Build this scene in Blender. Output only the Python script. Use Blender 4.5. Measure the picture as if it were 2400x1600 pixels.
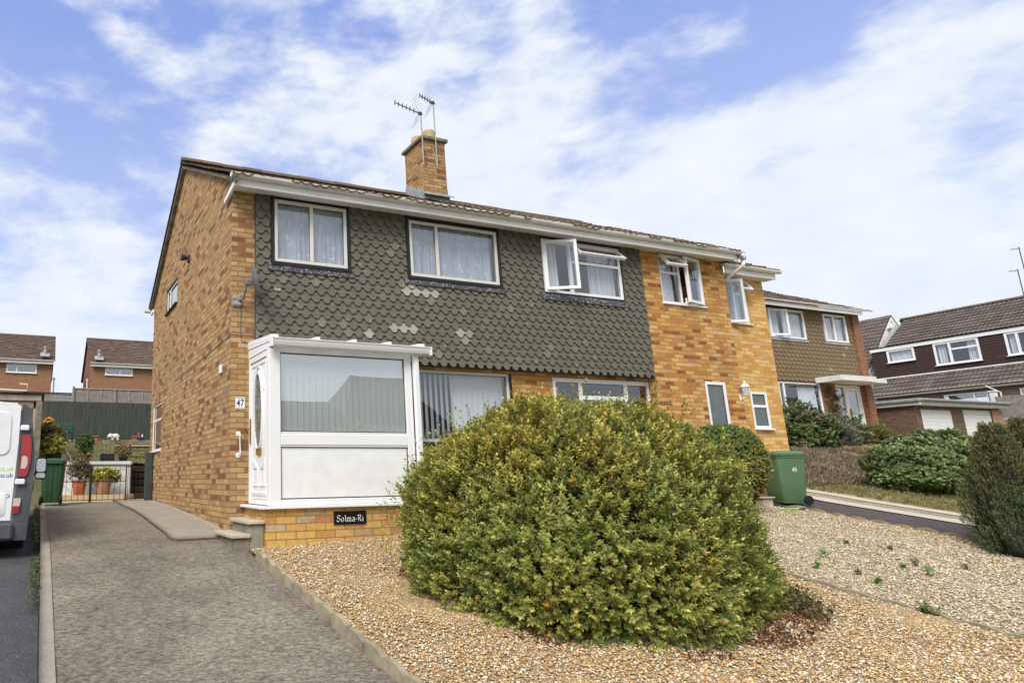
import bpy, bmesh, math, random
import numpy as np
from mathutils import Vector, Matrix, noise
random.seed(7); np.random.seed(7)
for _o in list(bpy.data.objects): bpy.data.objects.remove(_o)
SC = bpy.context.scene
R = math.radians
PI = math.pi
# ---------------------------------------------------------------- camera
# axes: X runs along the house fronts (right), Y runs away from the street, Z is up; the lens sits at the origin
cam_d = bpy.data.cameras.new("camera"); cam = bpy.data.objects.new("camera", cam_d)
SC.collection.objects.link(cam)
yaw, pitch, roll = R(21.27582834), R(12.21008971), R(-0.75716476)
fwd = Vector((math.sin(yaw)*math.cos(pitch), math.cos(yaw)*math.cos(pitch), math.sin(pitch)))
rgt = Vector((math.cos(yaw), -math.sin(yaw), 0)); upv = rgt.cross(fwd)
r2 = math.cos(roll)*rgt + math.sin(roll)*upv
u2 = -math.sin(roll)*rgt + math.cos(roll)*upv
cam.matrix_world = Matrix(((r2.x, u2.x, -fwd.x, 0), (r2.y, u2.y, -fwd.y, 0), (r2.z, u2.z, -fwd.z, 0), (0, 0, 0, 1)))
cam_d.sensor_width = 36.0; cam_d.lens = 1555.697/2400*36
cam_d.shift_x = (1200-697.928)/2400; cam_d.shift_y = (782.509-800)/2400
cam_d.clip_start = 0.05; cam_d.clip_end = 2000
SC.camera = cam
SC.render.resolution_x = 1024; SC.render.resolution_y = 682
# ---------------------------------------------------------------- colour management
SC.view_settings.view_transform = 'Standard'; SC.view_settings.look = 'None'
SC.view_settings.exposure = 0.78; SC.view_settings.gamma = 1
try: SC.view_settings.use_curve_mapping = False
except Exception: pass
# ---------------------------------------------------------------- sun
SUN_DIR = Vector((-0.80, -0.78, 1.15)).normalized()       # towards the sun
sl = bpy.data.lights.new("sun", 'SUN'); sl.energy = 2.3; sl.angle = R(28); sl.color = (1.0, 0.955, 0.88)
so = bpy.data.objects.new("sun", sl); SC.collection.objects.link(so)
so.rotation_euler = SUN_DIR.to_track_quat('Z', 'Y').to_euler(); so.location = (0, -10, 30)
# ---------------------------------------------------------------- world: Nishita sky with broken cloud
W = bpy.data.worlds.new("World"); SC.world = W; W.use_nodes = True
wt = W.node_tree; wt.nodes.clear()
def wn(t, **k):
    n = wt.nodes.new(t)
    for a, b in k.items(): setattr(n, a, b)
    return n
def wl(a, b): wt.links.new(a, b)
def wmath(op, a, b=None, clamp=False):
    n = wn('ShaderNodeMath', operation=op); n.use_clamp = clamp
    for i, v in enumerate((a, b)):
        if v is None: continue
        if isinstance(v, (int, float)): n.inputs[i].default_value = v
        else: wl(v, n.inputs[i])
    return n.outputs[0]
sky = wn('ShaderNodeTexSky', sky_type='NISHITA'); sky.sun_disc = False
sky.sun_elevation = math.asin(SUN_DIR.z); sky.sun_rotation = math.atan2(SUN_DIR.x, SUN_DIR.y)
sky.air_density = 1.1; sky.dust_density = 0.6; sky.ozone_density = 2.2
tc = wn('ShaderNodeTexCoord'); sep = wn('ShaderNodeSeparateXYZ'); wl(tc.outputs['Generated'], sep.inputs[0])
comb = wn('ShaderNodeMapping'); wl(tc.outputs['Generated'], comb.inputs[0]); comb.inputs['Scale'].default_value = (1.0, 1.0, 2.1); comb.inputs['Location'].default_value = (0.7, 0.2, 0.4)
def wnoise(scale, detail, rough, dist=0.0):
    n = wn('ShaderNodeTexNoise'); wl(comb.outputs[0], n.inputs['Vector'])
    n.inputs['Scale'].default_value = scale; n.inputs['Detail'].default_value = detail
    n.inputs['Roughness'].default_value = rough; n.inputs['Distortion'].default_value = dist
    return n.outputs['Fac']
n1 = wnoise(4.6, 12, 0.56, 0.1); n2 = wnoise(14, 9, 0.60, 0.1)
cov = wmath('ADD', wmath('ADD', wmath('MULTIPLY', n1, 1.75), wmath('MULTIPLY', n2, 0.50)), -0.36)
def blob(c, rad, amt):
    global cov
    d = wn('ShaderNodeVectorMath', operation='DISTANCE'); wl(tc.outputs['Generated'], d.inputs[0])
    d.inputs[1].default_value = Vector(c).normalized()
    m = wn('ShaderNodeMapRange', interpolation_type='SMOOTHSTEP'); wl(d.outputs['Value'], m.inputs[0])
    m.inputs[1].default_value = 0.0; m.inputs[2].default_value = rad
    m.inputs[3].default_value = amt; m.inputs[4].default_value = 0.0
    cov = wmath('ADD', cov, m.outputs[0])
BLOBS = [((-0.05,0.84,0.56),0.36,-0.20),((0.11,0.85,0.52),0.22,-0.13),((0.26,0.80,0.58),0.12,-0.10),((0.70,0.50,0.56),0.20,-0.20),
         ((0.82,0.35,0.54),0.20,-0.22),((0.0,0.90,0.42),0.12,-0.08),((0.25,0.74,0.62),0.12,0.12),
         ((0.50,0.69,0.54),0.24,0.22),((0.45,0.74,0.44),0.22,0.14),((0.88,0.32,0.36),0.22,0.18),((0.22,0.86,0.455),0.09,0.12),
         ((0.80,0.50,0.33),0.25,0.16),((0.05,0.94,0.35),0.13,0.14),((0.25,-0.85,0.45),1.0,0.45),((0.05,0.80,0.61),0.10,0.12),((0.62,0.68,0.40),0.14,0.12)]
for b in BLOBS: blob(*b)
elev = wn('ShaderNodeMapRange', interpolation_type='SMOOTHSTEP'); wl(sep.outputs[2], elev.inputs[0])
elev.inputs[1].default_value = 0.12; elev.inputs[2].default_value = 0.45; elev.inputs[3].default_value = 0.26; elev.inputs[4].default_value = 0.0
cov = wmath('ADD', cov, elev.outputs[0])
mk = wn('ShaderNodeMapRange', interpolation_type='SMOOTHSTEP'); wl(cov, mk.inputs[0])
mk.inputs[1].default_value = 0.50; mk.inputs[2].default_value = 0.98; mk.inputs[3].default_value = 0.0; mk.inputs[4].default_value = 1.0
tint = wn('ShaderNodeMix', data_type='RGBA', blend_type='MULTIPLY'); tint.inputs[0].default_value = 1.0
wl(sky.outputs[0], tint.inputs[6]); tint.inputs[7].default_value = (1.0, 1.0, 1.35, 1)
blue = wn('ShaderNodeMix', data_type='RGBA'); blue.inputs[0].default_value = 0.82
wl(tint.outputs[2], blue.inputs[6])
grad = wn('ShaderNodeMix', data_type='RGBA'); gm = wn('ShaderNodeMapRange'); wl(sep.outputs[2], gm.inputs[0])
gm.inputs[1].default_value = 0.2; gm.inputs[2].default_value = 0.6; wl(gm.outputs[0], grad.inputs[0])
grad.inputs[6].default_value = (3.7, 4.3, 5.8, 1); grad.inputs[7].default_value = (1.75, 2.45, 4.9, 1)
wl(grad.outputs[2], blue.inputs[7])
cshade = wn('ShaderNodeMix', data_type='RGBA'); wl(wmath('MULTIPLY', n2, 1.0), cshade.inputs[0])
cshade.inputs[6].default_value = (4.2, 4.75, 5.7, 1); cshade.inputs[7].default_value = (5.75, 5.85, 5.95, 1)
mixc = wn('ShaderNodeMix', data_type='RGBA'); wl(mk.outputs[0], mixc.inputs[0])
wl(blue.outputs[2], mixc.inputs[6]); wl(cshade.outputs[2], mixc.inputs[7])
bg = wn('ShaderNodeBackground'); bg.inputs[1].default_value = 0.1; wl(mixc.outputs[2], bg.inputs[0])
wo = wn('ShaderNodeOutputWorld'); wl(bg.outputs[0], wo.inputs[0])
# ---------------------------------------------------------------- materials
MATS = {}
def newmat(name):
    m = bpy.data.materials.new(name); m.use_nodes = True; m.node_tree.nodes.clear(); MATS[name] = m
    return m
class NT:
    def __init__(s, m): s.t = m.node_tree
    def n(s, t, **k):
        x = s.t.nodes.new(t)
        for a, b in k.items(): setattr(x, a, b)
        return x
    def l(s, a, b): s.t.links.new(a, b)
    def math(s, op, a, b=None, clamp=False):
        x = s.n('ShaderNodeMath', operation=op); x.use_clamp = clamp
        for i, v in enumerate((a, b)):
            if v is None: continue
            if isinstance(v, (int, float)): x.inputs[i].default_value = v
            else: s.l(v, x.inputs[i])
        return x.outputs[0]
    def mix(s, f, a, b, bt='MIX'):
        x = s.n('ShaderNodeMix', data_type='RGBA', blend_type=bt)
        for i, v in ((0, f), (6, a), (7, b)):
            if isinstance(v, (int, float)): x.inputs[i].default_value = v
            elif isinstance(v, tuple): x.inputs[i].default_value = v if len(v) == 4 else v+(1,)
            else: s.l(v, x.inputs[i])
        return x.outputs[2]
    def noise(s, vec, scale, detail=4, rough=0.55, dist=0):
        x = s.n('ShaderNodeTexNoise'); x.inputs['Scale'].default_value = scale; x.inputs['Detail'].default_value = detail
        x.inputs['Roughness'].default_value = rough; x.inputs['Distortion'].default_value = dist
        if vec is not None: s.l(vec, x.inputs['Vector'])
        return x.outputs['Fac']
    def vor(s, vec, scale, feat='F1', rnd=1.0):
        x = s.n('ShaderNodeTexVoronoi', feature=feat); x.inputs['Scale'].default_value = scale; x.inputs['Randomness'].default_value = rnd
        if vec is not None: s.l(vec, x.inputs['Vector'])
        return x
    def ramp(s, f, stops, interp='LINEAR'):
        x = s.n('ShaderNodeValToRGB'); s.l(f, x.inputs[0]); x.color_ramp.interpolation = interp
        e = x.color_ramp.elements
        while len(e) > 1: e.remove(e[-1])
        e[0].position = stops[0][0]; e[0].color = stops[0][1]+(1,)
        for p, c in stops[1:]:
            q = e.new(p); q.color = c+(1,)
        return x.outputs[0]
    def mr(s, v, a, b, c, d, smooth=False):
        x = s.n('ShaderNodeMapRange'); s.l(v, x.inputs[0])
        if smooth: x.interpolation_type = 'SMOOTHSTEP'
        for i, q in enumerate((a, b, c, d)): x.inputs[i+1].default_value = q
        return x.outputs[0]
    def mapping(s, vec, scale=(1, 1, 1), loc=(0, 0, 0), rot=(0, 0, 0)):
        x = s.n('ShaderNodeMapping'); s.l(vec, x.inputs[0]); x.inputs['Scale'].default_value = scale
        x.inputs['Location'].default_value = loc; x.inputs['Rotation'].default_value = rot
        return x.outputs[0]
    def bump(s, h, strength=0.3, dist=0.01, normal=None):
        x = s.n('ShaderNodeBump'); s.l(h, x.inputs['Height']); x.inputs['Strength'].default_value = strength
        x.inputs['Distance'].default_value = dist
        if normal is not None: s.l(normal, x.inputs['Normal'])
        return x.outputs[0]
    def uv(s): return s.n('ShaderNodeTexCoord').outputs['UV']
    def obj(s): return s.n('ShaderNodeTexCoord').outputs['Object']
    def out(s, col, rough=0.8, normal=None, spec=0.3, metal=0.0, coat=0.0):
        p = s.n('ShaderNodeBsdfPrincipled'); o = s.n('ShaderNodeOutputMaterial')
        if isinstance(col, tuple): p.inputs['Base Color'].default_value = col+(1,) if len(col) == 3 else col
        else: s.l(col, p.inputs['Base Color'])
        if isinstance(rough, (int, float)): p.inputs['Roughness'].default_value = rough
        else: s.l(rough, p.inputs['Roughness'])
        p.inputs['Specular IOR Level'].default_value = spec; p.inputs['Metallic'].default_value = metal
        p.inputs['Coat Weight'].default_value = coat
        if normal is not None: s.l(normal, p.inputs['Normal'])
        s.l(p.outputs[0], o.inputs[0]); return p
def plain(name, col, rough=0.6, spec=0.3, metal=0.0, dirt=0.12, scale=6.0, bump=0.0, coat=0.0):
    """paint, plastic or metal with a little real-world unevenness"""
    k = NT(newmat(name)); o = k.obj()
    a = k.noise(o, scale, 6, 0.6)
    f = k.mr(a, 0.3, 0.7, 1-dirt, 1+dirt*0.4)
    c = k.mix(1.0, col, f, 'MULTIPLY')
    b = k.noise(o, scale*9, 4)
    rr = k.mr(b, 0.3, 0.7, max(rough-0.08, 0.02), min(rough+0.1, 1))
    nrm = k.bump(b, bump, 0.004) if bump else None
    k.out(c, rr, nrm, spec, metal, coat); return MATS[name]
def brick(name, stops, mortar, mort=0.011, bumpy=0.6, stain=0.25, bw=0.225, bh=0.075, dark=(0.16, 0.07, 0.035), darkamt=0.5, seed=0.0):
    k = NT(newmat(name)); uv = k.uv(); uv = k.mapping(uv, loc=(seed, 0, 0))
    b = k.n('ShaderNodeTexBrick'); k.l(uv, b.inputs['Vector'])
    b.inputs['Color1'].default_value = (0, 0, 0, 1); b.inputs['Color2'].default_value = (1, 1, 1, 1); b.inputs['Mortar'].default_value = (0.5, 0.5, 0.5, 1)
    b.inputs['Scale'].default_value = 1.0; b.inputs['Mortar Size'].default_value = mort*0.5; b.inputs['Mortar Smooth'].default_value = 0.15
    b.inputs['Bias'].default_value = 0.0; b.inputs['Brick Width'].default_value = bw; b.inputs['Row Height'].default_value = bh
    b.offset = 0.5
    col = k.ramp(b.outputs['Color'], stops)
    m1 = k.noise(uv, 14, 5, 0.6); m2 = k.noise(uv, 90, 4, 0.6); m3 = k.noise(uv, 0.7, 4, 0.6)
    # burnt patches that end inside a brick
    burn = k.math('MULTIPLY', k.mr(k.noise(k.mapping(uv, scale=(1, 2.4, 1)), 6.0, 4, 0.6), 0.55, 0.64, 0, 1, True), k.mr(b.outputs['Color'], 0.35, 0.9, 0.0, darkamt))
    col = k.mix(burn, col, dark)
    col = k.mix(1.0, col, k.mr(m1, 0.25, 0.75, 0.80, 1.16), 'MULTIPLY')
    col = k.mix(1.0, col, k.mr(m2, 0.25, 0.75, 0.86, 1.12), 'MULTIPLY')
    col = k.mix(b.outputs['Fac'], col, k.mix(m1, tuple(x*0.8 for x in mortar), mortar))
    col = k.mix(k.mr(m3, 0.5, 0.75, 0, stain), col, (0.20, 0.15, 0.10))
    h = k.math('ADD', k.math('MULTIPLY', k.math('SUBTRACT', 1.0, b.outputs['Fac']), 1.0), k.math('MULTIPLY', m2, 0.35))
    k.out(col, 0.88, k.bump(h, bumpy, 0.008), 0.2); return MATS[name]
BUFF = [(0.0, (0.34, 0.195, 0.085)), (0.15, (0.43, 0.265, 0.118)), (0.35, (0.51, 0.33, 0.158)), (0.5, (0.45, 0.265, 0.108)), (0.64, (0.36, 0.195, 0.082)), (0.78, (0.47, 0.285, 0.122)), (0.88, (0.28, 0.13, 0.055)), (1.0, (0.185, 0.085, 0.045))]
M_BRICK47 = brick('buff_brick', BUFF, (0.25, 0.165, 0.095), mort=0.014, bumpy=0.9, seed=0.05, darkamt=0.38)
ORANGE = [(0.0, (0.42, 0.185, 0.045)), (0.2, (0.57, 0.31, 0.09)), (0.42, (0.66, 0.41, 0.16)), (0.60, (0.46, 0.19, 0.045)), (0.76, (0.60, 0.32, 0.10)), (0.9, (0.33, 0.12, 0.035)), (1.0, (0.24, 0.085, 0.035))]
M_BRICK49 = brick('orange_brick', ORANGE, (0.38, 0.24, 0.12), mort=0.013, bumpy=0.8, seed=0.11, darkamt=0.62)
YEL = [(0.0, (0.52, 0.25, 0.05)), (0.2, (0.70, 0.44, 0.14)), (0.5, (0.74, 0.49, 0.19)), (0.72, (0.62, 0.33, 0.08)), (0.9, (0.58, 0.27, 0.06)), (1.0, (0.62, 0.42, 0.26))]
M_BRICKY = brick('yellow_brick', YEL, (0.50, 0.34, 0.18), seed=0.17, darkamt=0.15)
PL = [(0.0, (0.50, 0.24, 0.07)), (0.25, (0.66, 0.40, 0.12)), (0.6, (0.62, 0.36, 0.10)), (0.8, (0.48, 0.21, 0.07)), (1.0, (0.52, 0.38, 0.22))]
M_BRICKP = brick('plinth_brick', PL, (0.30, 0.22, 0.13), mort=0.015, seed=0.0, bw=0.265, bh=0.092, darkamt=0.25)
M_BRICKRED = brick('red_brick', [(0.0, (0.17, 0.060, 0.032)), (0.5, (0.24, 0.090, 0.045)), (1.0, (0.14, 0.045, 0.028))], (0.50, 0.33, 0.20), mort=0.022, bumpy=0.3)
M_BRICKRED2 = brick('rust_brick', [(0.0, (0.22, 0.085, 0.045)), (0.4, (0.30, 0.135, 0.075)), (0.8, (0.23, 0.08, 0.045)), (1.0, (0.15, 0.06, 0.04))], (0.33, 0.23, 0.16), mort=0.018, bumpy=0.3)
M_BRICKBRN = brick('brown_brick', [(0.0, (0.090, 0.055, 0.040)), (0.5, (0.130, 0.080, 0.055)), (0.8, (0.17, 0.11, 0.07)), (1.0, (0.08, 0.042, 0.03))], (0.27, 0.19, 0.13), mort=0.016, bumpy=0.3)
M_BRICKPINK = brick('pale_brick', [(0.0, (0.36, 0.21, 0.14)), (0.5, (0.42, 0.25, 0.16)), (1.0, (0.32, 0.17, 0.11))], (0.42, 0.32, 0.22), mort=0.012, bumpy=0.3)
def attr_tile(name, base, rough=0.85, moss=None, mossamt=0.3, nscale=8, spots=None, sps=(5.5, .14, .20)):
    """a tile colour varied by the per-tile attribute 'tone'; lichen and moss as surface growth"""
    k = NT(newmat(name)); a = k.n('ShaderNodeAttribute'); a.attribute_name = 'tone'
    o = k.obj()
    c = k.mix(1.0, base, a.outputs['Color'], 'MULTIPLY')
    n = k.noise(o, nscale*8, 5, 0.6); c = k.mix(1.0, c, k.mr(n, 0.25, 0.75, 0.78, 1.2), 'MULTIPLY')
    if moss:
        q = k.mr(k.noise(o, nscale*0.35, 8, 0.7), 0.56, 0.68, 0, mossamt, True); c = k.mix(q, c, moss)
    if spots:
        v = k.vor(o, sps[0]); s = k.mr(k.math('ADD', v.outputs['Distance'], k.math('MULTIPLY', k.math('SUBTRACT', n, .5), 0.22)), sps[1]-(.0 if sps[1] < .1 else .08), sps[2]-(.0 if sps[1] < .1 else .08), 0.7, 0.0, True); c = k.mix(s, c, spots)
    k.out(c, rough, k.bump(n, 0.35, 0.006), 0.15); return MATS[name]
M_HANG = attr_tile('hanging_tile_olive', (0.134, 0.128, 0.100), moss=(0.10, 0.11, 0.07), mossamt=0.25, nscale=5, spots=(0.24, 0.225, 0.17), sps=(4.0, .09, .14))
M_HANGB = attr_tile('hanging_tile_brown', (0.205, 0.150, 0.090), moss=(0.17, 0.15, 0.09), mossamt=0.3)
M_HANGD = attr_tile('hanging_tile_dark', (0.060, 0.038, 0.034))
M_ROOF = attr_tile('roof_tile_brown', (0.150, 0.110, 0.078), moss=(0.28, 0.135, 0.035), mossamt=0.5, spots=(0.30, 0.27, 0.20))
M_ROOFD = attr_tile('roof_tile_grey', (0.125, 0.100, 0.088), moss=(0.16, 0.13, 0.07), mossamt=0.4, spots=(0.34, 0.31, 0.26))
M_ROOFM = attr_tile('roof_tile_mixed', (0.140, 0.098, 0.075), moss=(0.24, 0.15, 0.05), mossamt=0.45)
M_UPVC = plain('white_upvc', (0.80, 0.80, 0.80), 0.32, 0.45, dirt=0.05, scale=1.7)
M_UPVC2 = plain('white_upvc_weathered', (0.80, 0.79, 0.755), 0.42, 0.4, dirt=0.13, scale=1.9)
M_CREAM = plain('cream_aluminium', (0.66, 0.64, 0.58), 0.38, 0.45, dirt=0.08, scale=2)
def soffit():
    k = NT(newmat('soffit_paint')); o = k.obj()
    a = k.noise(k.mapping(o, scale=(1.0, 1.6, 1.0)), 4.2, 6, 0.68); p = k.mr(a, 0.645, 0.66, 0, 1)
    c = k.mix(p, k.mix(k.noise(o, 2.0, 4), (0.72, 0.70, 0.66), (0.80, 0.79, 0.75)), (0.30, 0.25, 0.19))
    k.out(c, 0.6, k.bump(p, 0.3, 0.003)); return MATS['soffit_paint']
M_SOFFIT = soffit()
def lead():
    k = NT(newmat('lead_flashing')); o = k.obj()
    a = k.noise(o, 38, 5, 0.65); c = k.mix(k.mr(a, 0.56, 0.60, 0, 0.85), (0.055, 0.055, 0.062), (0.42, 0.42, 0.46))
    k.out(c, 0.6, k.bump(a, 0.4, 0.005)); return MATS['lead_flashing']
M_LEAD = lead()
M_LEADG = plain('grey_lead', (0.34, 0.36, 0.38), 0.6, dirt=0.3, scale=9, bump=0.3)
M_BLACK = plain('black_timber', (0.020, 0.020, 0.024), 0.55, dirt=0.3)
M_DKPLASTIC = plain('dark_plastic', (0.040, 0.043, 0.048), 0.55, dirt=0.25, bump=0.2)
M_GREYMET = plain('grey_metal', (0.20, 0.20, 0.21), 0.45, metal=0.4, dirt=0.4, scale=30)
M_GALV = plain('galvanised_metal', (0.42, 0.41, 0.40), 0.5, metal=0.3, dirt=0.4, scale=20)
M_DISH = plain('dish_grey', (0.16, 0.17, 0.19), 0.45, dirt=0.2)
M_BRASS = plain('brass', (0.50, 0.30, 0.07), 0.32, metal=0.9, dirt=0.3)
M_WHITE = plain('white_paint', (0.80, 0.80, 0.78), 0.45, dirt=0.08)
M_WHITEW = plain('white_masonry', (0.70, 0.70, 0.69), 0.85, dirt=0.18, scale=3, bump=0.3)
M_TERRA = plain('terracotta', (0.42, 0.135, 0.055), 0.75, dirt=0.2, scale=8)
M_TERRAP = plain('pale_terracotta', (0.46, 0.235, 0.135), 0.8, dirt=0.2, scale=8)
M_GLAZE = plain('brown_glaze', (0.10, 0.028, 0.020), 0.18, 0.6, dirt=0.2)
M_POTDARK = plain('black_pot', (0.016, 0.018, 0.02), 0.6)
M_BUFFPOT = plain('buff_clay', (0.56, 0.42, 0.22), 0.8, dirt=0.2, bump=0.2)
M_CONC = plain('precast_concrete', (0.34, 0.285, 0.195), 0.9, dirt=0.45, scale=5, bump=0.6)
M_REND = plain('cement_render', (0.27, 0.24, 0.18), 0.92, dirt=0.5, scale=3.2, bump=0.5)
M_SLABT = plain('step_slab', (0.50, 0.44, 0.33), 0.88, dirt=0.3, scale=7, bump=0.4)
M_COPE = plain('chimney_cap', (0.22, 0.20, 0.15), 0.9, dirt=0.5, scale=6, bump=0.5)
M_EDGEB = plain('brown_edging', (0.34, 0.26, 0.13), 0.9, dirt=0.4, scale=6, bump=0.5)
M_WOODG = plain('weathered_wood', (0.27, 0.235, 0.215), 0.85, dirt=0.35, scale=5, bump=0.3)
M_WOODB = plain('pale_batten', (0.40, 0.34, 0.28), 0.85, dirt=0.3, scale=5)
M_WOODDK = plain('dark_sleeper', (0.055, 0.032, 0.024), 0.85, dirt=0.35)
M_IRON = plain('black_iron', (0.018, 0.018, 0.019), 0.5)
M_POSTG = plain('painted_post', (0.050, 0.062, 0.060), 0.6, dirt=0.25, scale=4)
M_TYRE = plain('rubber', (0.018, 0.018, 0.018), 0.85, dirt=0.3)
M_VAN = plain('van_white_paint', (0.76, 0.77, 0.78), 0.28, 0.5, dirt=0.10, scale=2.2, coat=0.4)
M_VANG = plain('van_grey_plastic', (0.085, 0.088, 0.095), 0.55, dirt=0.35, scale=6, bump=0.2)
M_BINL = plain('bin_dark_green', (0.030, 0.082, 0.033), 0.5, dirt=0.2)
M_GREEN = plain('bright_green_plastic', (0.22, 0.62, 0.09), 0.5)
M_CHAIRG = plain('chair_green', (0.02, 0.085, 0.06), 0.6)
M_REDCLAY = plain('red_clay', (0.42, 0.10, 0.06), 0.8, dirt=0.2)
M_BLUE = plain('blue_ceramic', (0.03, 0.06, 0.22), 0.3)
M_RED = plain('red_paint', (0.45, 0.04, 0.03), 0.4)
M_ORN = plain('pale_stone_ornament', (0.72, 0.68, 0.58), 0.8, dirt=0.15, bump=0.2)
M_INK = plain('navy_ink', (0.02, 0.03, 0.12), 0.5)
M_TXT = plain('white_lettering', (0.80, 0.80, 0.77), 0.5, dirt=0.1)
M_TXTF = plain('faded_lettering', (0.20, 0.29, 0.20), 0.6)
M_TXTG = plain('lime_lettering', (0.42, 0.60, 0.10), 0.5)
M_TXTK = plain('grey_lettering', (0.12, 0.13, 0.15), 0.5)
M_CHROME = plain('chrome', (0.62, 0.62, 0.62), 0.15, metal=1.0, dirt=0.05)
M_INT = plain('interior_plaster', (0.34, 0.31, 0.28), 0.9)
M_BIN49 = None
def binmat():
    global M_BIN49
    k = NT(newmat('bin_green')); o = k.obj(); s = k.n('ShaderNodeSeparateXYZ'); k.l(o, s.inputs[0])
    n = k.noise(o, 5, 6, 0.6); st = k.noise(k.mapping(o, scale=(30, 30, 1.2)), 1.0, 3)
    c = k.mix(n, (0.075, 0.145, 0.070), (0.115, 0.195, 0.100))
    run = k.math('MULTIPLY', k.mr(st, 0.60, 0.68, 0, 1), k.mr(s.outputs[2], 0.72, 0.86, 0.0, 0.8)); c = k.mix(run, c, (0.012, 0.03, 0.015))
    k.out(c, k.mr(n, 0.3, 0.7, 0.42, 0.6), None, 0.4); M_BIN49 = MATS['bin_green']
binmat()
def glass(name, base=0.10, gain=1.0, tint=(0.80, 0.86, 0.88), rough=0.0):
    k = NT(newmat(name)); fr = k.n('ShaderNodeFresnel'); gb_ = k.n('ShaderNodeNewGeometry'); k.l(k.mr(gb_.outputs['Backfacing'], 0, 1, 1.5, 1/1.5), fr.inputs[0])
    f = k.math('MULTIPLY', k.math('ADD', k.math('MULTIPLY', fr.outputs[0], gain), base, True), k.math('SUBTRACT', 1.0, gb_.outputs['Backfacing']))
    t = k.n('ShaderNodeBsdfTransparent'); t.inputs[0].default_value = tint+(1,)
    g = k.n('ShaderNodeBsdfGlossy'); g.inputs['Roughness'].default_value = rough; g.inputs[0].default_value = (0.94, 0.97, 1.0, 1)
    g.inputs[0].default_value = (0.94, 0.97, 1.0, 1)
    w = k.noise(k.obj(), 0.9, 2); bp = k.bump(w, 0.05, 0.02); k.l(bp, g.inputs['Normal'])
    m = k.n('ShaderNodeMixShader'); k.l(f, m.inputs[0]); k.l(t.outputs[0], m.inputs[1]); k.l(g.outputs[0], m.inputs[2])
    o = k.n('ShaderNodeOutputMaterial'); k.l(m.outputs[0], o.inputs[0]); return MATS[name]
M_GLASS = glass('window_glass', 0.09, 1.2, (0.93, 0.95, 0.97))
M_GLASSP = glass('porch_glass', 0.26, 1.3, (0.95, 0.975, 0.975))
M_GLASSD = glass('far_window_glass', 0.25, 1.2, (0.9, 0.93, 0.95))
def obscure():
    k = NT(newmat('obscured_glass')); o = k.obj(); n = k.noise(o, 45, 4, 0.6); n2 = k.noise(o, 6, 5, 0.6)
    c = k.mix(n2, (0.05, 0.07, 0.065), (0.15, 0.18, 0.165))
    k.out(c, 0.22, k.bump(n, 0.35, 0.004), 0.6); return MATS['obscured_glass']
M_OBSC = obscure()
def leaded():
    k = NT(newmat('leaded_door_glass')); o = k.obj(); v = k.vor(k.mapping(o, scale=(1, 6, 5)), 2.2); d = k.vor(k.mapping(o, scale=(1, 6, 5)), 2.2, 'DISTANCE_TO_EDGE')
    c = k.mix(k.mr(d.outputs['Distance'], 0.02, 0.035, 1, 0), k.mix(0.93, v.outputs['Color'], (0.13, 0.13, 0.11)), (0.02, 0.02, 0.022))
    k.out(c, 0.15, k.bump(v.outputs['Distance'], 0.4, 0.01), 0.7); return MATS['leaded_door_glass']
M_LEADED = leaded()
def curtain(name, lo, hi, pattern=True, transl=0.35):
    k = NT(newmat(name)); uv = k.uv()
    c = hi
    if pattern:
        v = k.vor(k.mapping(uv, scale=(1, 0.8, 1)), 7.5); sp = k.noise(uv, 42, 3, 0.6)
        f = k.math('MULTIPLY', k.mr(v.outputs['Distance'], 0.28, 0.42, 1, 0), k.mr(sp, 0.50, 0.56, 0, 1))
        c = k.mix(f, lo, hi)
    d = k.n('ShaderNodeBsdfDiffuse'); t = k.n('ShaderNodeBsdfTranslucent'); m = k.n('ShaderNodeMixShader'); m.inputs[0].default_value = transl
    for s_ in (d, t):
        if isinstance(c, tuple): s_.inputs[0].default_value = c+(1,)
        else: k.l(c, s_.inputs[0])
    k.l(d.outputs[0], m.inputs[1]); k.l(t.outputs[0], m.inputs[2]); o = k.n('ShaderNodeOutputMaterial'); k.l(m.outputs[0], o.inputs[0])
    return MATS[name]
M_NET = curtain('net_curtain', (0.54, 0.56, 0.62), (0.92, 0.93, 0.96), True, 0.15)
M_CURT = curtain('plain_curtain', (0, 0, 0), (0.80, 0.81, 0.82), False, 0.15)
M_BLIND = curtain('blind_fabric', (0, 0, 0), (0.70, 0.69, 0.66), False, 0.1)
M_BLINDP = curtain('porch_blind_fabric', (0, 0, 0), (0.93, 0.94, 0.94), False, 0.45)
def lens(name, col, rough=0.2):
    k = NT(newmat(name)); o = k.obj(); w = k.n('ShaderNodeTexWave'); k.l(o, w.inputs[0]); w.bands_direction = 'Z'; w.inputs['Scale'].default_value = 22
    k.out(k.mix(k.mr(w.outputs['Fac'], 0.3, 0.7, 0, 0.5), col, tuple(x*0.55 for x in col)), rough, None, 0.6, coat=0.6); return MATS[name]
M_LENSR = lens('red_lens', (0.36, 0.006, 0.010)); M_LENSC = lens('clear_lens', (0.62, 0.52, 0.42))
def ground_mat(name, fn, rough=0.9):
    k = NT(newmat(name)); c, nrm = fn(k, k.obj()); k.out(c, rough, nrm, 0.15); return MATS[name]
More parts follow.
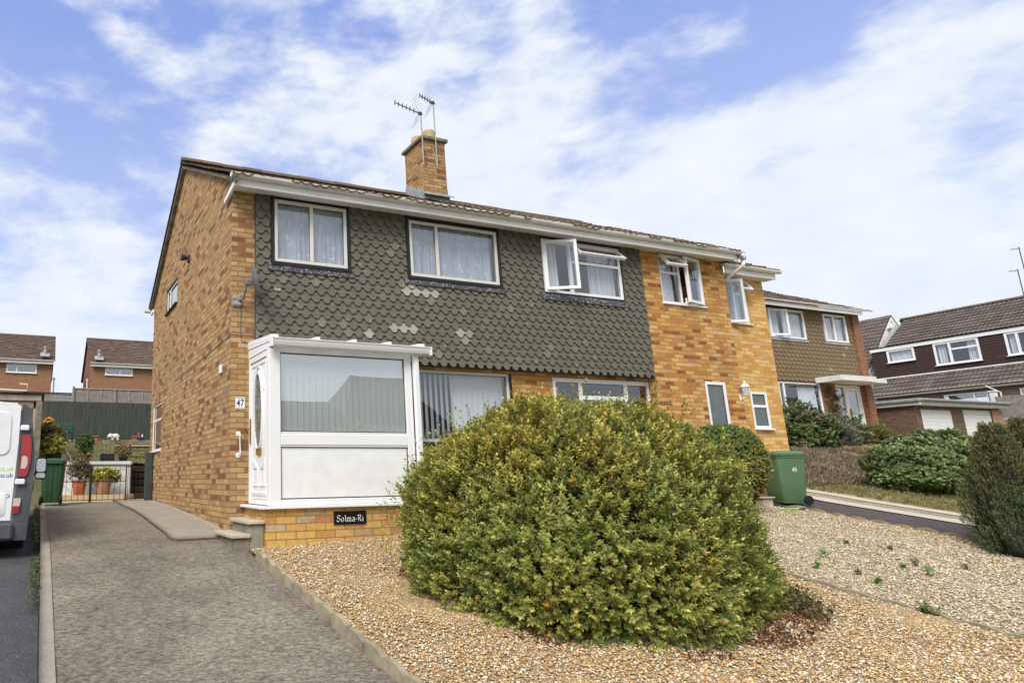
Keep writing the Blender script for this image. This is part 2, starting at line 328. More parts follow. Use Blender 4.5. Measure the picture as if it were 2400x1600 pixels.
def f_drive(k, o):
    # tamped concrete: ridges across the drive, dark lichen blotches and exposed aggregate
    r_ = k.noise(k.mapping(o, scale=(17, 40, 17)), 1.0, 6, 0.75); g = k.noise(o, 95, 3, 0.6); b = k.noise(o, 1.1, 7, 0.62); q = k.noise(k.mapping(o, scale=(34, 60, 34)), 1.0, 4, 0.7)
    c = k.mix(k.mr(r_, 0.36, 0.58, 0, 1), (0.100, 0.090, 0.072), (0.36, 0.315, 0.235))
    c = k.mix(k.mr(q, 0.50, 0.60, 0, 0.7), c, (0.105, 0.094, 0.076))
    c = k.mix(1.0, c, k.mr(g, 0.3, 0.7, 0.72, 1.30), 'MULTIPLY'); c = k.mix(1.0, c, k.mr(b, 0.32, 0.68, 0.66, 1.20), 'MULTIPLY')
    v = k.vor(o, 3.4); c = k.mix(k.mr(v.outputs['Distance'], 0.055, 0.075, 0.8, 0), c, (0.42, 0.38, 0.32))
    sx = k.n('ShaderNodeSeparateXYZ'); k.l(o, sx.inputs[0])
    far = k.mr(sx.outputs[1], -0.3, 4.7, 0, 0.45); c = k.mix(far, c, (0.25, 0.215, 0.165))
    return c, k.bump(k.math('ADD', r_, k.math('MULTIPLY', g, 0.5)), 0.9, 0.02)
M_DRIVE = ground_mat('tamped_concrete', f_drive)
def f_kerb(k, o):
    g = k.noise(o, 70, 4, 0.6); b = k.noise(o, 4, 6, 0.6)
    c = k.mix(b, (0.20, 0.175, 0.145), (0.36, 0.31, 0.25)); c = k.mix(1.0, c, k.mr(g, 0.3, 0.7, 0.75, 1.2), 'MULTIPLY')
    return c, k.bump(g, 0.6, 0.008)
M_KERB = ground_mat('pale_concrete', f_kerb)
def f_slab(k, o):
    g = k.noise(o, 60, 4, 0.6); b = k.noise(o, 2.2, 6, 0.7); s = k.noise(o, 9, 5, 0.7)
    c = k.mix(b, (0.24, 0.215, 0.17), (0.40, 0.355, 0.28)); c = k.mix(k.mr(s, 0.56, 0.68, 0, 0.6), c, (0.11, 0.095, 0.07))
    c = k.mix(1.0, c, k.mr(g, 0.3, 0.7, 0.8, 1.15), 'MULTIPLY'); return c, k.bump(g, 0.5, 0.008)
M_SLAB = ground_mat('path_concrete', f_slab)
def f_tarmac(c1, c2):
    def f(k, o):
        v = k.vor(o, 95); b = k.noise(o, 3, 5); c = k.mix(k.mr(v.outputs['Distance'], 0.1, 0.6, 1, 0), c1, c2)
        c = k.mix(1.0, c, k.mr(b, 0.3, 0.7, 0.85, 1.15), 'MULTIPLY'); w = k.vor(o, 9); c = k.mix(k.mr(w.outputs['Distance'], 0.05, 0.07, 0.6, 0), c, (0.4, 0.4, 0.4))
        return c, k.bump(v.outputs['Distance'], 0.7, 0.006)
    return f
M_TARMAC = ground_mat('blue_grey_tarmac', f_tarmac((0.055, 0.055, 0.058), (0.15, 0.148, 0.15)))
M_TARMAC2 = ground_mat('brown_grey_tarmac', f_tarmac((0.075, 0.062, 0.060), (0.155, 0.13, 0.125)))
def f_gravel(stops, base):
    def f(k, o):
        v = k.vor(o, 62); h = k.n('ShaderNodeSeparateColor'); k.l(v.outputs['Color'], h.inputs[0])
        c = k.ramp(h.outputs[0], stops); c = k.mix(k.mr(v.outputs['Distance'], 0.45, 0.75, 0, 0.85), c, base)
        b = k.noise(o, 2.0, 5); c = k.mix(1.0, c, k.mr(b, 0.3, 0.7, 0.85, 1.12), 'MULTIPLY')
        return c, k.bump(v.outputs['Distance'], 1.0, -0.02)
    return f
G1 = [(0.0, (0.34, 0.20, 0.08)), (0.2, (0.60, 0.39, 0.16)), (0.45, (0.70, 0.51, 0.26)), (0.65, (0.54, 0.31, 0.10)), (0.82, (0.78, 0.66, 0.48)), (1.0, (0.32, 0.25, 0.18))]
G2 = [(0.0, (0.36, 0.29, 0.20)), (0.3, (0.52, 0.43, 0.30)), (0.6, (0.60, 0.51, 0.37)), (0.8, (0.44, 0.34, 0.22)), (1.0, (0.70, 0.62, 0.50))]
M_GRAV1 = ground_mat('golden_gravel_bed', f_gravel(G1, (0.16, 0.10, 0.055)))
M_GRAV2 = ground_mat('pale_gravel_bed', f_gravel(G2, (0.20, 0.155, 0.10)))
def f_grass(dry, green):
    def f(k, o):
        a = k.noise(o, 60, 5, 0.7); b = k.noise(o, 0.9, 5, 0.6); c = k.mix(k.mr(b, 0.40, 0.62, 0, 1), dry, green)
        c = k.mix(1.0, c, k.mr(a, 0.3, 0.7, 0.6, 1.35), 'MULTIPLY'); return c, k.bump(a, 1.0, 0.03)
    return f
M_LAWN = ground_mat('dry_lawn', f_grass((0.50, 0.39, 0.20), (0.30, 0.26, 0.10)))
M_LAWNB = ground_mat('back_lawn', f_grass((0.24, 0.20, 0.09), (0.13, 0.15, 0.04)))
M_BANK = ground_mat('mulched_bank', f_grass((0.25, 0.18, 0.125), (0.36, 0.27, 0.17)))
M_SOIL = ground_mat('rough_ground', f_grass((0.20, 0.17, 0.10), (0.12, 0.13, 0.06)))
M_PAVE = plain('buff_paving', (0.50, 0.39, 0.24), 0.85, dirt=0.15, scale=4, bump=0.2)
def stone_mat(name):
    k = NT(newmat(name)); a = k.n('ShaderNodeAttribute'); a.attribute_name = 'tone'; n = k.noise(k.obj(), 130, 3)
    k.out(k.mix(1.0, a.outputs['Color'], k.mr(n, 0.3, 0.7, 0.85, 1.1), 'MULTIPLY'), 0.75, None, 0.3); return MATS[name]
M_STONE = stone_mat('gravel_stone')
def leaf_mat(name, rough=0.5, transl=0.25):
    k = NT(newmat(name)); a = k.n('ShaderNodeAttribute'); a.attribute_name = 'tone'
    p = k.n('ShaderNodeBsdfPrincipled'); k.l(a.outputs['Color'], p.inputs['Base Color']); p.inputs['Roughness'].default_value = rough; p.inputs['Specular IOR Level'].default_value = 0.35
    t = k.n('ShaderNodeBsdfTranslucent'); k.l(a.outputs['Color'], t.inputs[0]); m = k.n('ShaderNodeMixShader'); m.inputs[0].default_value = transl
    k.l(p.outputs[0], m.inputs[1]); k.l(t.outputs[0], m.inputs[2]); o = k.n('ShaderNodeOutputMaterial'); k.l(m.outputs[0], o.inputs[0]); return MATS[name]
M_LEAF = leaf_mat('leaf'); M_TWIG = plain('twig_bark', (0.075, 0.045, 0.028), 0.9, dirt=0.3, scale=20)
def fence_mat():
    k = NT(newmat('green_stained_boards')); o = k.obj()
    a = k.noise(k.mapping(o, scale=(9, 1, 0.7)), 1.6, 6, 0.65)
    k.out(k.mix(k.mr(a, 0.35, 0.65, 0, 1), (0.034, 0.043, 0.035), (0.066, 0.076, 0.062)), 0.85, k.bump(a, 0.3, 0.01)); return MATS['green_stained_boards']
M_FENCE = fence_mat()

def poly():
    k = NT(newmat('opal_polycarbonate')); t = k.n('ShaderNodeBsdfTranslucent'); t.inputs[0].default_value = (.86, .88, .88, 1); d = k.n('ShaderNodeBsdfDiffuse'); d.inputs[0].default_value = (.7, .7, .7, 1)
    m = k.n('ShaderNodeMixShader'); m.inputs[0].default_value = .25; k.l(t.outputs[0], m.inputs[1]); k.l(d.outputs[0], m.inputs[2]); o = k.n('ShaderNodeOutputMaterial'); k.l(m.outputs[0], o.inputs[0]); return MATS['opal_polycarbonate']
M_POLY = poly()

M_CREAMC = ground_mat('cream_concrete', lambda k, o: (k.mix(k.noise(o, 5, 6, .6), (0.42, 0.37, 0.29), (0.60, 0.55, 0.45)), k.bump(k.noise(o, 60, 4), .4, .008)))
# ---------------------------------------------------------------- mesh helpers
COL = SC.collection
class MB:
    """collects shapes (in a local frame u, n, z) and links them as ONE mesh object"""
    def __init__(s, O=(0, 0, 0), U=(1, 0, 0), N=(0, 1, 0), Z=(0, 0, 1)):
        s.O, s.U, s.N, s.Z = Vector(O), Vector(U), Vector(N), Vector(Z); s.v = []; s.f = []; s.m = []; s.t = []; s.tone = None; s.any = False
    def P(s, p): return s.O + s.U*p[0] + s.N*p[1] + s.Z*p[2]
    def face(s, pts, mat=0, tone=None):
        i = len(s.v); s.v += [s.P(p) for p in pts]; s.f.append(list(range(i, i+len(pts)))); s.m.append(mat)
        s.t.append(tone); s.any = s.any or tone is not None
    def solid(s, verts, faces, mat=0, tone=None):
        i = len(s.v); s.v += [s.P(p) for p in verts]
        for f in faces: s.f.append([a+i for a in f]); s.m.append(mat); s.t.append(tone)
        s.any = s.any or tone is not None
    def box(s, a0, a1, b0, b1, c0, c1, mat=0, tone=None):
        vs = [(a0,b0,c0),(a1,b0,c0),(a1,b1,c0),(a0,b1,c0),(a0,b0,c1),(a1,b0,c1),(a1,b1,c1),(a0,b1,c1)]
        s.solid(vs, [(0,3,2,1),(4,5,6,7),(0,1,5,4),(1,2,6,5),(2,3,7,6),(3,0,4,7)], mat, tone)
    def bbox(s, a0, a1, b0, b1, c0, c1, mat=0, r=0.006, tone=None):
        """box with chamfered edges"""
        r = min(r, abs(a1-a0)*.3, abs(b1-b0)*.3, abs(c1-c0)*.3)
        bm = bmesh.new(); bmesh.ops.create_cube(bm, size=1)
        for v in bm.verts: v.co = Vector(((a0+a1)/2+v.co.x*(a1-a0), (b0+b1)/2+v.co.y*(b1-b0), (c0+c1)/2+v.co.z*(c1-c0)))
        bmesh.ops.bevel(bm, geom=bm.edges[:], offset=r, segments=1, affect='EDGES')
        s.add_bm(bm, mat, tone); bm.free()
    def add_bm(s, bm, mat=0, tone=None):
        bm.verts.ensure_lookup_table(); s.solid([v.co[:] for v in bm.verts], [[v.index for v in f.verts] for f in bm.faces], mat, tone)
    def prism(s, poly, axis, a, b, mat=0, tone=None):
        """poly: list of 2-D points in the plane across 'axis' (0: (n,z), 1: (u,z), 2: (u,n)), pushed from a to b"""
        def q(p, t): return {0: (t, p[0], p[1]), 1: (p[0], t, p[1]), 2: (p[0], p[1], t)}[axis]
        n = len(poly); vs = [q(p, a) for p in poly]+[q(p, b) for p in poly]
        fs = [tuple(range(n)), tuple(range(2*n-1, n-1, -1))]+[(i, i+n, (i+1) % n+n, (i+1) % n) for i in range(n)]
        s.solid(vs, fs, mat, tone)
    def tube(s, pts, r, mat=0, seg=8, cap=True, tone=None):
        pts = [Vector(p) for p in pts]; rr = r if isinstance(r, (list, tuple)) else [r]*len(pts)
        vs = []; up = Vector((0.01, 0.02, 1)).normalized()
        for i, p in enumerate(pts):
            d = (pts[min(i+1, len(pts)-1)]-pts[max(i-1, 0)]).normalized()
            a = d.cross(up)
            if a.length < 0.05: a = d.cross(Vector((1, 0, 0)))
            a.normalize(); b = d.cross(a)
            for k in range(seg): th = 2*PI*k/seg; vs.append((p+(a*math.cos(th)+b*math.sin(th))*rr[i])[:])
        fs = []
        for i in range(len(pts)-1):
            for k in range(seg): fs.append((i*seg+k, i*seg+(k+1) % seg, (i+1)*seg+(k+1) % seg, (i+1)*seg+k))
        if cap: fs += [tuple(range(seg-1, -1, -1)), tuple((len(pts)-1)*seg+k for k in range(seg))]
        s.solid(vs, fs, mat, tone)
    def lathe(s, prof, c=(0, 0, 0), seg=20, mat=0, sq=0.0, sx=1.0, sy=1.0, tone=None):
        """prof: (radius, z) list around the local z axis at c; sq > 0 squares the section off"""
        vs = []; fs = []
        for r, z in prof:
            for k in range(seg):
                th = 2*PI*k/seg; ca, sa = math.cos(th), math.sin(th)
                if sq:
                    m = (abs(ca)**4+abs(sa)**4)**-0.25; m = 1+(m-1)*sq
                else: m = 1
                vs.append((c[0]+r*ca*m*sx, c[1]+r*sa*m*sy, c[2]+z))
        for i in range(len(prof)-1):
            for k in range(seg): fs.append((i*seg+k, i*seg+(k+1) % seg, (i+1)*seg+(k+1) % seg, (i+1)*seg+k))
        fs += [tuple(range(seg-1, -1, -1)), tuple((len(prof)-1)*seg+k for k in range(seg))]
        s.solid(vs, fs, mat, tone)
    def build(s, name, mats, parent=None, smooth=False, recalc=True, edge=None):
        me = bpy.data.meshes.new(name)
        if not isinstance(mats, (list, tuple)): mats = [mats]
        org = Vector((0, 0, 0))
        if parent is None and s.v:
            xs = [p.x for p in s.v]; ys = [p.y for p in s.v]; zs = [p.z for p in s.v]
            org = Vector(((min(xs)+max(xs))/2, (min(ys)+max(ys))/2, min(zs)))
        elif parent is not None:
            q = parent
            while q is not None: org = org+q.location; q = q.parent
        me.from_pydata([(p-org)[:] for p in s.v], [], s.f)
        for m in mats: me.materials.append(m)
        me.polygons.foreach_set('material_index', s.m)
        if recalc:
            bm = bmesh.new(); bm.from_mesh(me); bmesh.ops.recalc_face_normals(bm, faces=bm.faces); bm.to_mesh(me); bm.free()
        uvl = me.uv_layers.new(name='UVMap'); 
        for p in me.polygons:
            n = p.normal; ax, ay, az = abs(n.x), abs(n.y), abs(n.z)
            for li in p.loop_indices:
                w = me.vertices[me.loops[li].vertex_index].co+org
                uvl.data[li].uv = (w.y, w.z) if ax > ay and ax > az*0.9 else ((w.x, w.z) if ay > az*0.9 else (w.x, w.y))
        if s.any:
            at = me.attributes.new('tone', 'FLOAT_COLOR', 'CORNER')
            arr = []
            for f, t in zip(s.f, s.t):
                t = t or (1, 1, 1)
                arr += [t[0], t[1], t[2], 1.0]*len(f)
            at.data.foreach_set('color', arr)
        if smooth:
            for p in me.polygons: p.use_smooth = True
            if smooth != 'all':
                try: me.set_sharp_from_angle(angle=R(38))
                except Exception: pass
        me.update(); o = bpy.data.objects.new(name, me); COL.objects.link(o); o.location = (0, 0, 0) if parent is not None else org
        if parent is not None: o.parent = parent
        return o
def tag(o, label=None, cat=None, group=None, kind=None):
    if label: o['label'] = label
    if cat: o['category'] = cat
    if group: o['group'] = group
    if kind: o['kind'] = kind
    return o
def thing(name, loc, label, cat, group=None):
    o = bpy.data.objects.new(name, None); COL.objects.link(o); o.location = loc; o.empty_display_size = 0.2
    return tag(o, label, cat, group)
def npmesh(name, V, F, mats, parent=None, tone=None, smooth=False):
    """V (n,3), F (m,k) arrays; tone (n,3) per vertex"""
    org = np.zeros(3)
    if parent is None: org = np.array([(V[:, 0].min()+V[:, 0].max())/2, (V[:, 1].min()+V[:, 1].max())/2, V[:, 2].min()])
    else:
        q = parent
        while q is not None: org = org+np.array(q.location); q = q.parent
    me = bpy.data.meshes.new(name); n, (m, k) = len(V), F.shape
    me.vertices.add(n); me.vertices.foreach_set('co', (V-org).astype(np.float32).ravel())
    me.loops.add(m*k); me.loops.foreach_set('vertex_index', F.astype(np.int32).ravel())
    me.polygons.add(m); me.polygons.foreach_set('loop_start', np.arange(0, m*k, k, dtype=np.int32))
    try: me.polygons.foreach_set('loop_total', np.full(m, k, dtype=np.int32))
    except Exception: pass
    if smooth: me.polygons.foreach_set('use_smooth', np.ones(m, dtype=bool))
    me.update(calc_edges=True)
    if tone is not None:
        at = me.attributes.new('tone', 'FLOAT_COLOR', 'POINT'); at.data.foreach_set('color', np.concatenate([tone, np.ones((n, 1))], 1).astype(np.float32).ravel())
    for mm in (mats if isinstance(mats, (list, tuple)) else [mats]): me.materials.append(mm)
    me.validate()
    o = bpy.data.objects.new(name, me); COL.objects.link(o); o.location = (0, 0, 0) if parent is not None else org.tolist()
    if parent is not None: o.parent = parent
    return o
def jit(a, amt): return tuple(x*(1+random.uniform(-amt, amt)) for x in a)
def grey(lo, hi): v = random.uniform(lo, hi); return (v, v*random.uniform(0.985, 1.015), v*random.uniform(0.97, 1.02))
# ---- walls with openings, local frame: u along, n outwards, z up
def wall(mb, u0, u1, z0, z1, ops=(), reveal=0.10, mat=0, rmat=None):
    us = sorted({u0, u1, *[min(max(o[0], u0), u1) for o in ops], *[min(max(o[1], u0), u1) for o in ops]})
    zs = sorted({z0, z1, *[min(max(o[2], z0), z1) for o in ops], *[min(max(o[3], z0), z1) for o in ops]})
    for i in range(len(us)-1):
        for j in range(len(zs)-1):
            cu, cz = (us[i]+us[i+1])/2, (zs[j]+zs[j+1])/2
            if any(o[0] < cu < o[1] and o[2] < cz < o[3] for o in ops): continue
            mb.face([(us[i], 0, zs[j]), (us[i+1], 0, zs[j]), (us[i+1], 0, zs[j+1]), (us[i], 0, zs[j+1])], mat)
    for a, b, c, d in ops:
        q = rmat if rmat is not None else mat
        for p0, p1 in (((a, c), (a, d)), ((b, c), (b, d)), ((a, c), (b, c)), ((a, d), (b, d))):
            mb.face([(p0[0], 0, p0[1]), (p1[0], 0, p1[1]), (p1[0], -reveal, p1[1]), (p0[0], -reveal, p0[1])], q)
def curtain_mesh(F, u0, u1, z0, z1, n, amp=0.02, waves=9, seed=0, mat=None, parent=None, name='curtain', hem=0.0):
    mb = MB(*F); rs = random.Random(seed); N = max(int((u1-u0)*60), 8); ph = [rs.uniform(0, 6) for _ in range(4)]
    def off(t, z): return amp*(math.sin(t*waves*2*PI+ph[0])+0.6*math.sin(t*waves*3.7*PI+ph[1]+z)+0.4*math.sin(t*waves*9*PI+ph[2]))
    for i in range(N):
        a, b = i/N, (i+1)/N; ua, ub = u0+(u1-u0)*a, u0+(u1-u0)*b
        mb.face([(ua, n+off(a, 0), z0), (ub, n+off(b, 0), z0), (ub, n+off(b, .5)*.7, z1), (ua, n+off(a, .5)*.7, z1)])
    return mb.build(name, mat or M_NET, parent, smooth='all', recalc=False)
def frame_rect(mb, a, b, c, d, w, n0, n1, mat=0, wb=None):
    """rectangular frame of width w, butted pieces"""
    wb = wb or w
    mb.bbox(a, a+w, n0, n1, c, d, mat, 0.004); mb.bbox(b-w, b, n0, n1, c, d, mat, 0.004)
    mb.bbox(a+w, b-w, n0+0.001, n1-0.001, c, c+wb, mat, 0.004); mb.bbox(a+w, b-w, n0+0.001, n1-0.001, d-w, d, mat, 0.004)
def window(parent, F, a, b, c, d, mull=(), trans=(), mat=None, w=0.045, n0=-0.06, n1=0.0, sill=None, cur=None, glassm=None, skip=(), sillmat=None, label=None, seed=1, depth=0.10, inner=True):
    """one window: fixed frame mesh with mullions and transoms > pane, sill, curtain. mull: u positions; trans: (u0,u1,z)"""
    mat = mat or M_UPVC; mb = MB(*F); frame_rect(mb, a, b, c, d, w, n0, n1)
    for m in mull: mb.bbox(m-w*.55, m+w*.55, n0+0.002, n1-0.002, c+w, d-w, 0, 0.004)
    for (t0, t1, z) in trans: mb.bbox(t0+.002, t1-.002, n0+0.003, n1-0.004, z-w*.5, z+w*.5, 0, 0.004)
    if inner:   # rubber gasket lines round each light
        pass
    wd = mb.build('window', mat, parent)
    if label: wd['label'] = label
    g = MB(*F); us = [a+w]+sorted(mull)+[b-w]
    for i in range(len(us)-1):
        if i in skip: continue
        u0 = us[i]+(w*.5 if i else 0); u1 = us[i+1]-(w*.5 if i < len(us)-2 else 0)
        g.box(u0-.006, u1+.006, n0+.018, n0+.024, c+w-.006, d-w+.006)
        gk = 0.006
    g.build('pane', glassm or M_GLASS, wd)
    gb = MB(*F)
    for i in range(len(us)-1):
        if i in skip: continue
        u0 = us[i]+(w*.5 if i else 0); u1 = us[i+1]-(w*.5 if i < len(us)-2 else 0); k = 0.007
        frame_rect(gb, u0, u1, c+w, d-w, k, n0+.026, n0+.034)
    gb.build('gasket', M_DKPLASTIC, wd)
    if sill:
        s = MB(*F); s.bbox(a-sill[0], b+sill[0], n1-.012, n1+sill[1], c-.032, c-.002, 0, 0.005); s.build('sill', sillmat or mat, wd)
    if cur:
        for q, (m, u0, u1, wv, am) in enumerate(cur): curtain_mesh(F, u0, u1, c+w*.5, d-w*.5, n0-depth, am, wv, seed+q, m, wd)
    return wd
def casement(parent, F, hinge, axis, L, c, d, ang, mat=None, w=0.05, glassm=None, side=1, name='casement'):
    """open sash. axis 'v': hinge = u of the hinge, runs side*L from it, from z c to d, swung outwards by ang.
       axis 'h': hinge = top z d, from u=hinge to hinge+L, hangs d-c, bottom pushed out"""
    mat = mat or M_UPVC; O, U, N = Vector(F[0]), Vector(F[1]), Vector(F[2]); Z = Vector((0, 0, 1)); a = R(ang)
    if axis == 'v':
        U2 = (U*side*math.cos(a)+N*math.sin(a)); N2 = (N*math.cos(a)-U*side*math.sin(a)); F2 = (O+U*hinge+N*0.01, U2, N2); x0, x1, z0, z1 = 0, L, c, d
    else:
        Z2 = Z*math.cos(a)-N*math.sin(a); N2 = N*math.cos(a)+Z*math.sin(a); F2 = (O+Z*d+N*0.01, U, N2, Z2); x0, x1, z0, z1 = hinge, hinge+L, -(d-c), 0
    mb = MB(*F2); frame_rect(mb, x0, x1, z0, z1, w, -0.03, 0.025); o = mb.build(name, mat, parent)
    g = MB(*F2); g.box(x0+w-.005, x1-w+.005, -.004, .004, z0+w-.005, z1-w+.005); g.build(name+'_pane', glassm or M_GLASS, parent)
    return o
# ---- fish-scale and other hung tiles
def clip(poly, a, b, c, d):
    def cut(pl, ins, inter):
        out = []
        for i, p in enumerate(pl):
            q = pl[i-1]
            if ins(p):
                if not ins(q): out.append(inter(q, p))
                out.append(p)
            elif ins(q): out.append(inter(q, p))
        return out
    def ix(v): return lambda p, q: (v, p[1]+(q[1]-p[1])*(v-p[0])/(q[0]-p[0]))
    def iz(v): return lambda p, q: (p[0]+(q[0]-p[0])*(v-p[1])/(q[1]-p[1]), v)
    for ins, it in ((lambda p: p[0] >= a, ix(a)), (lambda p: p[0] <= b, ix(b)), (lambda p: p[1] >= c, iz(c)), (lambda p: p[1] <= d, iz(d))):
        poly = cut(poly, ins, it)
        if len(poly) < 3: return []
    return poly
def scales(mb, panels, z0, ztop, tw=0.174, e=0.123, rad=0.060, th=0.011, style='scallop', pale=0.03, patches=(), base=1.0):
    u0 = min(p[0] for p in panels); u1 = max(p[1] for p in panels); row = 0; z = z0+rad
    tones = {}
    while z < ztop+e:
        off = (row % 2)*tw/2; i0 = int((u0)/tw)-2
        for i in range(i0, int(u1/tw)+3):
            cx_ = i*tw+off; g = 0.0018; jz = random.uniform(-.0025, .0025)
            if style == 'scallop':
                arc = [(cx_+rad*math.cos(t), z+jz-rad*math.sin(t)) for t in [PI*k/12 for k in range(13)]]
                poly = [(cx_-tw/2+g, z+jz), (cx_-tw/2+g, z+e+.02), (cx_+tw/2-g, z+e+.02), (cx_+tw/2-g, z+jz)]+[(x, y) for x, y in arc]
            elif style == 'point':
                poly = [(cx_-tw/2+g, z+jz), (cx_-tw/2+g, z+e+.02), (cx_+tw/2-g, z+e+.02), (cx_+tw/2-g, z+jz), (cx_+tw*.3, z-rad+jz), (cx_-tw*.3, z-rad*.9+jz)]
            else: poly = [(cx_-tw/2+g, z-rad), (cx_-tw/2+g, z+e+.02), (cx_+tw/2-g, z+e+.02), (cx_+tw/2-g, z-rad)]
            pz = z-rad*.2; tn = grey(0.95*base, 1.05*base)
            if random.random() < 0.10: tn = (tn[0]*1.04, tn[1]*1.0, tn[2]*0.97)
            if random.random() < pale: f = random.uniform(1.12, 1.4); tn = (tn[0]*f*1.04, tn[1]*f, tn[2]*f)
            for (px_, pz_, pr, pa) in patches:
                if abs(cx_-px_) < pr and abs(pz-pz_) < e*.55: tn = (2.6*pa, 2.65*pa, 2.75*pa)
            for (a, b, c, d) in panels:
                pl = clip(poly, a, b, c, d)
                if len(pl) < 3: continue
                zb = z-rad
                def nn(y): return 0.042-(y-zb)*(0.036/(e+rad+.02))
                n = len(pl); vs = [(x, nn(y), y) for x, y in pl]+[(x, nn(y)-th, y) for x, y in pl]
                mb.solid(vs, [tuple(range(n))]+[(k, (k+1) % n, (k+1) % n+n, k+n) for k in range(n)], 0, tn)
        row += 1; z += e
# ---- tiled roof slope in a local frame: u along the eave, z up the slope, n out of it
def roof_slope(F, u0, u1, L, gauge=0.31, tw=0.30, roll=0.022, step=0.026, jitter=0.006, colors=(0.78, 1.2), lift=0.0, cut=None, res=6):
    mb = MB(*F); nc = int(math.ceil(L/gauge)); nt = int(math.ceil((u1-u0)/tw))
    for c in range(nc):
        v0 = c*gauge; v1 = min(v0+gauge+0.03, L)
        for t in range(nt):
            a, b = u0+t*tw, min(u0+(t+1)*tw, u1)
            if cut:
                r_ = cut(v0)
                a2, b2 = max(a, r_[0]), min(b, r_[1])
                if b2-a2 < 0.03: continue
                a, b = a2, b2
            jn = random.uniform(-jitter, jitter); jv = random.uniform(-jitter, jitter); tn = grey(*colors); K = res
            pts = []
            for k in range(K+1):
                x = a+(b-a)*k/K; ph = (x-u0-t*tw)/tw
                h = roll*max(0, math.cos(ph*4*PI))**0.8 if ph < 1 else roll
                pts.append((x, h))
            base = len(mb.v); vs = []
            for (x, h) in pts:
                vs += [(x, step+h+jn+lift, v0+jv), (x, 0.0+h*.9+jn*.3+lift, v1), (x, step+h+jn-0.022+lift, v0+jv)]
            fs = []
            for k in range(K):
                i = k*3; fs.append((i, i+3, i+4, i+1)); fs.append((i+2, i+5, i+3, i))
            fs.append((0, 1, 2)); fs.append((K*3, K*3+2, K*3+1))
            mb.solid(vs, fs, 0, tn)
    # backing sheet
    if not cut: mb.face([(u0, -0.012+lift, 0), (u1, -0.012+lift, 0), (u1, -0.012+lift, L), (u0, -0.012+lift, L)], 0, (0.5, 0.5, 0.5))
    return mb
def slopeframe(x, y, z, dy, dz, dirx=1):
    """frame for a roof slope whose eave runs along X at (y,z) and rises by (dy,dz)"""
    d = Vector((0, dy, dz)).normalized(); n = Vector((0, -dz, abs(dy))).normalized() if dy > 0 else Vector((0, dz, abs(dy))).normalized()
    return ((x, y, z), (1, 0, 0), n[:], d[:]), Vector((dy, dz)).length
def gutter_prof(r=0.055):
    return [(math.cos(t)*r, -math.sin(t)*r*1.05) for t in [PI*k/8 for k in range(9)]]+[(-r*.86, 0.0)]+[(math.cos(t)*r*.86, -math.sin(t)*r*.9) for t in [PI-PI*k/8 for k in range(9)]][1:-1]+[(r*.86, 0)]
def gutter(mb, x0, x1, y, z, r=0.055, mat=0, joints=()):
    """half-round gutter along X with its rim at z"""
    mb.prism([(y+p[0], z+p[1]) for p in gutter_prof(r)], 0, x0, x1, mat)
    for j in joints: mb.prism([(y+p[0]*1.14, z+.004+p[1]*1.14) for p in gutter_prof(r)], 0, j-.035, j+.035, mat)
    for j in (x0, x1): mb.prism([(y+math.cos(t)*r*1.1, z+.005-math.sin(t)*r*1.12) for t in [PI*k/8 for k in range(9)]], 0, j-.006, j+.006, mat)
FR = lambda y, x=0: ((x, y, 0), (1, 0, 0), (0, -1, 0))          # a face that looks at the street
FL = lambda x: ((x, 0, 0), (0, 1, 0), (-1, 0, 0))               # a face that looks left (towards -X)
def textmesh(txt, size, name, mat, O, U, Z, parent=None, thick=0.002, bold=0.0, align='CENTER', sx=1.0, shear=0.0, space=1.0):
    cu = bpy.data.curves.new(name, 'FONT'); cu.body = txt; cu.size = size; cu.extrude = thick/2; cu.offset = bold; cu.align_x = align; cu.align_y = 'CENTER'; cu.shear = shear; cu.space_character = space
    tmp = bpy.data.objects.new(name+'_tmp', cu); COL.objects.link(tmp); dg = bpy.context.evaluated_depsgraph_get(); dg.update()
    me = bpy.data.meshes.new_from_object(tmp.evaluated_get(dg)); bpy.data.objects.remove(tmp); me.name = name
    U, Z, O = Vector(U), Vector(Z), Vector(O); N = U.cross(Z).normalized()
    org = Vector((0, 0, 0)); q = parent
    while q is not None: org = org+q.location; q = q.parent
    for v in me.vertices: c = v.co.copy(); v.co = O+U*(c.x*sx)+Z*c.y+N*c.z-org
    me.materials.clear(); me.materials.append(mat); o = bpy.data.objects.new(name, me); COL.objects.link(o)
    if parent is not None: o.parent = parent
    return o
def nib(mb, strokes, s, ox, oz, n, pen=(0.5, 0.5), mat=0, th=0.002):
    """broad-nib pen strokes (blackletter): each stroke a polyline in em units, nib held at a fixed angle"""
    for st in strokes:
        for (x0, y0), (x1, y1) in zip(st[:-1], st[1:]):
            q = [(x0-pen[0], y0-pen[1]), (x0+pen[0], y0+pen[1]), (x1+pen[0], y1+pen[1]), (x1-pen[0], y1-pen[1])]
            mb.prism([(ox+a*s, oz+b*s) for a, b in q], 1, n, n+th, mat)
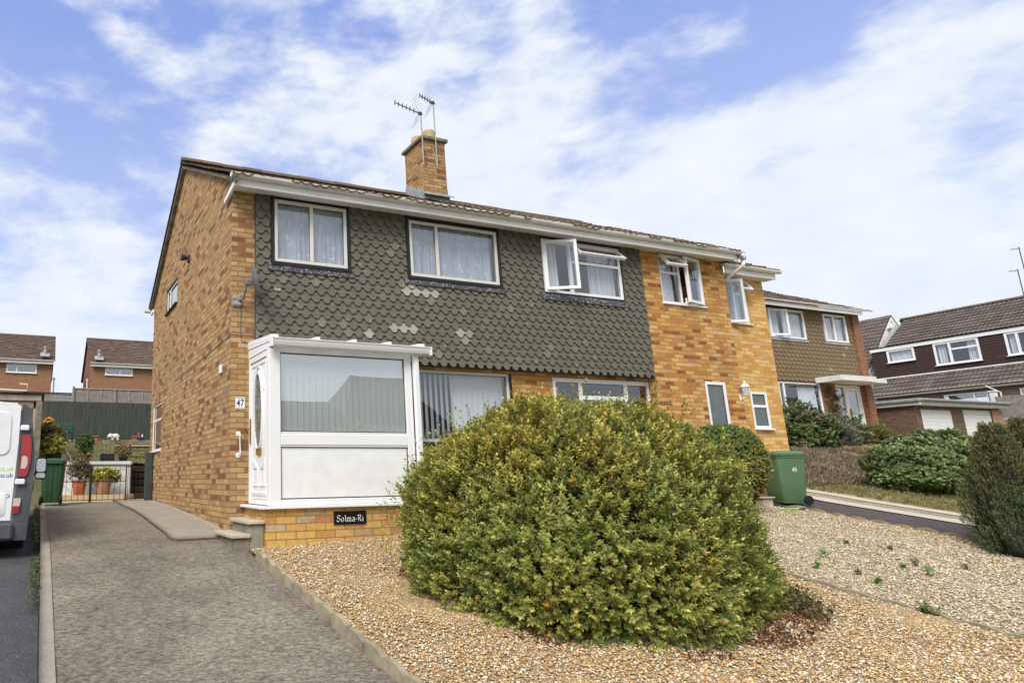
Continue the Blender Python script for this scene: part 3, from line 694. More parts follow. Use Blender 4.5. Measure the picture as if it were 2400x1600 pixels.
# ---- terrain height
def interp(x, xs, ys): return float(np.interp(x, xs, ys))
def HL(Y): return interp(Y, [-60, 0, 7.9, 8.7, 9.4, 10.8, 12.9, 15.3, 17.35, 17.75, 18.5, 29.3, 29.8, 34, 45, 80], [-2.6, -2.069, -.884, -.79, -.71, -.63, -.55, -.49, -.46, .30, .46, 1.58, 1.62, 2.2, 3.0, 3.4])
def HR(Y): return interp(Y, [-60, 0, 8.5, 10.2, 12.6, 15.2, 20, 45, 80], [-2.6, -1.885, -.60, -.34, .50, .98, 1.1, 2.2, 3.0])
def HG(Y): return interp(Y, [-60, 0, 10, 14, 16.3, 20, 30, 80], [-2.6, -1.885, -.36, .15, .38, .75, 2.0, 3.0])
def H(X, Y):
    gx = interp(X, [0, 2.38, 7.57, 40], [0, 0, .185, .185])
    front = interp(Y, [-60, 0, 7.97], [-2.6, -2.069, -.874])+gx
    left = HL(Y)
    t = min(max((X-2.6)/0.2, 0), 1)
    if Y <= 8.0: z = front
    else:
        mid = interp(Y, [7.97, 9, 12, 20, 45, 80], [-.874+gx, -.62, -.5, .3, 2.6, 3.2])
        t2 = min(max((X-12.6)/1.6, 0), 1); t3 = min(max((X-30.4)/1.6, 0), 1); t4 = min(max((X-40)/8, 0), 1)
        r_ = HR(Y)*(1-t3)+(HG(Y)*(1-t4)+(HG(Y)+1.4*min(max((Y-8)/8, 0), 1))*t4)*t3
        z = left*(1-t)+(mid*(1-t2)+r_*t2)*t
    if 4.2 < X < 8 and 6.3 < Y < 8: z += 0.07*min((X-4.2)/1, 1)*math.sin((Y-6.3)/1.7*PI/2)*(1 if X < 7.4 else 0)
    return z
def sheet(name, x0, x1, y0, y1, mat, lift=0.02, nx=12, ny=24, kind='structure', fn=None, skirt=0.0, parent=None, wob=0.0, label=None):
    V = []; F = []
    for j in range(ny+1):
        y = y0+(y1-y0)*j/ny; a, b = (x0(y) if callable(x0) else x0), (x1(y) if callable(x1) else x1)
        for i in range(nx+1):
            x = a+(b-a)*i/nx; V.append((x, y, (fn or H)(x, y)+lift+(noise.noise(Vector((x*1.3, y*1.3, 0)))*wob if wob else 0)))
    for j in range(ny):
        for i in range(nx): k = j*(nx+1)+i; F.append((k, k+1, k+nx+2, k+nx+1))
    if skirt:
        n0 = len(V)
        ring = [i for i in range(nx+1)]+[(j)*(nx+1)+nx for j in range(1, ny+1)]+[ny*(nx+1)+i for i in range(nx-1, -1, -1)]+[j*(nx+1) for j in range(ny-1, 0, -1)]
        for r_ in ring: p = V[r_]; V.append((p[0], p[1], p[2]-skirt))
        for k in range(len(ring)): F.append((ring[k], ring[(k+1) % len(ring)], n0+(k+1) % len(ring), n0+k))
    V = np.array(V); V4 = np.array(F); o = npmesh(name, V, V4, mat, None, smooth=False)
    # object-space textures read metres: shift happens with the origin, harmless
    tag(o, label, None, None, kind); return o
# ================================================================ SETTING
xs = [-300, -120, -50, -20, -8, -3, -1, -.2, .1, .4, .8, 1.2, 1.6, 2.0, 2.3, 2.5, 2.7, 3, 3.6, 4.4, 5.2, 6, 6.8, 7.6, 8.6, 9.8, 11, 12, 12.6, 13, 13.6, 14.2, 15, 16, 17, 18.5, 20, 22, 24, 26, 28, 30, 31, 32, 34, 36, 38, 40, 42, 44, 48, 56, 70, 100, 160, 300]
ys = [-200, -80, -30, -10, 0, 2, 3, 4, 5, 6, 7, 7.9, 8.05, 8.7, 9.4, 10.1, 10.8, 11.8, 12.6, 13.4, 14.4, 15.3, 16.3, 17.3, 17.36, 17.74, 17.8, 18.5, 20, 23, 26, 29.3, 29.8, 32, 36, 45, 60, 90, 150, 300]
def Hg(x, y): return H(x, y)-0.02-(0.30 if (y < 8.0 and 12.4 < x < 16) else 0)*0
V = np.array([(x, y, Hg(x, y)) for y in ys for x in xs]); nxs = len(xs)
F = np.array([(j*nxs+i, j*nxs+i+1, (j+1)*nxs+i+1, (j+1)*nxs+i) for j in range(len(ys)-1) for i in range(nxs-1)])
V[:, 2] = np.where((V[:, 0] < .45) & (V[:, 1] < 15.2), V[:, 2]-0.16, V[:, 2])
V[:, 2] = np.where((V[:, 0] > 2.2) & (V[:, 0] < 14) & (V[:, 1] > 8.4) & (V[:, 1] < 16.3), V[:, 2]-0.25, V[:, 2])
V[:, 2] = np.where((V[:, 0] > 2.25) & (V[:, 0] < 4) & (V[:, 1] > 17) & (V[:, 1] < 18.9), -.62, V[:, 2])
g = npmesh('ground', V, F, M_SOIL); tag(g, None, None, None, 'structure')
DXL = 0.105
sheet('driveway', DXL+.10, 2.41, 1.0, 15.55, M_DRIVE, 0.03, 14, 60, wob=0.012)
kb = sheet('kerb', DXL, DXL+.105, 1.0, 15.0, M_KERB, 0.042, 2, 60, skirt=0.25)
def slab_l(y): return 1.64+0.012*math.sin(y*1.7)+(.0 if y > 9 else (9-y)*.0)
sl_ = sheet('side_path', slab_l, 2.45, 8.70, 15.9, M_SLAB, 0.05, 8, 30, skirt=0.07)
for i_ in range(9): pass
sheet('neighbour_driveway', -6, DXL-.004, -2, 16.5, M_TARMAC, -0.075, 8, 30)
sheet('patio', .1, 2.8, 15.56, 17.5, M_PAVE, 0.022, 6, 6, fn=lambda x, y: -.485)
sheet('back_lawn', .85, lambda y: 2.24 if y < 18.8 else 4.6, 17.9, 29.4, M_LAWNB, 0.03, 8, 20, wob=0.03)
sheet('garden_path', .25, .80, 17.9, 29.4, M_GRAV1, 0.035, 3, 12)
GB1 = sheet('gravel_bed', 2.46, 7.53, 1.2, 8.02, M_GRAV1, 0.035, 40, 50, wob=0.03)
GB2 = sheet('pale_gravel_bed', 7.62, 12.47, 1.0, 8.85, M_GRAV2, 0.035, 40, 50, wob=0.03, fn=lambda x, y: H(x, min(y, 8.5)))
fr = lambda x, y: -1.885+.15*y
sheet('tarmac_driveway', 12.52, 14.0, 1.0, 15.5, M_TARMAC2, 0.03, 6, 40, fn=lambda x, y: fr(x, y) if y < 8.6 else H(13.9, y))
sheet('concrete_strip', 14.005, 14.45, 1.0, 13.5, M_CREAMC, 0.045, 2, 40, fn=lambda x, y: fr(x, y) if y < 8.6 else H(14.3, y))
sheet('gravel_strip', 14.455, 14.95, 1.0, 13.0, M_GRAV2, 0.04, 2, 40, fn=lambda x, y: fr(x, y) if y < 8.6 else H(14.5, y))
sheet('concrete_path', 14.955, 15.35, 1.0, 13.0, M_CREAMC, 0.05, 2, 40, fn=lambda x, y: fr(x, y) if y < 8.6 else H(15.1, y))
sheet('verge', 15.36, 40, 0.0, 10.1, M_LAWN, 0.03, 30, 20, wob=0.05)
sheet('mulched_bank', 15.36, 31, 10.1, 12.7, M_BANK, 0.04, 40, 12, wob=0.12)
sheet('front_lawn', 15.36, 31, 12.7, 16.0, M_LAWN, 0.03, 30, 10, wob=0.05)
# ---- stones of the two gravel beds: loose, uncountable
def stones(name, n, x0, x1, y0, y1, pal, size, seed, fn=H, dens=None, lift=0.045, label=None):
    rs = np.random.RandomState(seed)
    oct_v = np.array([(1, 0, 0), (0, 1, 0), (-1, 0, 0), (0, -1, 0), (.2, .1, 1), (0, 0, -.6), (.7, .7, .45), (-.65, -.6, .5)])
    oct_f = np.array([(0, 6, 5), (6, 1, 5), (1, 2, 5), (2, 7, 5), (7, 3, 5), (3, 0, 5), (0, 4, 6), (6, 4, 1), (1, 4, 2), (2, 4, 7), (7, 4, 3), (3, 4, 0)])
    X = rs.uniform(x0, x1, n); t = rs.rand(n); Y = y0+(y1-y0)*t**1.25
    if dens is not None: k = dens(X, Y, rs); X, Y = X[k], Y[k]
    n = len(X); Zg = np.array([fn(a, b) for a, b in zip(X, Y)])+lift
    s = rs.uniform(size[0], size[1], n)*(0.6+0.8*rs.rand(n)**2); th = rs.uniform(0, 2*PI, n)
    sc = np.stack([s*rs.uniform(.8, 1.4, n), s*rs.uniform(.6, 1.0, n), s*rs.uniform(.35, .7, n)], 1)
    P = oct_v[None]*(1+rs.uniform(-.28, .28, (n, 8, 3)))*sc[:, None]
    tx = rs.uniform(-.5, .5, n); cz, sz_ = np.cos(tx), np.sin(tx); y_ = P[..., 1]*cz[:, None]-P[..., 2]*sz_[:, None]; z_ = P[..., 1]*sz_[:, None]+P[..., 2]*cz[:, None]; P[..., 1], P[..., 2] = y_, z_
    c, s2 = np.cos(th)[:, None], np.sin(th)[:, None]; x_ = P[..., 0]*c-P[..., 1]*s2; y_ = P[..., 0]*s2+P[..., 1]*c
    V = np.stack([x_+X[:, None], y_+Y[:, None], P[..., 2]+Zg[:, None]+rs.uniform(-.006, .006, n)[:, None]], -1)
    F = (oct_f[None]+(np.arange(n)*8)[:, None, None]).reshape(-1, 3)
    pal = np.array(pal); ci = rs.randint(0, len(pal), n); tone = np.repeat(pal[ci]*rs.uniform(.8, 1.15, (n, 1)), 8, 0)
    o = npmesh(name, V.reshape(-1, 3), F, M_STONE, None, tone); tag(o, label, 'gravel', None, 'stuff'); return o
BC = (5.22, 5.72)      # foot of the big shrub
P1 = [(.72, .50, .25), (.62, .40, .18), (.80, .67, .45), (.66, .36, .12), (.82, .77, .66), (.56, .40, .20), (.72, .58, .36), (.50, .31, .13), (.38, .31, .23), (.82, .66, .38), (.76, .68, .53)]
P2 = [(.70, .58, .40), (.60, .48, .32), (.78, .68, .50), (.62, .47, .28), (.50, .38, .25), (.74, .66, .54), (.38, .29, .19), (.68, .54, .34)]
def d1(X, Y, rs):
    under = ((X-BC[0])/1.45)**2+((Y-BC[1])/1.05)**2 < 1; return ~under
stones('golden_gravel', 78000, 2.47, 7.52, 2.6, 8.0, P1, (.0085, .014), 3, dens=d1, label='golden and white gravel stones spread round the big shrub')
stones('pale_gravel', 60000, 7.62, 12.46, 2.4, 8.6, P2, (.010, .017), 4, fn=lambda x, y: H(x, min(y, 8.5)), label='pale buff gravel stones in front of the orange brick house')
# ---- scalloped concrete edgings
def edging(name, X, y0, y1, mat, label, top=0.06, depth=0.28, pitch=0.30, th=0.05, zf=None, scallop=0.03):
    mb = MB(); n = int((y1-y0)/pitch)
    for i in range(n):
        a = y0+i*pitch+.004; b = a+pitch-.008; ym = (a+b)/2; jx = random.uniform(-.006, .006); jz = random.uniform(-.012, .012)
        zt = (zf or (lambda y: H(X, y)))(ym)+top+jz; sl = 0.15*(b-a)
        K = 8; pts = []
        for k in range(K+1):
            t = k/K; y = a+(b-a)*t; pts.append((y, zt+sl*(t-.5)+scallop*math.sin(PI*t)**.7-scallop*.6))
        mb.prism(pts+[(b, zt-depth), (a, zt-depth)], 0, X-th/2+jx, X+th/2+jx)
    return tag(mb.build(name, mat), label, 'edging', 'runs of scalloped concrete edging')
edging('garden_edging', 2.43, 1.3, 7.75, M_CONC, 'scalloped concrete edging between sloping driveway and golden gravel', top=0.13)
edging('garden_edging', 7.575, 1.0, 7.9, M_CONC, 'weathered scalloped concrete edging dividing golden gravel from pale gravel', top=0.055, scallop=.02)
edging('garden_edging', 12.5, 1.0, 8.3, M_EDGEB, 'yellow brown scalloped edging between pale gravel and the far tarmac driveway', top=0.075, scallop=.04)

# ================================================================ HOUSE 47 and HOUSE 49 (a semi-detached pair)
YW = 8.867; YG = 9.02; XL = 2.44; XM = 7.57; XR = 12.70; ZE = 4.15; ZT = 1.69; YB = 15.8; ZG = -1.1
def local(t): return t.location
H47 = thing('brick_house', (XL, YW, -.8), 'buff brick house number 47 with olive scalloped tiles and white porch', 'house', 'semi-detached pair of houses')
H49 = thing('brick_house', (XM, YW, -.7), 'house with orange brick bay, open casements and a yellow brick end', 'house', 'semi-detached pair of houses')
# gable wall
m = MB(*FL(XL)); GW = [(12.98, 14.12, 3.50, 4.0), (14.40, 15.60, .62, 1.66)]
wall(m, YW, YB, ZG, 4.0, GW, 0.08)
wall(m, 12.98, 14.12, 3.5, 4.0, [(12.98, 14.12, 3.5, 4.0)], .08)
m.face([(YW, 0, 4.0), (YB, 0, 4.0), (YB, 0, 4.22), (12.35, 0, 6.20), (8.867, 0, 4.36)])
m.build('gable_wall', M_BRICK47, H47)
for_w = FL(XL)
window(H47, for_w, 14.40, 15.60, .62, 1.66, (), ((14.45, 15.55, 1.30),), n0=-.07, n1=-.02, sill=(.04, .06), cur=None, glassm=M_GLASSD)
window(H47, for_w, 12.98, 14.12, 3.50, 4.0, (13.78,), (), n0=-.06, n1=-.01, sill=(.04, .06), sillmat=M_BLACK, glassm=M_GLASSD)
mm = MB(*for_w); mm.box(12.96, 14.14, -.02, .012, 4.001, 4.03); mm.build('window_head', M_BLACK, H47)
# front: corner pier, lower wall, upper wall behind the tiles
m = MB(*FR(YW)); m.face([(XL, 0, ZG), (2.79, 0, ZG), (2.79, 0, ZE+.1), (XL, 0, ZE+.1)]); m.face([(2.79, 0, ZG), (2.79, -.15, ZG), (2.79, -.15, ZE), (2.79, 0, ZE)])
m.build('corner_pier', M_BRICK47, H47)
W1 = (3.09, 4.28, 3.13, 4.11); W2 = (5.40, 7.12, 3.135, 4.085); W3 = (8.10, 9.90, 3.115, 4.10)
GW1 = (4.92, 7.30, .52, 1.655); GW2 = (8.22, 10.47, .45, 1.64)
m = MB(*FR(YG)); wall(m, 2.79, XM, ZG, ZT+.02, [GW1], .09); m.build('ground_floor_wall', M_BRICKY if False else M_BRICK49, H47)
m = MB(*FR(YW)); wall(m, 2.79, XM, ZT+.02, ZE+.12, [W1, W2], .09); m.face([(2.79, 0, ZT+.02), (XM, 0, ZT+.02), (XM, -.16, ZT+.02), (2.79, -.16, ZT+.02)]); m.build('tile_backing_wall', M_DKPLASTIC, H47)
m = MB(*FR(YG)); wall(m, XM, 10.47, ZG, ZT+.02, [GW2], .09); m.build('ground_floor_wall', M_BRICK49, H49)
m = MB(*FR(YW)); wall(m, XM, 10.45, ZT+.02, ZE+.12, [W3], .09); m.face([(XM, 0, ZT+.02), (10.45, 0, ZT+.02), (10.45, -.16, ZT+.02), (XM, -.16, ZT+.02)]); m.build('tile_backing_wall', M_DKPLASTIC, H49)
# hanging tiles
mb = MB(*FR(YW))
pt = [(5.42, 2.93, .10, 1.0), (5.52, 2.83, .24, 1.0), (5.76, 2.83, .10, .95), (5.02, 2.25, .10, .9), (5.30, 2.25, .22, 1.0), (4.56, 2.16, .09, .95), (6.28, 2.28, .09, .95), (6.4, 2.17, .05, .7)]
PAN47 = [(2.80, XM, ZT, 3.02), (2.80, 3.03, 3.02, 4.16), (4.34, 5.34, 3.02, 4.16), (7.18, XM, 3.02, 4.16)]
scales(mb, PAN47, ZT, 4.16, pale=.05, patches=pt); mb.build('tile_cladding', M_HANG, H47)
mb = MB(*FR(YW)); PAN49 = [(XM, 10.44, ZT, 3.00), (XM, 8.06, 3.0, 4.16), (9.94, 10.44, 3.0, 4.16)]
scales(mb, PAN49, ZT, 4.16, pale=.05, base=.96); mb.build('tile_cladding', M_HANG, H49)
# black trims and lead aprons round the first-floor windows
def trims(par, w, side=(1, 1), apron=True, blk=True):
    a, b, c, d = w; t = MB(*FR(YW))
    if blk:
        if side[0]: t.box(a-.055, a-.004, -.01, .045, c-.01, 4.17)
        if side[1]: t.box(b+.004, b+.055, -.01, .045, c-.01, 4.17)
        t.box(a-.06, b+.06, .0, .055, c-.055, c-.012); t.box(a-.004, b+.004, -.01, .02, d+.002, 4.17)
        t.build('window_trim', M_BLACK, par)
    if apron:
        p = MB(*FR(YW)); n = 30; K = (b-a+.22)/n
        for i in range(n):
            x = a-.11+i*K; z0 = c-.135-random.uniform(0, .012); p.solid([(x, .036, c-.03), (x+K, .036, c-.03), (x+K, .048+random.uniform(0, .005), z0), (x, .048, z0), (x, .02, c-.03), (x+K, .02, c-.03), (x+K, .02, z0), (x, .02, z0)], [(0, 1, 2, 3), (7, 6, 5, 4), (3, 2, 6, 7), (0, 3, 7, 4), (1, 5, 6, 2)])
        p.build('lead_apron', M_LEAD, par)
trims(H47, W1); trims(H47, W2); trims(H49, W3, blk=False)
F0 = FR(YW)
window(H47, F0, *W1, (3.69,), mat=M_CREAM, w=.05, n0=-.02, n1=.04, cur=[(M_NET, 3.12, 4.26, 3, .018)], seed=3, depth=.07)
window(H47, F0, *W2, (5.92,), mat=M_CREAM, w=.05, n0=-.02, n1=.04, cur=[(M_NET, 5.42, 7.1, 6, .022)], seed=5, depth=.07)
w = window(H49, F0, *W3, (8.72,), ((8.76, 9.87, 3.73),), w=.05, n0=-.03, n1=.03, cur=[(M_CURT, 9.25, 9.86, 5, .03), (M_CURT, 8.14, 8.55, 4, .03)], seed=8, depth=.12, skip=(0,))
casement(H49, F0, 8.13, 'v', .58, 3.15, 4.06, 28, w=.055); casement(H49, F0, 8.78, 'h', 1.07, 3.75, 4.07, 42, w=.045, name='fanlight')
# ground-floor windows
G0 = FR(YG)
w = window(H47, G0, *GW1, (), mat=M_CREAM, w=.045, n0=-.06, n1=-.005, cur=None)
tb = MB(*G0); tb.box(GW1[1]+.002, GW1[1]+.045, -.05, .012, GW1[2]-.05, GW1[3]); tb.box(GW1[0], GW1[1]+.045, -.05, .03, GW1[2]-.06, GW1[2]-.004); tb.build('window_trim', M_BLACK, H47)
bl = MB(*G0)
x = 4.98
while x < 7.24:
    ang = R(-30 if x < 6.35 else 20); hw = .047 if x < 6.35 else .066; ca, sa = math.cos(ang)*hw, math.sin(ang)*hw
    bl.face([(x-ca, -.15-sa, .58), (x+ca, -.15+sa, .58), (x+ca, -.15+sa, 1.63), (x-ca, -.15-sa, 1.63)]); x += .098 if x < 6.35 else .105
bl.build('vertical_blind', M_BLIND, w, recalc=False)
window(H49, G0, *GW2, (8.83, 9.88), ((8.87, 9.84, 1.31),), w=.075, n0=-.05, n1=.0, cur=None, label='three light white window half hidden behind the shrub')
# orange bay of 49
XB = 10.45; W4 = (10.92, 12.01, 3.165, 4.13); W5 = (11.72, 12.27, .72, 1.69)
m = MB(*FR(YW)); wall(m, XB, XR, ZG, ZE+.05, [W4, W5], .08)
m.face([(XB, 0, ZG), (XB, -.16, ZG), (XB, -.16, ZE), (XB, 0, ZE)]); m.face([(XR, 0, ZG), (XR, -.30, ZG), (XR, -.30, ZE), (XR, 0, ZE)])
m.build('brick_bay', M_BRICK49, H49)
window(H49, F0, *W4, (11.46,), ((10.95, 11.43, 3.79),), w=.045, n0=-.07, n1=-.02, sill=(.03, .06), cur=[(M_CURT, 10.96, 11.25, 4, .02), (M_BLIND, 11.25, 11.40, 5, .02)], skip=(1,), seed=12)
FC = FR(YW-.0); casement(H49, ((0, YW-.005, 0), (1, 0, 0), (0, -1, 0)), 11.985, 'v', .53, 3.185, 4.11, 12, side=-1, w=.055)
casement(H49, F0, 10.935, 'h', .50, 3.80, 4.12, 38, w=.045, name='fanlight')
window(H49, F0, *W5, (), w=.06, n0=-.05, n1=.0, glassm=M_OBSC, sill=(.02, .04))
orn = MB((11.53, YW-.01, 3.175)); orn.lathe([(.028, 0), (.036, .03), (.02, .06), (.012, .07), (.024, .09), (.022, .115), (.002, .13)], seg=12)
tag(orn.build('ornament', M_WHITE, smooth=True), 'small white and black ornament standing in the open upstairs window', 'ornament')
# yellow end of 49
YY = 9.10; XY = 14.16; k_ = YY/8.867
W6 = (12.98, 13.63, 2.985, 3.90); W7 = (13.26, 13.75, .84, 1.58)
m = MB(*FR(YY)); wall(m, XR-.02, XY, ZG, 3.95, [W6, W7], .08); m.build('yellow_front_wall', M_BRICKY, H49)
m = MB(*FL(XY)); m.N = Vector((1, 0, 0)); wall(m, YY, 15.2, ZG, 3.95); m.face([(YY, 0, 3.95), (15.2, 0, 3.95), (12.3, 0, 5.6)]); m.build('yellow_side_wall', M_BRICKY, H49)
FY = FR(YY)
window(H49, FY, *W6, (13.26,), ((13.29, 13.6, 3.62),), w=.045, n0=-.07, n1=-.02, sill=(.02, .06), cur=[(M_CURT, 13.3, 13.6, 3, .02)], skip=(0,), seed=15)
casement(H49, FY, 12.90, 'v', .42, 2.96, 3.88, 24, w=.055); casement(H49, FY, 13.29, 'h', .32, 3.62, 3.90, 34, w=.04, name='fanlight')
window(H49, FY, *W7, (), ((13.30, 13.70, 1.285),), w=.055, n0=-.05, n1=.0, glassm=M_OBSC, sill=(.03, .06))
# eaves: soffit, fascia, gutter; main roof
def eaves(par, x0, x1, yw, yf, zs, zf0, zf1, gy, gz, joints=(), endl=False, sm=None, brackets=()):
    s = MB(); s.face([(x0, yw, zs), (x1, yw, zs), (x1, yf, zf0+.012), (x0, yf, zf0+.012)]); s.build('soffit', sm or M_SOFFIT, par)
    f = MB(); f.bbox(x0, x1, yf-.022, yf, zf0, zf1, 0, .004); f.build('fascia', M_UPVC2, par)
    g_ = MB(); gutter(g_, x0-.09, x1+.07, gy, gz, .056, joints=joints)
    for b in brackets: g_.tube([(b, yf-.02, gz-.10), (b, gy+.01, gz-.066), (b, gy-.05, gz-.02)], .007, seg=4)
    g_.build('gutter', M_UPVC2, par, smooth=True)
eaves(H47, 2.42, XM+.35, YW, 8.57, 4.165, 4.10, 4.245, 8.505, 4.265, joints=(5.1, 6.15), brackets=[2.7, 3.5, 4.3, 5.6, 6.6, 7.2])
eaves(H49, XM+.355, 12.74, YW, 8.57, 4.165, 4.10, 4.245, 8.505, 4.262, joints=(8.15, 11.5), brackets=[8.6, 9.4, 10.1, 10.8, 12.2])
b = MB(); b.prism([(8.55, 4.10), (8.55, 4.19), (9.10, 4.10), (9.12, 4.03)], 0, 2.38, 2.415); b.build('bargeboard_end', M_UPVC2, H47)
def roof(par, x0, x1, ye, ze, yr, zr, mat, name='roof', **kw):
    Fm, L = slopeframe(0, ye, ze, yr-ye, zr-ze); roof_slope(Fm, x0, x1, L, **kw).build(name, mat, par)
roof(H47, 2.33, XM, 8.46, 4.225, 12.35, 6.21, M_ROOF, jitter=.012)
roof(H49, XM, 12.70, 8.46, 4.235, 12.35, 6.29, M_ROOF, jitter=.014)
for par, a, b in ((H47, 2.33, XM), (H49, XM, 12.66)):
    s = MB(); s.face([(a, 12.35, 6.255), (b, 12.35, 6.255), (b, 16.15, 4.12), (a, 16.15, 4.12)], 0, (1, 1, 1)); s.build('back_roof_slope', M_ROOF, par)
    r_ = MB(); x = a
    while x < b-.02:
        e = min(x+.42, b); j = random.uniform(-.008, .008)
        r_.prism([(12.35+math.cos(t)*.115, 6.25+j+math.sin(t)*.10) for t in [PI*k/6 for k in range(7)]], 0, x+.003, e, 0, grey(.8, 1.15)); x = e
    r_.build('ridge_tiles', M_ROOF, par)
    bw = MB(); bw.face([(a+.1, YB, ZG), (b-.15, YB, ZG), (b-.15, YB, 4.25), (a+.1, YB, 4.25)]); bw.build('back_wall', M_BRICK47, par)
    fl = MB(); fl.face([(a+.12, YW+.2, 1.75), (b-.2, YW+.2, 1.75), (b-.2, YB-.02, 1.75), (a+.12, YB-.02, 1.75)]); fl.face([(a+.12, YW+.2, -.5), (b-.2, YW+.2, -.5), (b-.2, YB-.02, -.5), (a+.12, YB-.02, -.5)]); fl.face([(a+.12, YW+.02, 4.17), (b-.2, YW+.02, 4.17), (b-.2, YB-.02, 4.17), (a+.12, YB-.02, 4.17)]); fl.build('floors', M_INT, par, recalc=False)
# verge strip under the left roof edge, rear gutter end and gable end of 49
v = MB(); v.prism([(8.46, 4.19), (12.35, 6.18), (16.12, 4.075), (16.12, 4.03), (12.35, 6.12), (8.46, 4.13)], 0, 2.36, XL-.002); v.build('verge', M_COPE, H47)
v = MB(); v.prism([(8.46, 4.17), (12.35, 6.175), (16.12, 4.06), (16.12, 3.98), (12.35, 6.085), (8.46, 4.09)], 0, XR+.002, 12.83); v.build('verge', M_COPE, H49)
v = MB(*FL(XR)); v.N = Vector((1, 0, 0)); v.face([(YY, 0, 3.9), (15.7, 0, 3.9), (15.7, 0, 4.2), (12.35, 0, 6.15), (YY, 0, 4.4)]); v.build('gable_wall', M_BRICK49, H49)
v = MB(); gutter(v, 2.24, 2.42, 16.1, 4.06, .06); v.bbox(2.38, 2.42, 15.72, 16.05, 3.93, 4.02); v.build('rear_gutter', M_UPVC2, H47)
# party wall
v = MB(); v.face([(XM, YG+.2, ZG), (XM, YB, ZG), (XM, YB, 4.15), (XM, YG+.2, 4.15)]); v.build('party_wall', M_INT, H49, recalc=False)
# yellow end roof and eaves
eaves(H49, XR+.04, 14.24, YY, 8.87, 3.95, 3.93, 4.075, 8.80, 4.10, joints=(), brackets=[13.5])
s = MB(); s.face([(14.2, YY, 3.95), (14.2, 8.87, 3.94), (14.2, 8.87, 4.07), (14.2, YY, 4.10)]); s.build('soffit_end', M_UPVC2, H49)
roof(H49, XR+.03, 14.28, 8.76, 4.085, 12.30, 5.95, M_ROOFM, name='lower_roof', jitter=.012)
d_ = MB(); d_.tube([(12.78, 8.50, 4.20), (12.78, 8.50, 4.0), (12.78, 8.50, 3.985), (12.765, 9.04, 3.72), (12.765, 9.04, -.6)], .036, seg=10); d_.tube([(12.78, 8.5, 4.24), (12.78, 8.5, 4.12)], .046); d_.build('downpipe', M_UPVC2, H49, smooth=True)
# chimney on the party wall
def brickstack():
    b = MB(); b.box(7.50, 8.06, 11.5, 12.28, 5.5, 7.27); return b.build('chimney', M_BRICK47, H47)
CH = brickstack()
b = MB(); b.bbox(7.44, 8.12, 11.44, 12.34, 7.27, 7.35, 0, .012); b.build('chimney_cap', M_COPE, CH)
for (px_, py_) in ((7.82, 11.75), (7.74, 12.08)):
    b = MB((px_, py_, 7.35)); b.lathe([(.15, 0), (.15, .24), (.135, .25), (.135, .28), (.10, .285), (.10, .02)], seg=18); b.build('chimney_pot', M_BUFFPOT, CH, smooth=True)
fl = MB(); 
for i in range(5):      # stepped lead soakers on the left cheek, apron in front
    y = 11.52+i*.155; z = 5.98+(y-11.5)*.553; fl.prism([(y, z-.12), (y+.15, z-.05), (y+.15, z+.06), (y+.10, z+.17), (y, z+.03)], 0, 7.478, 7.497)
fl.box(7.46, 8.10, 11.474, 11.497, 5.86, 6.02)
fl.solid([(7.42, 11.36, 5.915), (8.14, 11.36, 5.915), (8.14, 11.5, 5.995), (7.42, 11.5, 5.995), (7.42, 11.36, 5.94), (8.14, 11.36, 5.94), (8.14, 11.5, 6.02), (7.42, 11.5, 6.02)], [(0, 1, 2, 3), (4, 5, 6, 7), (0, 1, 5, 4), (1, 2, 6, 5), (3, 0, 4, 7)])
for i in range(2): fl.box(8.065, 8.085, 11.52+i*.3, 11.78+i*.3, 5.96+i*.17, 6.16+i*.17)
fl.build('lead_flashing', M_LEADG, CH)
# small vent cowl on the ridge to the right of the stack
b = MB((8.36, 12.3, 6.42)); b.lathe([(.05, 0), (.05, .16), (.10, .17), (.10, .22), (.06, .23), (.06, .25), (.10, .26), (.10, .31), (.05, .32), (.05, .36), (.085, .37), (.085, .40), (.01, .42)], seg=12)
tag(b.build('flue_cowl', M_DKPLASTIC, smooth=True), 'black ribbed flue cowl on the ridge just right of the brick chimney', 'vent cowl')
# ---------------------------------------------------------------- porch of 47
PX0, PX1, PY = 2.70, 4.80, 7.972
P = MB(*FR(PY)); 
P.bbox(PX0, 2.858, -.07, 0, -.335, 1.70, 0, .006); P.bbox(4.695, PX1, -.07, 0, -.335, 1.70, 0, .006)
P.bbox(2.859, 4.694, -.068, -.002, 1.595, 1.70, 0, .006); P.bbox(2.859, 4.694, -.068, -.002, .405, .55, 0, .008); P.bbox(2.859, 4.694, -.068, -.002, -.335, -.262, 0, .006)
P.bbox(2.866, 4.688, -.03, -.012, .553, .573, 0, .003); P.bbox(2.866, 4.688, -.03, -.010, .385, .402, 0, .003)
PF = P.build('porch', M_UPVC, H47)
q = MB(*FR(PY)); q.bbox(2.875, 4.680, -.05, -.03, -.248, .375, 0, .003); q.build('porch_panel', M_WHITE, PF)
q = MB(*FR(PY)); frame_rect(q, 2.860, 4.693, -.261, .384, .009, -.034, -.026); frame_rect(q, 2.860, 4.693, .574, 1.594, .012, -.036, -.030); q.build('porch_gasket', M_DKPLASTIC, PF)
q = MB(*FR(PY)); q.box(2.86, 4.693, -.046, -.040, .574, 1.594); q.build('porch_pane', M_GLASSP, PF)
bl = MB(*FR(PY)); x = 2.885
while x < 4.66:
    bl.face([(x-.042, -.092, .56), (x+.0445, -.072, .56), (x+.0445, -.072, 1.60), (x-.042, -.092, 1.60)]); x += .0885
bl.build('porch_blind', M_BLINDP, PF, recalc=False)
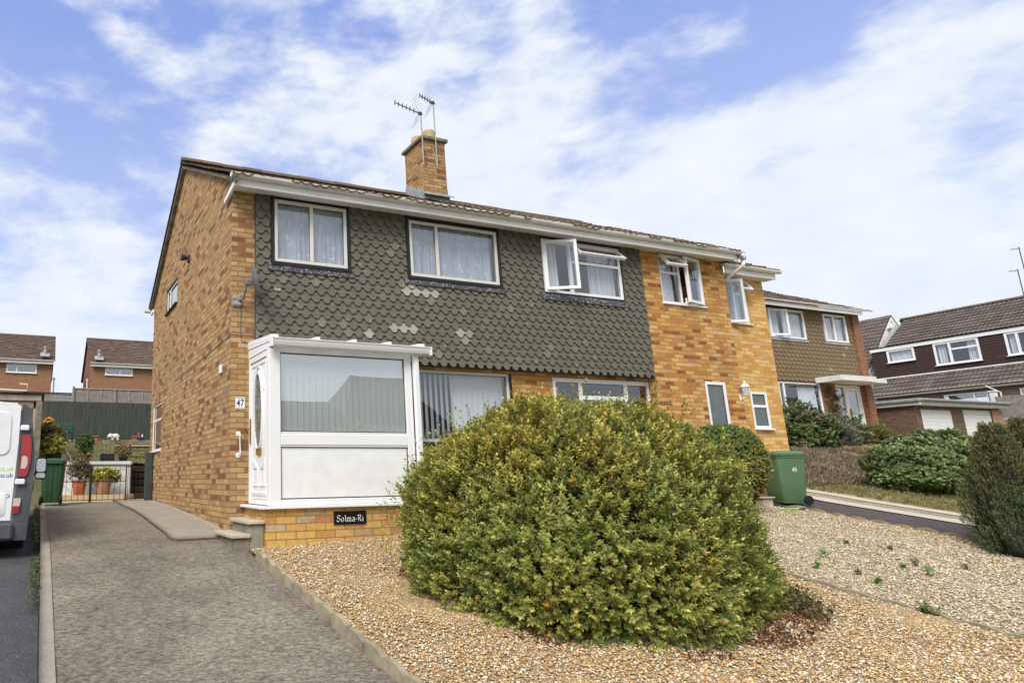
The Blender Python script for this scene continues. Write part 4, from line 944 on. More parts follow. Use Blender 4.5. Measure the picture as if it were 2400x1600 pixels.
# sides: right side framing, left side door
q = MB(); q.box(4.74, 4.79, PY+.07, YW, -.335, 1.68); q.build('porch_side_wall', M_UPVC, PF)
D = MB(*FL(PX0)); D.bbox(PY+.071, PY+.115, -.06, -.004, -.33, 1.66, 0, .004); D.bbox(YW-.055, YW-.003, -.06, -.004, -.33, 1.72, 0, .004)
D.bbox(PY+.116, YW-.056, -.059, -.006, 1.56, 1.64, 0, .004); D.bbox(PY+.116, YW-.056, -.059, -.006, -.33, -.27, 0, .004)
D.prism([(PY+.0, 1.64), (YW-.002, 1.64), (YW-.002, 1.79), (PY+.0, 1.71)], 1, -.05, .004) if False else None
D.solid([(PY, .002, 1.645), (YW-.003, .002, 1.645), (YW-.003, .002, 1.83), (PY, .002, 1.735), (PY, -.06, 1.645), (YW-.003, -.06, 1.645), (YW-.003, -.06, 1.83), (PY, -.06, 1.735)], [(0, 1, 2, 3), (7, 6, 5, 4), (0, 4, 5, 1), (1, 5, 6, 2), (2, 6, 7, 3), (3, 7, 4, 0)])
D.solid([(PY-.10, .012, 1.72), (YW-.003, .012, 1.775), (YW-.003, .012, 1.875), (PY-.10, .012, 1.80), (PY-.10, -.02, 1.72), (YW-.003, -.02, 1.775), (YW-.003, -.02, 1.875), (PY-.10, -.02, 1.80)], [(0, 1, 2, 3), (7, 6, 5, 4), (0, 4, 5, 1), (1, 5, 6, 2), (2, 6, 7, 3), (3, 7, 4, 0)])
D.build('door_frame', M_UPVC, PF)
y0, y1 = PY+.12, YW-.06; ym = (y0+y1)/2; DP = FL(PX0)
d = MB(*DP); d.bbox(y0, y1, -.05, -.022, -.265, 1.555, 0, .004)
frame_rect(d, y0+.045, y1-.045, -.22, 1.51, .02, -.022, -.010)
def oval(mb, cy, cz, ry, rz, w_, n0, n1, a0=0, a1=2*PI, N=32, mat=0):
    for k in range(N):
        t0, t1 = a0+(a1-a0)*k/N, a0+(a1-a0)*(k+1)/N; vs = []
        for t in (t0, t1):
            for (rr, nn) in ((1, n0), (1, n1), (1+w_/ry*1.0, n1), (1+w_/ry*1.0, n0)):
                k2 = 1+w_/rz if rr > 1 else 1
                vs.append((cy+math.cos(t)*ry*rr, nn, cz+math.sin(t)*rz*k2))
        mb.solid(vs, [(0, 4, 5, 1), (1, 5, 6, 2), (2, 6, 7, 3), (3, 7, 4, 0)], mat)
oval(d, ym, .88, .165, .50, .028, -.022, .004); oval(d, ym, .90, .225, .56, .022, -.022, -.006, R(25), R(155), 20)
for sgn in (-1, 1):       # two raised arched lower panels
    c0 = ym+sgn*.145
    frame_rect(d, c0-.10, c0+.10, -.10, .14, .018, -.022, -.008)
    d.prism([(c0-.10, .14), (c0+.10, .14), (c0+(.10 if sgn > 0 else -.10), .26)], 1, -.022, -.008)
d.bbox(y0+.05, y1-.05, -.022, -.006, -.20, -.17, 0, .003)
DO = d.build('door', M_UPVC, PF)
q = MB(*DP); pts = [(ym+math.cos(t)*.163, .88+math.sin(t)*.498) for t in [2*PI*k/32 for k in range(32)]]; q.prism(pts, 1, -.021, -.012); q.build('door_glass', M_LEADED, DO)
q = MB(*DP); q.bbox(ym-.11, ym+.06, -.02, .006, .30, .39, 0, .005); q.bbox(y1-.035, y1-.010, -.02, .004, .46, .80, 0, .003); q.tube([(y1-.022, .002, .66), (y1-.022, .05, .66), (y1+.07, .055, .665)], .009, seg=6); q.build('door_furniture', M_BRASS, DO)
# polycarbonate roof with glazing bars, gutter, downpipe, sill
q = MB(); q.solid([(2.70, 7.86, 1.735), (4.90, 7.86, 1.735), (4.90, YW, 1.82), (2.70, YW, 1.82), (2.70, 7.86, 1.755), (4.90, 7.86, 1.755), (4.90, YW, 1.84), (2.70, YW, 1.84)], [(0, 3, 2, 1), (4, 5, 6, 7), (0, 1, 5, 4), (1, 2, 6, 5), (2, 3, 7, 6), (3, 0, 4, 7)]); q.build('porch_roof', M_POLY, PF)
q = MB()
for i, x in enumerate((2.74, 3.34, 3.87, 4.40, 4.90)):
    w_ = .055 if i in (0, 4) else .030; q = MB()
    q.solid([(x-w_, 7.835, 1.74), (x+w_, 7.835, 1.74), (x+w_, YW-.03, 1.83), (x-w_, YW-.03, 1.83), (x-w_*.8, 7.835, 1.80), (x+w_*.8, 7.835, 1.80), (x+w_*.8, YW-.03, 1.885), (x-w_*.8, YW-.03, 1.885)], [(0, 3, 2, 1), (4, 5, 6, 7), (0, 1, 5, 4), (1, 2, 6, 5), (2, 3, 7, 6), (3, 0, 4, 7)]); q.build('glazing_bar', M_UPVC, PF)
q = MB(); pr = [(7.90, 1.645), (7.86, 1.645), (7.825, 1.665), (7.81, 1.70), (7.80, 1.735), (7.79, 1.745), (7.79, 1.755), (7.815, 1.755), (7.835, 1.69), (7.90, 1.69)]
q.prism(pr, 0, 2.69, 5.03); q.box(2.68, 2.70, 7.79, 7.90, 1.64, 1.76); q.box(5.02, 5.04, 7.79, 7.90, 1.64, 1.76); q.build('porch_gutter', M_UPVC, PF)
q = MB(); q.bbox(4.805, 4.885, 7.90, 7.965, -.9, 1.66, 0, .01); q.build('porch_downpipe', M_UPVC, PF)
q = MB(); q.bbox(2.60, 4.84, PY-.055, PY+.02, -.372, -.337, 0, .006); q.bbox(2.585, 2.70, PY+.021, YW-.002, -.372, -.337, 0, .006); q.build('porch_sill', M_UPVC, PF)
q = MB(*FR(PY)); wall(q, 2.645, 4.84, -1.1, -.372); q.face([(2.645, 0, -1.1), (2.645, -.9, -1.1), (2.645, -.9, -.372), (2.645, 0, -.372)]); q.face([(4.84, 0, -1.1), (4.84, -.9, -1.1), (4.84, -.9, -.372), (4.84, 0, -.372)])
q.build('porch_plinth', M_BRICKP, PF)
q = MB(); q.face([(2.7, PY, -.35), (4.8, PY, -.35), (4.8, YW, -.35), (2.7, YW, -.35)]); q.build('porch_floor', M_INT, PF)
# steps
S = thing('door_steps', (2.4, 8.4, -.9), 'two rendered concrete steps with overhanging slabs beside the white porch', 'steps')
q = MB(); q.bbox(2.46, 2.64, 7.99, 8.78, -1.05, -.545, 0, .012); q.bbox(2.27, 2.459, 7.99, 8.80, -1.05, -.70, 0, .012); q.build('step_base', M_REND, S)
q = MB(); q.bbox(2.42, 2.643, 7.955, 8.82, -.544, -.50, 0, .008); q.build('tread', M_SLABT, S)
q = MB(); q.bbox(2.22, 2.458, 7.955, 8.84, -.699, -.655, 0, .008); q.build('tread', M_SLABT, S)
# ================================================================ THINGS FIXED TO THE HOUSES
def plaque47():
    t = thing('number_plate', (2.58, YW, .93), 'white tile number plate reading 47 on the corner brick pier', 'number plate')
    b = MB(*FR(YW)); b.bbox(2.512, 2.648, .001, .014, .935, 1.105, 0, .003); b.build('plate', M_WHITE, t)
    c = MB(*FR(YW)); 
    for k in range(6):
        u = 2.522+k*.021; c.box(u, u+.013, .0145, .016, 1.088, 1.098); c.box(u, u+.013, .0145, .016, .943, .953)
    c.build('border_pattern', M_INK, t)
    textmesh('47', .135, 'numerals', M_INK, (2.58, YW-.015, 1.018), (1, 0, 0), (0, 0, 1), t, .002, .0015, sx=.72, space=1.12)
plaque47()
t = thing('name_plaque', (3.785, PY, -.58), 'black house name plaque with white blackletter writing below the porch panel', 'name plaque')
b = MB(*FR(PY)); b.bbox(3.557, 4.014, .001, .016, -.586, -.422, 0, .003); b.build('plate', plain('gloss_black', (.012, .012, .014), .2, .6, dirt=.1), t)
b = MB(*FR(PY)); s_ = .0114; pen = (.34, .34)
GL = {'S': ([[(5.0, 6.3), (3.8, 7.5), (1.5, 7.2), (.9, 5.7), (2.2, 4.4), (4.2, 3.5), (4.9, 2.0), (3.6, .4), (1.4, .3), (.3, 1.7)]], 5.6),
      'o': ([[(.8, 3.6), (2.2, 5), (3.6, 3.8), (3.6, 1.2), (2.2, 0), (.8, 1.2), (.8, 3.6)]], 4.6), 'l': ([[(.6, 7.4), (1.4, 6.8), (1.4, .9), (2.2, .2)]], 2.7),
      'm': ([[(.4, 4.6), (1.1, 4.2), (1.1, .6), (1.7, .2)], [(1.3, 3.9), (2.6, 5), (3.3, 4.2), (3.3, .6), (3.9, .2)], [(3.5, 3.9), (4.8, 5), (5.5, 4.2), (5.5, .9), (6.2, .2)]], 6.8),
      'a': ([[(1, 4.4), (2.4, 5), (3.5, 4.2), (3.5, .8), (4.2, .2)], [(3.3, 2.9), (1.2, 2.4), (.8, 1.1), (1.8, .2), (3.3, 1.1)]], 4.8), '-': ([[(.4, 2.8), (2, 3.0)]], 2.7),
      'R': ([[(.4, 6.8), (1.5, 7.3), (1.5, .8), (.6, .2)], [(1.6, 6.6), (3.2, 7.5), (4.6, 6.6), (4.4, 4.8), (2.2, 3.9)], [(2.9, 3.9), (4.4, 1.2), (5.4, .2)]], 5.9), 'i': ([[(.6, 4.6), (1.3, 4.2), (1.3, .8), (2, .2)], [(1.2, 6.4), (1.5, 6.8)]], 2.4)}
ox = 3.592
for ch in 'Solma-Ri': st, adv = GL[ch]; nib(b, st, s_*.93, ox, -.552, .0165, pen); ox += adv*s_*.93+.0008
b.build('lettering', M_TXT, t)
b = MB(*FR(YW)); 
for z in (.30, .62): b.add_bm
t = thing('grab_rail', (2.56, YW, .28), 'white vertical grab rail on the brick pier beside the porch door', 'grab rail')
b = MB(); b.tube([(2.555, YW-.004, .60), (2.56, YW-.05, .60), (2.565, YW-.062, .57), (2.565, YW-.062, .34), (2.56, YW-.05, .31), (2.555, YW-.004, .31)], .0135, seg=10); b.build('rail', M_WHITE, t, smooth=True)
for z in (.60, .31): b = MB(O=(2.557, YW-.001, z), U=(1, 0, 0), N=(0, 0, 1), Z=(0, -1, 0)); b.lathe([(.036, 0), (.036, .006), (.028, .012), (.01, .013)], seg=18); b.build('flange', M_WHITE, t, smooth=True)
# satellite dish
t = thing('satellite_dish', (2.5, YW, 2.45), 'grey satellite dish on a bracket at the corner pier', 'satellite dish')
b = MB(); b.bbox(2.46, 2.57, YW-.025, YW-.002, 2.40, 2.56, 0, .004)
for z in (2.42, 2.50): b.box(2.45, 2.58, YW-.035, YW-.026, z, z+.03)
b.build('wall_bracket', M_GALV, t)
b = MB(); b.tube([(2.55, YW-.03, 2.48), (2.59, YW-.10, 2.50), (2.60, YW-.16, 2.58), (2.61, YW-.18, 2.68), (2.66, YW-.18, 2.73)], .017, seg=8); b.bbox(2.59, 2.69, YW-.215, YW-.15, 2.67, 2.75, 0, .01); b.build('arm', M_DISH, t, smooth=True)
dn = Vector((.93, -.28, .22)).normalized(); du = Vector((0, 0, 1)); dx = dn.cross(du).normalized(); dz = dx.cross(dn).normalized()
b = MB(O=(2.70, YW-.20, 2.73), U=dx[:], N=dz[:], Z=dn[:]); pr = [(.002, 0)]+[(.235*k/8, .235*.28*(k/8)**2) for k in range(1, 9)]+[(.243, .064), (.235, .056)]+[(.235*k/8, -.006+.235*.28*(k/8)**2) for k in range(7, 0, -1)]+[(.002, -.006)]
b.lathe(pr, seg=36, sx=.92, sy=1.05); b.build('reflector', M_DISH, t, smooth=True)
b = MB(); e = Vector((2.70, YW-.20, 2.73))-dz*.22; q_ = e+dn*.30+dz*.03; b.tube([e[:], q_[:]], .010, seg=6); b.build('feed_arm', M_DKPLASTIC, t)
b = MB(O=q_[:], U=dx[:], N=dz[:], Z=(-dn+dz*.3).normalized()[:]); b.lathe([(.012, -.07), (.022, -.06), (.022, .0), (.03, .01), (.03, .03), (.01, .034)], seg=12); b.build('receiver', M_GALV, t, smooth=True)
def cable(name, pts, label, m=M_DKPLASTIC, r=.004):
    b = MB(); b.tube(pts, r, seg=5); return tag(b.build(name, m), label, 'cable')
cable('cable', [(2.57, YW-.03, 2.46), (2.585, YW-.006, 2.38), (2.583, YW-.006, 2.0), (2.60, YW-.006, 1.90), (2.66, YW-.006, 1.875), (2.75, YW-.006, 1.88)], 'black cable dropping down the corner pier from the satellite dish')
cable('cable', [(2.76, YW-.006, 1.985), (2.44, YW-.006, 1.99), (2.434, YW+.01, 1.985), (2.434, 10.5, 1.93), (2.434, 13.0, 1.90)], 'thin pale cable running level round the corner onto the side wall', M_KERB, .005)
cable('cable', [(2.434, 11.72, 3.20), (2.434, 12.0, 3.20), (2.434, 12.02, 2.85), (2.434, 11.82, 2.68)], 'short black cable hooked on the side wall above the lower courses')
t = thing('flood_light', (2.43, 11.85, 3.95), 'small dark security light high on the side wall', 'light')
b = MB(); b.bbox(2.40, 2.437, 11.76, 11.88, 3.98, 4.12, 0, .01); b.build('mount', M_DKPLASTIC, t)
b = MB(O=(2.39, 11.82, 4.06), U=(0, 1, 0), N=(0, 0, 1), Z=(-1, 0, 0)); b.lathe([(.035, 0), (.055, .05), (.068, .10), (.06, .115), (.01, .116)], seg=14); b.build('lamp_head', M_DKPLASTIC, t, smooth=True)
b = MB(); b.bbox(2.405, 2.437, 9.28, 9.40, 1.50, 1.63, 0, .01); tag(b.build('sensor_box', M_WHITE), 'small white plastic box on the side wall near the corner', 'sensor box')
# porch lantern of 49
t = thing('wall_lantern', (12.66, YW, 1.35), 'white coach lantern on the brick wall between the two small windows', 'wall lantern')
LK = .8; LA = dict(O=(12.68, 8.78, 1.47), U=(LK, 0, 0), N=(0, LK, 0), Z=(0, 0, LK)); b = MB(**LA); b.lathe([(.055, 0), (.062, .012), (.088, .155), (.088, .165)], seg=6); b.build('lantern_glass', plain('frosted_pane', (.50, .50, .47), .3, .5), t)
b = MB(**LA); b.lathe([(.05, -.03), (.06, 0), (.02, .0)], seg=6); b.lathe([(.105, .165), (.10, .18), (.055, .235), (.025, .25), (.02, .27), (.028, .285), (.008, .32)], seg=6)
for k in range(6): th = 2*PI*k/6; b.tube([(.06*math.cos(th), .06*math.sin(th), 0), (.09*math.cos(th), .09*math.sin(th), .165)], .006, seg=4)
b.tube([(0, 0, -.03), (-.01, .03, -.09), (-.04, .09, -.11), (-.05, .115, -.05)], .012, seg=6); b.bbox(-.085, -.03, .10, .125, -.15, -.01, 0, .01); b.build('lantern_frame', M_WHITE, t)
# ---------------------------------------------------------------- aerials
def yagi(name, x, y, z0, z1, bx, bz, n, label, tilt=0.11, extra=()):
    t = thing(name, (x, y, z0), label, 'tv aerial')
    b = MB(); b.tube([(x, y, z0), (x-.008, y, z1+.05)], .014, seg=8)
    b.build('mast', M_GALV, t, smooth=True)
    a = MB(); e = (x-bx, y-.08, z1+bx*tilt); a.tube([(x+.05, y+.01, z1-.01), e], .011, seg=6); 
    a.bbox(x-.07, x+.01, y-.03, y+.03, z1-.03, z1+.03)
    for i in range(n):
        f = 0.28+0.72*i/(n-1); px_, pz_ = x-bx*f, z1+bx*f*tilt; py_ = y-.08*f
        for s1, s2 in ((1, 1), (1, -1)): a.tube([(px_-.012, py_-.035*s1, pz_-.038*s2), (px_+.012, py_+.035*s1, pz_+.038*s2)], .009, seg=4)
    a.build('boom', M_DKPLASTIC, t)
    r_ = MB()
    for s1 in (-1, 1):
        top = (x-.16, y, z1+.36) if s1 > 0 else (x-.18, y, z1-.32)
        r_.tube([(x-.07, y, z1), top], .005, seg=4)
        for k in range(5):
            f = (k+1)/5.2; cxx, czz = x-.07+(top[0]-x+.07)*f, z1+(top[2]-z1)*f; r_.tube([(cxx-.02, y-.17, czz), (cxx+.02, y+.17, czz)], .0035, seg=3)
    r_.build('reflector_grid', M_GALV, t)
    for i, ex in enumerate(extra): q = MB(); q.tube(ex, .012, seg=6); q.build('clamp_bar', M_GALV, t)
    return t
yagi('tv_aerial', 7.45, 11.43, 6.62, 7.84, .70, .1, 6, 'lower tv aerial strapped to the left corner of the chimney', .12, extra=[[(7.44, 11.42, 6.70), (7.56, 11.49, 6.72)], [(7.44, 11.42, 6.98), (7.56, 11.49, 7.0)]])
yagi('tv_aerial', 7.80, 11.44, 6.6, 8.18, .40, .1, 5, 'taller tv aerial behind, rising from the right side of the chimney', .14, extra=[[(7.80, 11.44, 6.62), (7.74, 11.49, 7.1)]])
# ================================================================ NEIGHBOUR HOUSES ON THE RIGHT
HB = thing('brick_house', (24.5, 16, .98), 'house with brown hanging tiles, white flat door canopy and red brick end pier', 'house')
BY = 16.0; FB = FR(BY)
B1 = (24.9, 26.86, 4.84, 5.95); B2 = (28.02, 29.36, 4.86, 5.95); B3 = (24.9, 27.22, 2.0, 3.2); B4 = (28.07, 29.62, 1.10, 3.22)
m = MB(*FB); wall(m, 24.0, 30.1, 0.2, 3.26, [B3, B4], .12); m.build('front_wall', M_BRICKRED2, HB)
m = MB(*FB); wall(m, 24.0, 29.72, 3.26, 6.05, [B1, B2], .12); m.build('tile_backing_wall', M_DKPLASTIC, HB)
m = MB(*FB); m.N = Vector((0, -1, 0)); m.bbox(29.73, 30.12, .0, .12, .2, 6.05, 0, .01); m.build('end_pier', M_BRICKRED2, HB)
m = MB(); m.face([(30.1, BY, .2), (30.1, 23, .2), (30.1, 23, 6.05), (30.1, 19.5, 8.0), (30.1, BY, 6.05)]); m.face([(24.0, BY, .2), (24.0, 23, .2), (24.0, 23, 6.05), (24.0, 19.5, 8.0), (24.0, BY, 6.05)]); m.face([(24, 23, .2), (30.1, 23, .2), (30.1, 23, 6.05), (24, 23, 6.05)]); m.build('side_walls', M_BRICKRED2, HB)
m = MB(*FB); scales(m, [(24.0, 29.70, 3.24, 4.78), (26.92, 27.96, 4.78, 6.03), (29.42, 29.70, 4.78, 6.03)], 3.24, 6.03, tw=.24, e=.15, rad=.08, style='point', pale=.02, patches=((29.1, 4.62, .12, .62), (29.0, 4.3, .12, .62), (28.05, 3.75, .12, .55))); m.build('tile_cladding', M_HANGB, HB)
window(HB, FB, *B1, (25.72,), w=.07, n0=-.02, n1=.06, cur=[(M_CURT, 24.95, 25.6, 4, .04), (M_CURT, 25.8, 26.8, 7, .05)], glassm=M_GLASS, skip=(0,), seed=31)
casement(HB, FB, 24.93, 'v', .78, 4.90, 5.90, 16, w=.075)
window(HB, FB, *B2, (28.62,), w=.07, n0=-.02, n1=.06, cur=[(M_CURT, 28.05, 29.3, 6, .03)], seed=33)
lb = MB(*FB)
for (a, b_, z) in ((24.8, 26.95, 4.83), (27.95, 29.42, 4.85)): lb.box(a, b_, .02, .05, z-.09, z-.01)
lb.build('lead_apron', M_LEADG, HB)
window(HB, FB, *B3, (25.2,), w=.06, n0=-.08, n1=-.01, cur=[(M_CURT, 26.2, 27.1, 7, .04)], glassm=M_GLASS, sill=(.03, .08), seed=35)
# front door with side light
q = MB(*FB); q.bbox(28.07, 28.15, -.12, -.03, 1.14, 3.2, 0, .01); q.bbox(28.62, 28.76, -.12, -.03, 1.14, 3.2, 0, .01); q.bbox(29.53, 29.62, -.12, -.03, 1.14, 3.2, 0, .01); q.bbox(28.15, 28.62, -.119, -.031, 3.1, 3.2); q.bbox(28.76, 29.53, -.119, -.031, 3.12, 3.2); q.bbox(28.15, 28.62, -.119, -.031, 1.14, 2.1); q.bbox(28.05, 29.64, -.12, .08, 1.07, 1.13)
DF = q.build('door_frame', M_UPVC, HB)
q = MB(*FB); frame_rect(q, 28.765, 29.525, 1.15, 3.11, .12, -.10, -.05, wb=.12); q.bbox(28.886, 29.404, -.098, -.052, 1.28, 2.06, 0, .01); q.bbox(28.95, 29.12, -.06, -.035, 1.40, 1.90, 0, .015); q.bbox(29.18, 29.35, -.06, -.035, 1.40, 1.90, 0, .015); q.build('door', M_UPVC, HB)
q = MB(*FB); q.box(28.16, 28.61, -.09, -.08, 2.11, 3.09); q.box(28.89, 29.40, -.085, -.075, 2.07, 2.98); q.build('door_pane', M_GLASSD, DF)
q = MB(*FB); q.bbox(28.79, 28.82, -.05, .01, 2.0, 2.3); q.tube([(28.80, 0, 2.14), (28.80, .03, 2.14), (28.92, .03, 2.14)], .012, seg=5); q.build('door_handle', M_BRASS, DF)
q = MB(); q.bbox(27.0, 28.95, 15.12, 16.0, 3.22, 3.36, 0, .01); q.bbox(26.97, 28.98, 15.08, 15.119, 3.20, 3.39); q.bbox(26.95, 26.999, 15.12, 16.0, 3.20, 3.39)
c_ = q.build('door_canopy', M_WHITEW, HB); 
q = MB(); q.face([(27.0, 15.1, 3.218), (28.95, 15.1, 3.218), (28.95, 16, 3.218), (27.0, 16, 3.218)]); q.build('canopy_soffit', M_SOFFIT, HB)
# canopy runs on over the porch to the pier
q = MB(); q.bbox(28.96, 30.0, 15.3, 16.0, 3.22, 3.36); q.build('canopy_return', M_WHITEW, HB)
eaves(HB, 24.0, 29.85, BY, 15.6, 6.06, 5.93, 6.08, 15.52, 6.14, joints=(27,), brackets=())
roof(HB, 23.9, 30.35, 15.5, 6.09, 19.5, 8.02, M_ROOFM, jitter=.02, tw=.33, gauge=.34)
s = MB(); s.face([(23.9, 19.5, 8.1), (30.3, 19.5, 8.1), (30.3, 23.4, 6.1), (23.9, 23.4, 6.1)], 0, (1, 1, 1)); s.build('back_roof_slope', M_ROOFM, HB)
# flat-roofed garage pair
GH = thing('garage_block', (33.3, 16.2, .35), 'pair of flat roofed brown brick garages with white ribbed doors', 'garage')
FG = FR(16.2); GA = (33.62, 35.78, .39, 2.42); GB = (36.62, 38.74, .39, 2.47)
m = MB(*FG); wall(m, 33.26, 39.45, .0, 2.56, [GA, GB], .12); m.face([(33.26, 0, 0), (33.26, -6, 0), (33.26, -6, 2.6), (33.26, 0, 2.6)]); m.face([(39.45, 0, 0), (39.45, -6, 0), (39.45, -6, 2.6), (39.45, 0, 2.6)]); m.build('wall', M_BRICKBRN, GH)
m = MB(*FG); m.bbox(38.76, 39.5, .003, .06, .0, 2.5, 0, .01); m.build('end_pier', M_BRICKPINK, GH)
for (a, b_, c, d), lab in ((GA, None), (GB, None)):
    q = MB(*FG); n = 13
    for k in range(n):
        z = c+(d-c-.04)*k/n; h_ = (d-c-.04)/n; q.prism([(-.06, z), (-.045, z+.012), (-.045, z+h_-.012), (-.06, z+h_), (-.09, z+h_), (-.09, z)], 0, a+.05, b_-.05)
    DR = q.build('garage_door', M_WHITE, GH)
    q = MB(*FG); q.bbox(a+.002, a+.05, -.1, -.02, c, d-.002); q.bbox(b_-.05, b_-.002, -.1, -.02, c, d-.002); q.bbox(a+.05, b_-.05, -.1, -.02, d-.04, d-.003); q.build('garage_door_frame', M_WHITEW, GH)
    if a > 36:
        q = MB(*FG); q.box((a+b_)/2-.05, (a+b_)/2-.015, -.045, -.02, c+1.25, c+1.42); q.box((a+b_)/2-.05, (a+b_)/2+.06, -.044, -.022, c+1.37, c+1.42); q.build('handle', M_BLACK, DR)
q = MB(); q.bbox(33.1, 36.4, 15.92, 22.2, 2.56, 2.70); q.bbox(36.4, 39.6, 15.92, 22.2, 2.562, 2.698); q.build('roof', M_WHITEW, GH)
q = MB(); q.bbox(33.0, 39.7, 15.86, 22.3, 2.705, 2.83, 0, .02); q.build('roof_edge', M_LEADG, GH)
q = MB(); gutter(q, 33.1, 39.7, 15.80, 2.76, .05); q.build('gutter', M_GALV, GH, smooth=True)
# dormer house: its long front looks left (-X)
def xframe(X, Yo=0): return ((X, 0, 0), (0, 1, 0), (-1, 0, 0))
DH = thing('dormer_house', (48, 19, 2.2), 'long tiled chalet house with a dark tile-hung dormer above brown brick', 'house')
XFh = 48.0; ya, yb = 9.0, 25.5; FD = xframe(XFh)
m = MB(*FD); LW = [(20.0, 21.92, 2.9, 4.13), (16.9, 18.72, 2.9, 4.12)]; wall(m, ya, yb-.3, 1.5, 4.5, LW, .1); m.build('front_wall', M_BRICKBRN, DH)
window(DH, FD, *LW[0], (20.6,), ((20.65, 21.85, 3.75),), w=.07, n0=-.08, n1=-.01, glassm=M_GLASSD); window(DH, FD, *LW[1], (17.8,), (), w=.07, n0=-.08, n1=-.01, glassm=M_GLASSD)
m = MB(); m.face([(XFh, yb-.3, 1.5), (55.2, yb-.3, 1.5), (55.2, yb-.3, 4.5), (51.6, yb-.3, 9.3), (49.0, yb-.3, 7.4), (49.0, yb-.3, 5.5), (XFh, yb-.3, 4.5)]); m.build('gable_wall', M_WHITEW, DH); m = MB(); m.face([(XFh, ya, 1.5), (55.2, ya, 1.5), (55.2, ya, 4.5), (51.6, ya, 9.3), (XFh, ya, 4.5)]); m.build('gable_wall', M_WHITEW, DH)
def xslope(par, x0, z0, x1, z1, y0_, y1_, mat, name='roof', **kw):
    d = Vector((x1-x0, 0, z1-z0)); L = d.length; d.normalize(); n = Vector((-d.z, 0, d.x)); n = n if n.z > 0 else -n
    roof_slope(((x0, 0, z0), (0, 1, 0), n[:], d[:]), y0_, y1_, L, **kw).build(name, mat, par)
xslope(DH, XFh-.35, 4.42, 49.05, 5.56, ya-.1, yb, M_ROOFD, 'lower_roof', tw=.42, gauge=.36, roll=.035, step=.04, res=4)
xslope(DH, 48.85, 7.50, 51.6, 9.46, ya-.1, yb-.85, M_ROOFD, 'roof', tw=.42, gauge=.36, roll=.035, step=.04, res=4)
m = MB(); m.face([(51.6, ya, 9.46), (51.6, yb-.5, 9.46), (55.4, yb-.5, 4.4), (55.4, ya, 4.4)], 0, (1, 1, 1)); m.build('back_roof_slope', M_ROOFD, DH)
r_ = MB(); y = ya
while y < yb-.85: r_.prism([(51.6+math.cos(t)*.16, 9.45+math.sin(t)*.13) for t in [PI*k/6 for k in range(7)]], 1, y+.004, y+.45, 0, grey(.8, 1.2)); y += .454
r_.build('ridge_tiles', M_ROOF, DH)
FDm = xframe(49.0); DW = [(23.30, 24.70, 6.46, 7.24), (20.30, 22.36, 5.93, 7.24), (17.6, 19.2, 5.97, 7.24)]
m = MB(*FDm); wall(m, ya, yb, 5.5, 7.26, DW, .12); m.build('dormer_wall', M_DKPLASTIC, DH)
m = MB(); m.face([(49.0, yb, 5.5), (50.5, yb, 6.9), (49.9, yb, 7.5), (49.0, yb, 7.4)]); m.build('dormer_cheek', M_HANGD, DH)
m = MB(*FDm); pn = [(ya+3, 17.55, 5.58, 7.24), (19.25, 20.25, 5.58, 7.24), (22.41, 23.25, 5.58, 7.24), (24.75, yb, 5.58, 7.24), (17.55, 19.25, 5.58, 5.92), (20.25, 22.41, 5.58, 5.88), (23.25, 24.75, 5.58, 6.40)]
scales(m, pn, 5.56, 7.24, tw=.34, e=.135, rad=.03, th=.02, style='flat', pale=.01); m.build('tile_cladding', M_HANGD, DH)
for (a, b_, c, d), mu, tr in zip(DW, ((), (21.62,), (18.7,)), ((), ((20.35, 21.58, 6.78),), ())):
    window(DH, FDm, a, b_, c, d, mu, tr, w=.10, n0=-.04, n1=.06, glassm=M_GLASS, cur=[(M_CURT, a+.1, a+(b_-a)*.28, 3, .04), (M_CURT, b_-(b_-a)*.24, b_-.1, 3, .04)] if b_-a > 1.5 else [(M_CURT, a+.1, b_-.1, 4, .03)], sill=(.05, .10), seed=int(a*7))
m = MB(*FDm); m.bbox(ya, yb+.05, .03, .10, 7.24, 7.46, 0, .01); m.build('dormer_fascia', M_UPVC, DH)
m = MB(*FDm); m.box(ya, yb+.08, -.5, .14, 7.465, 7.51); m.build('dormer_roof_edge', M_BLACK, DH)
m = MB(*FDm); m.bbox(ya, yb, .02, .14, 5.50, 5.585, 0, .01); m.build('dormer_flashing', M_WHITEW, DH)
m = MB(*FD); m.prism([(.30+math.cos(t)*.075, 4.50-math.sin(t)*.075) for t in [PI*k/8 for k in range(9)]], 0, ya, yb+.05); m.bbox(ya, yb, .10, .22, 4.30, 4.42); m.tube([(19.9, .32, 4.42), (19.85, .30, 4.35), (19.45, .08, 3.98), (19.44, .06, 2.0)], .045, seg=6); m.build('gutter', M_UPVC2, DH)
# second house of the row, white boarded gable
D2 = thing('gabled_house', (50, 26, 2.5), 'house behind with a steep grey tiled roof and white boarded gable', 'house')
m = MB(*FR(26.0)); n = 34
for k in range(n):
    z0 = 3.0+k*.20; z1 = z0+.20; w_ = lambda z: max(0.02, (10.02-z)/(10.1-5.6)*4.25)
    if z0 > 9.95: break
    zz_ = min(z1, 9.98); a0, a1 = min(w_(z0), 4.1), min(w_(zz_), 4.1)
    m.solid([(52.6-a0, .035, z0), (52.6+a0, .035, z0), (52.6+a1, .012, zz_), (52.6-a1, .012, zz_), (52.6-a0, 0, z0), (52.6+a0, 0, z0)], [(0, 1, 2, 3), (0, 4, 5, 1)])
m.build('boarded_gable', M_WHITE, D2)
xslope(D2, 48.2, 5.35, 52.6, 10.1, 25.85, 34, M_ROOFD, 'roof', tw=.42, gauge=.36, roll=.035, step=.04, res=4)
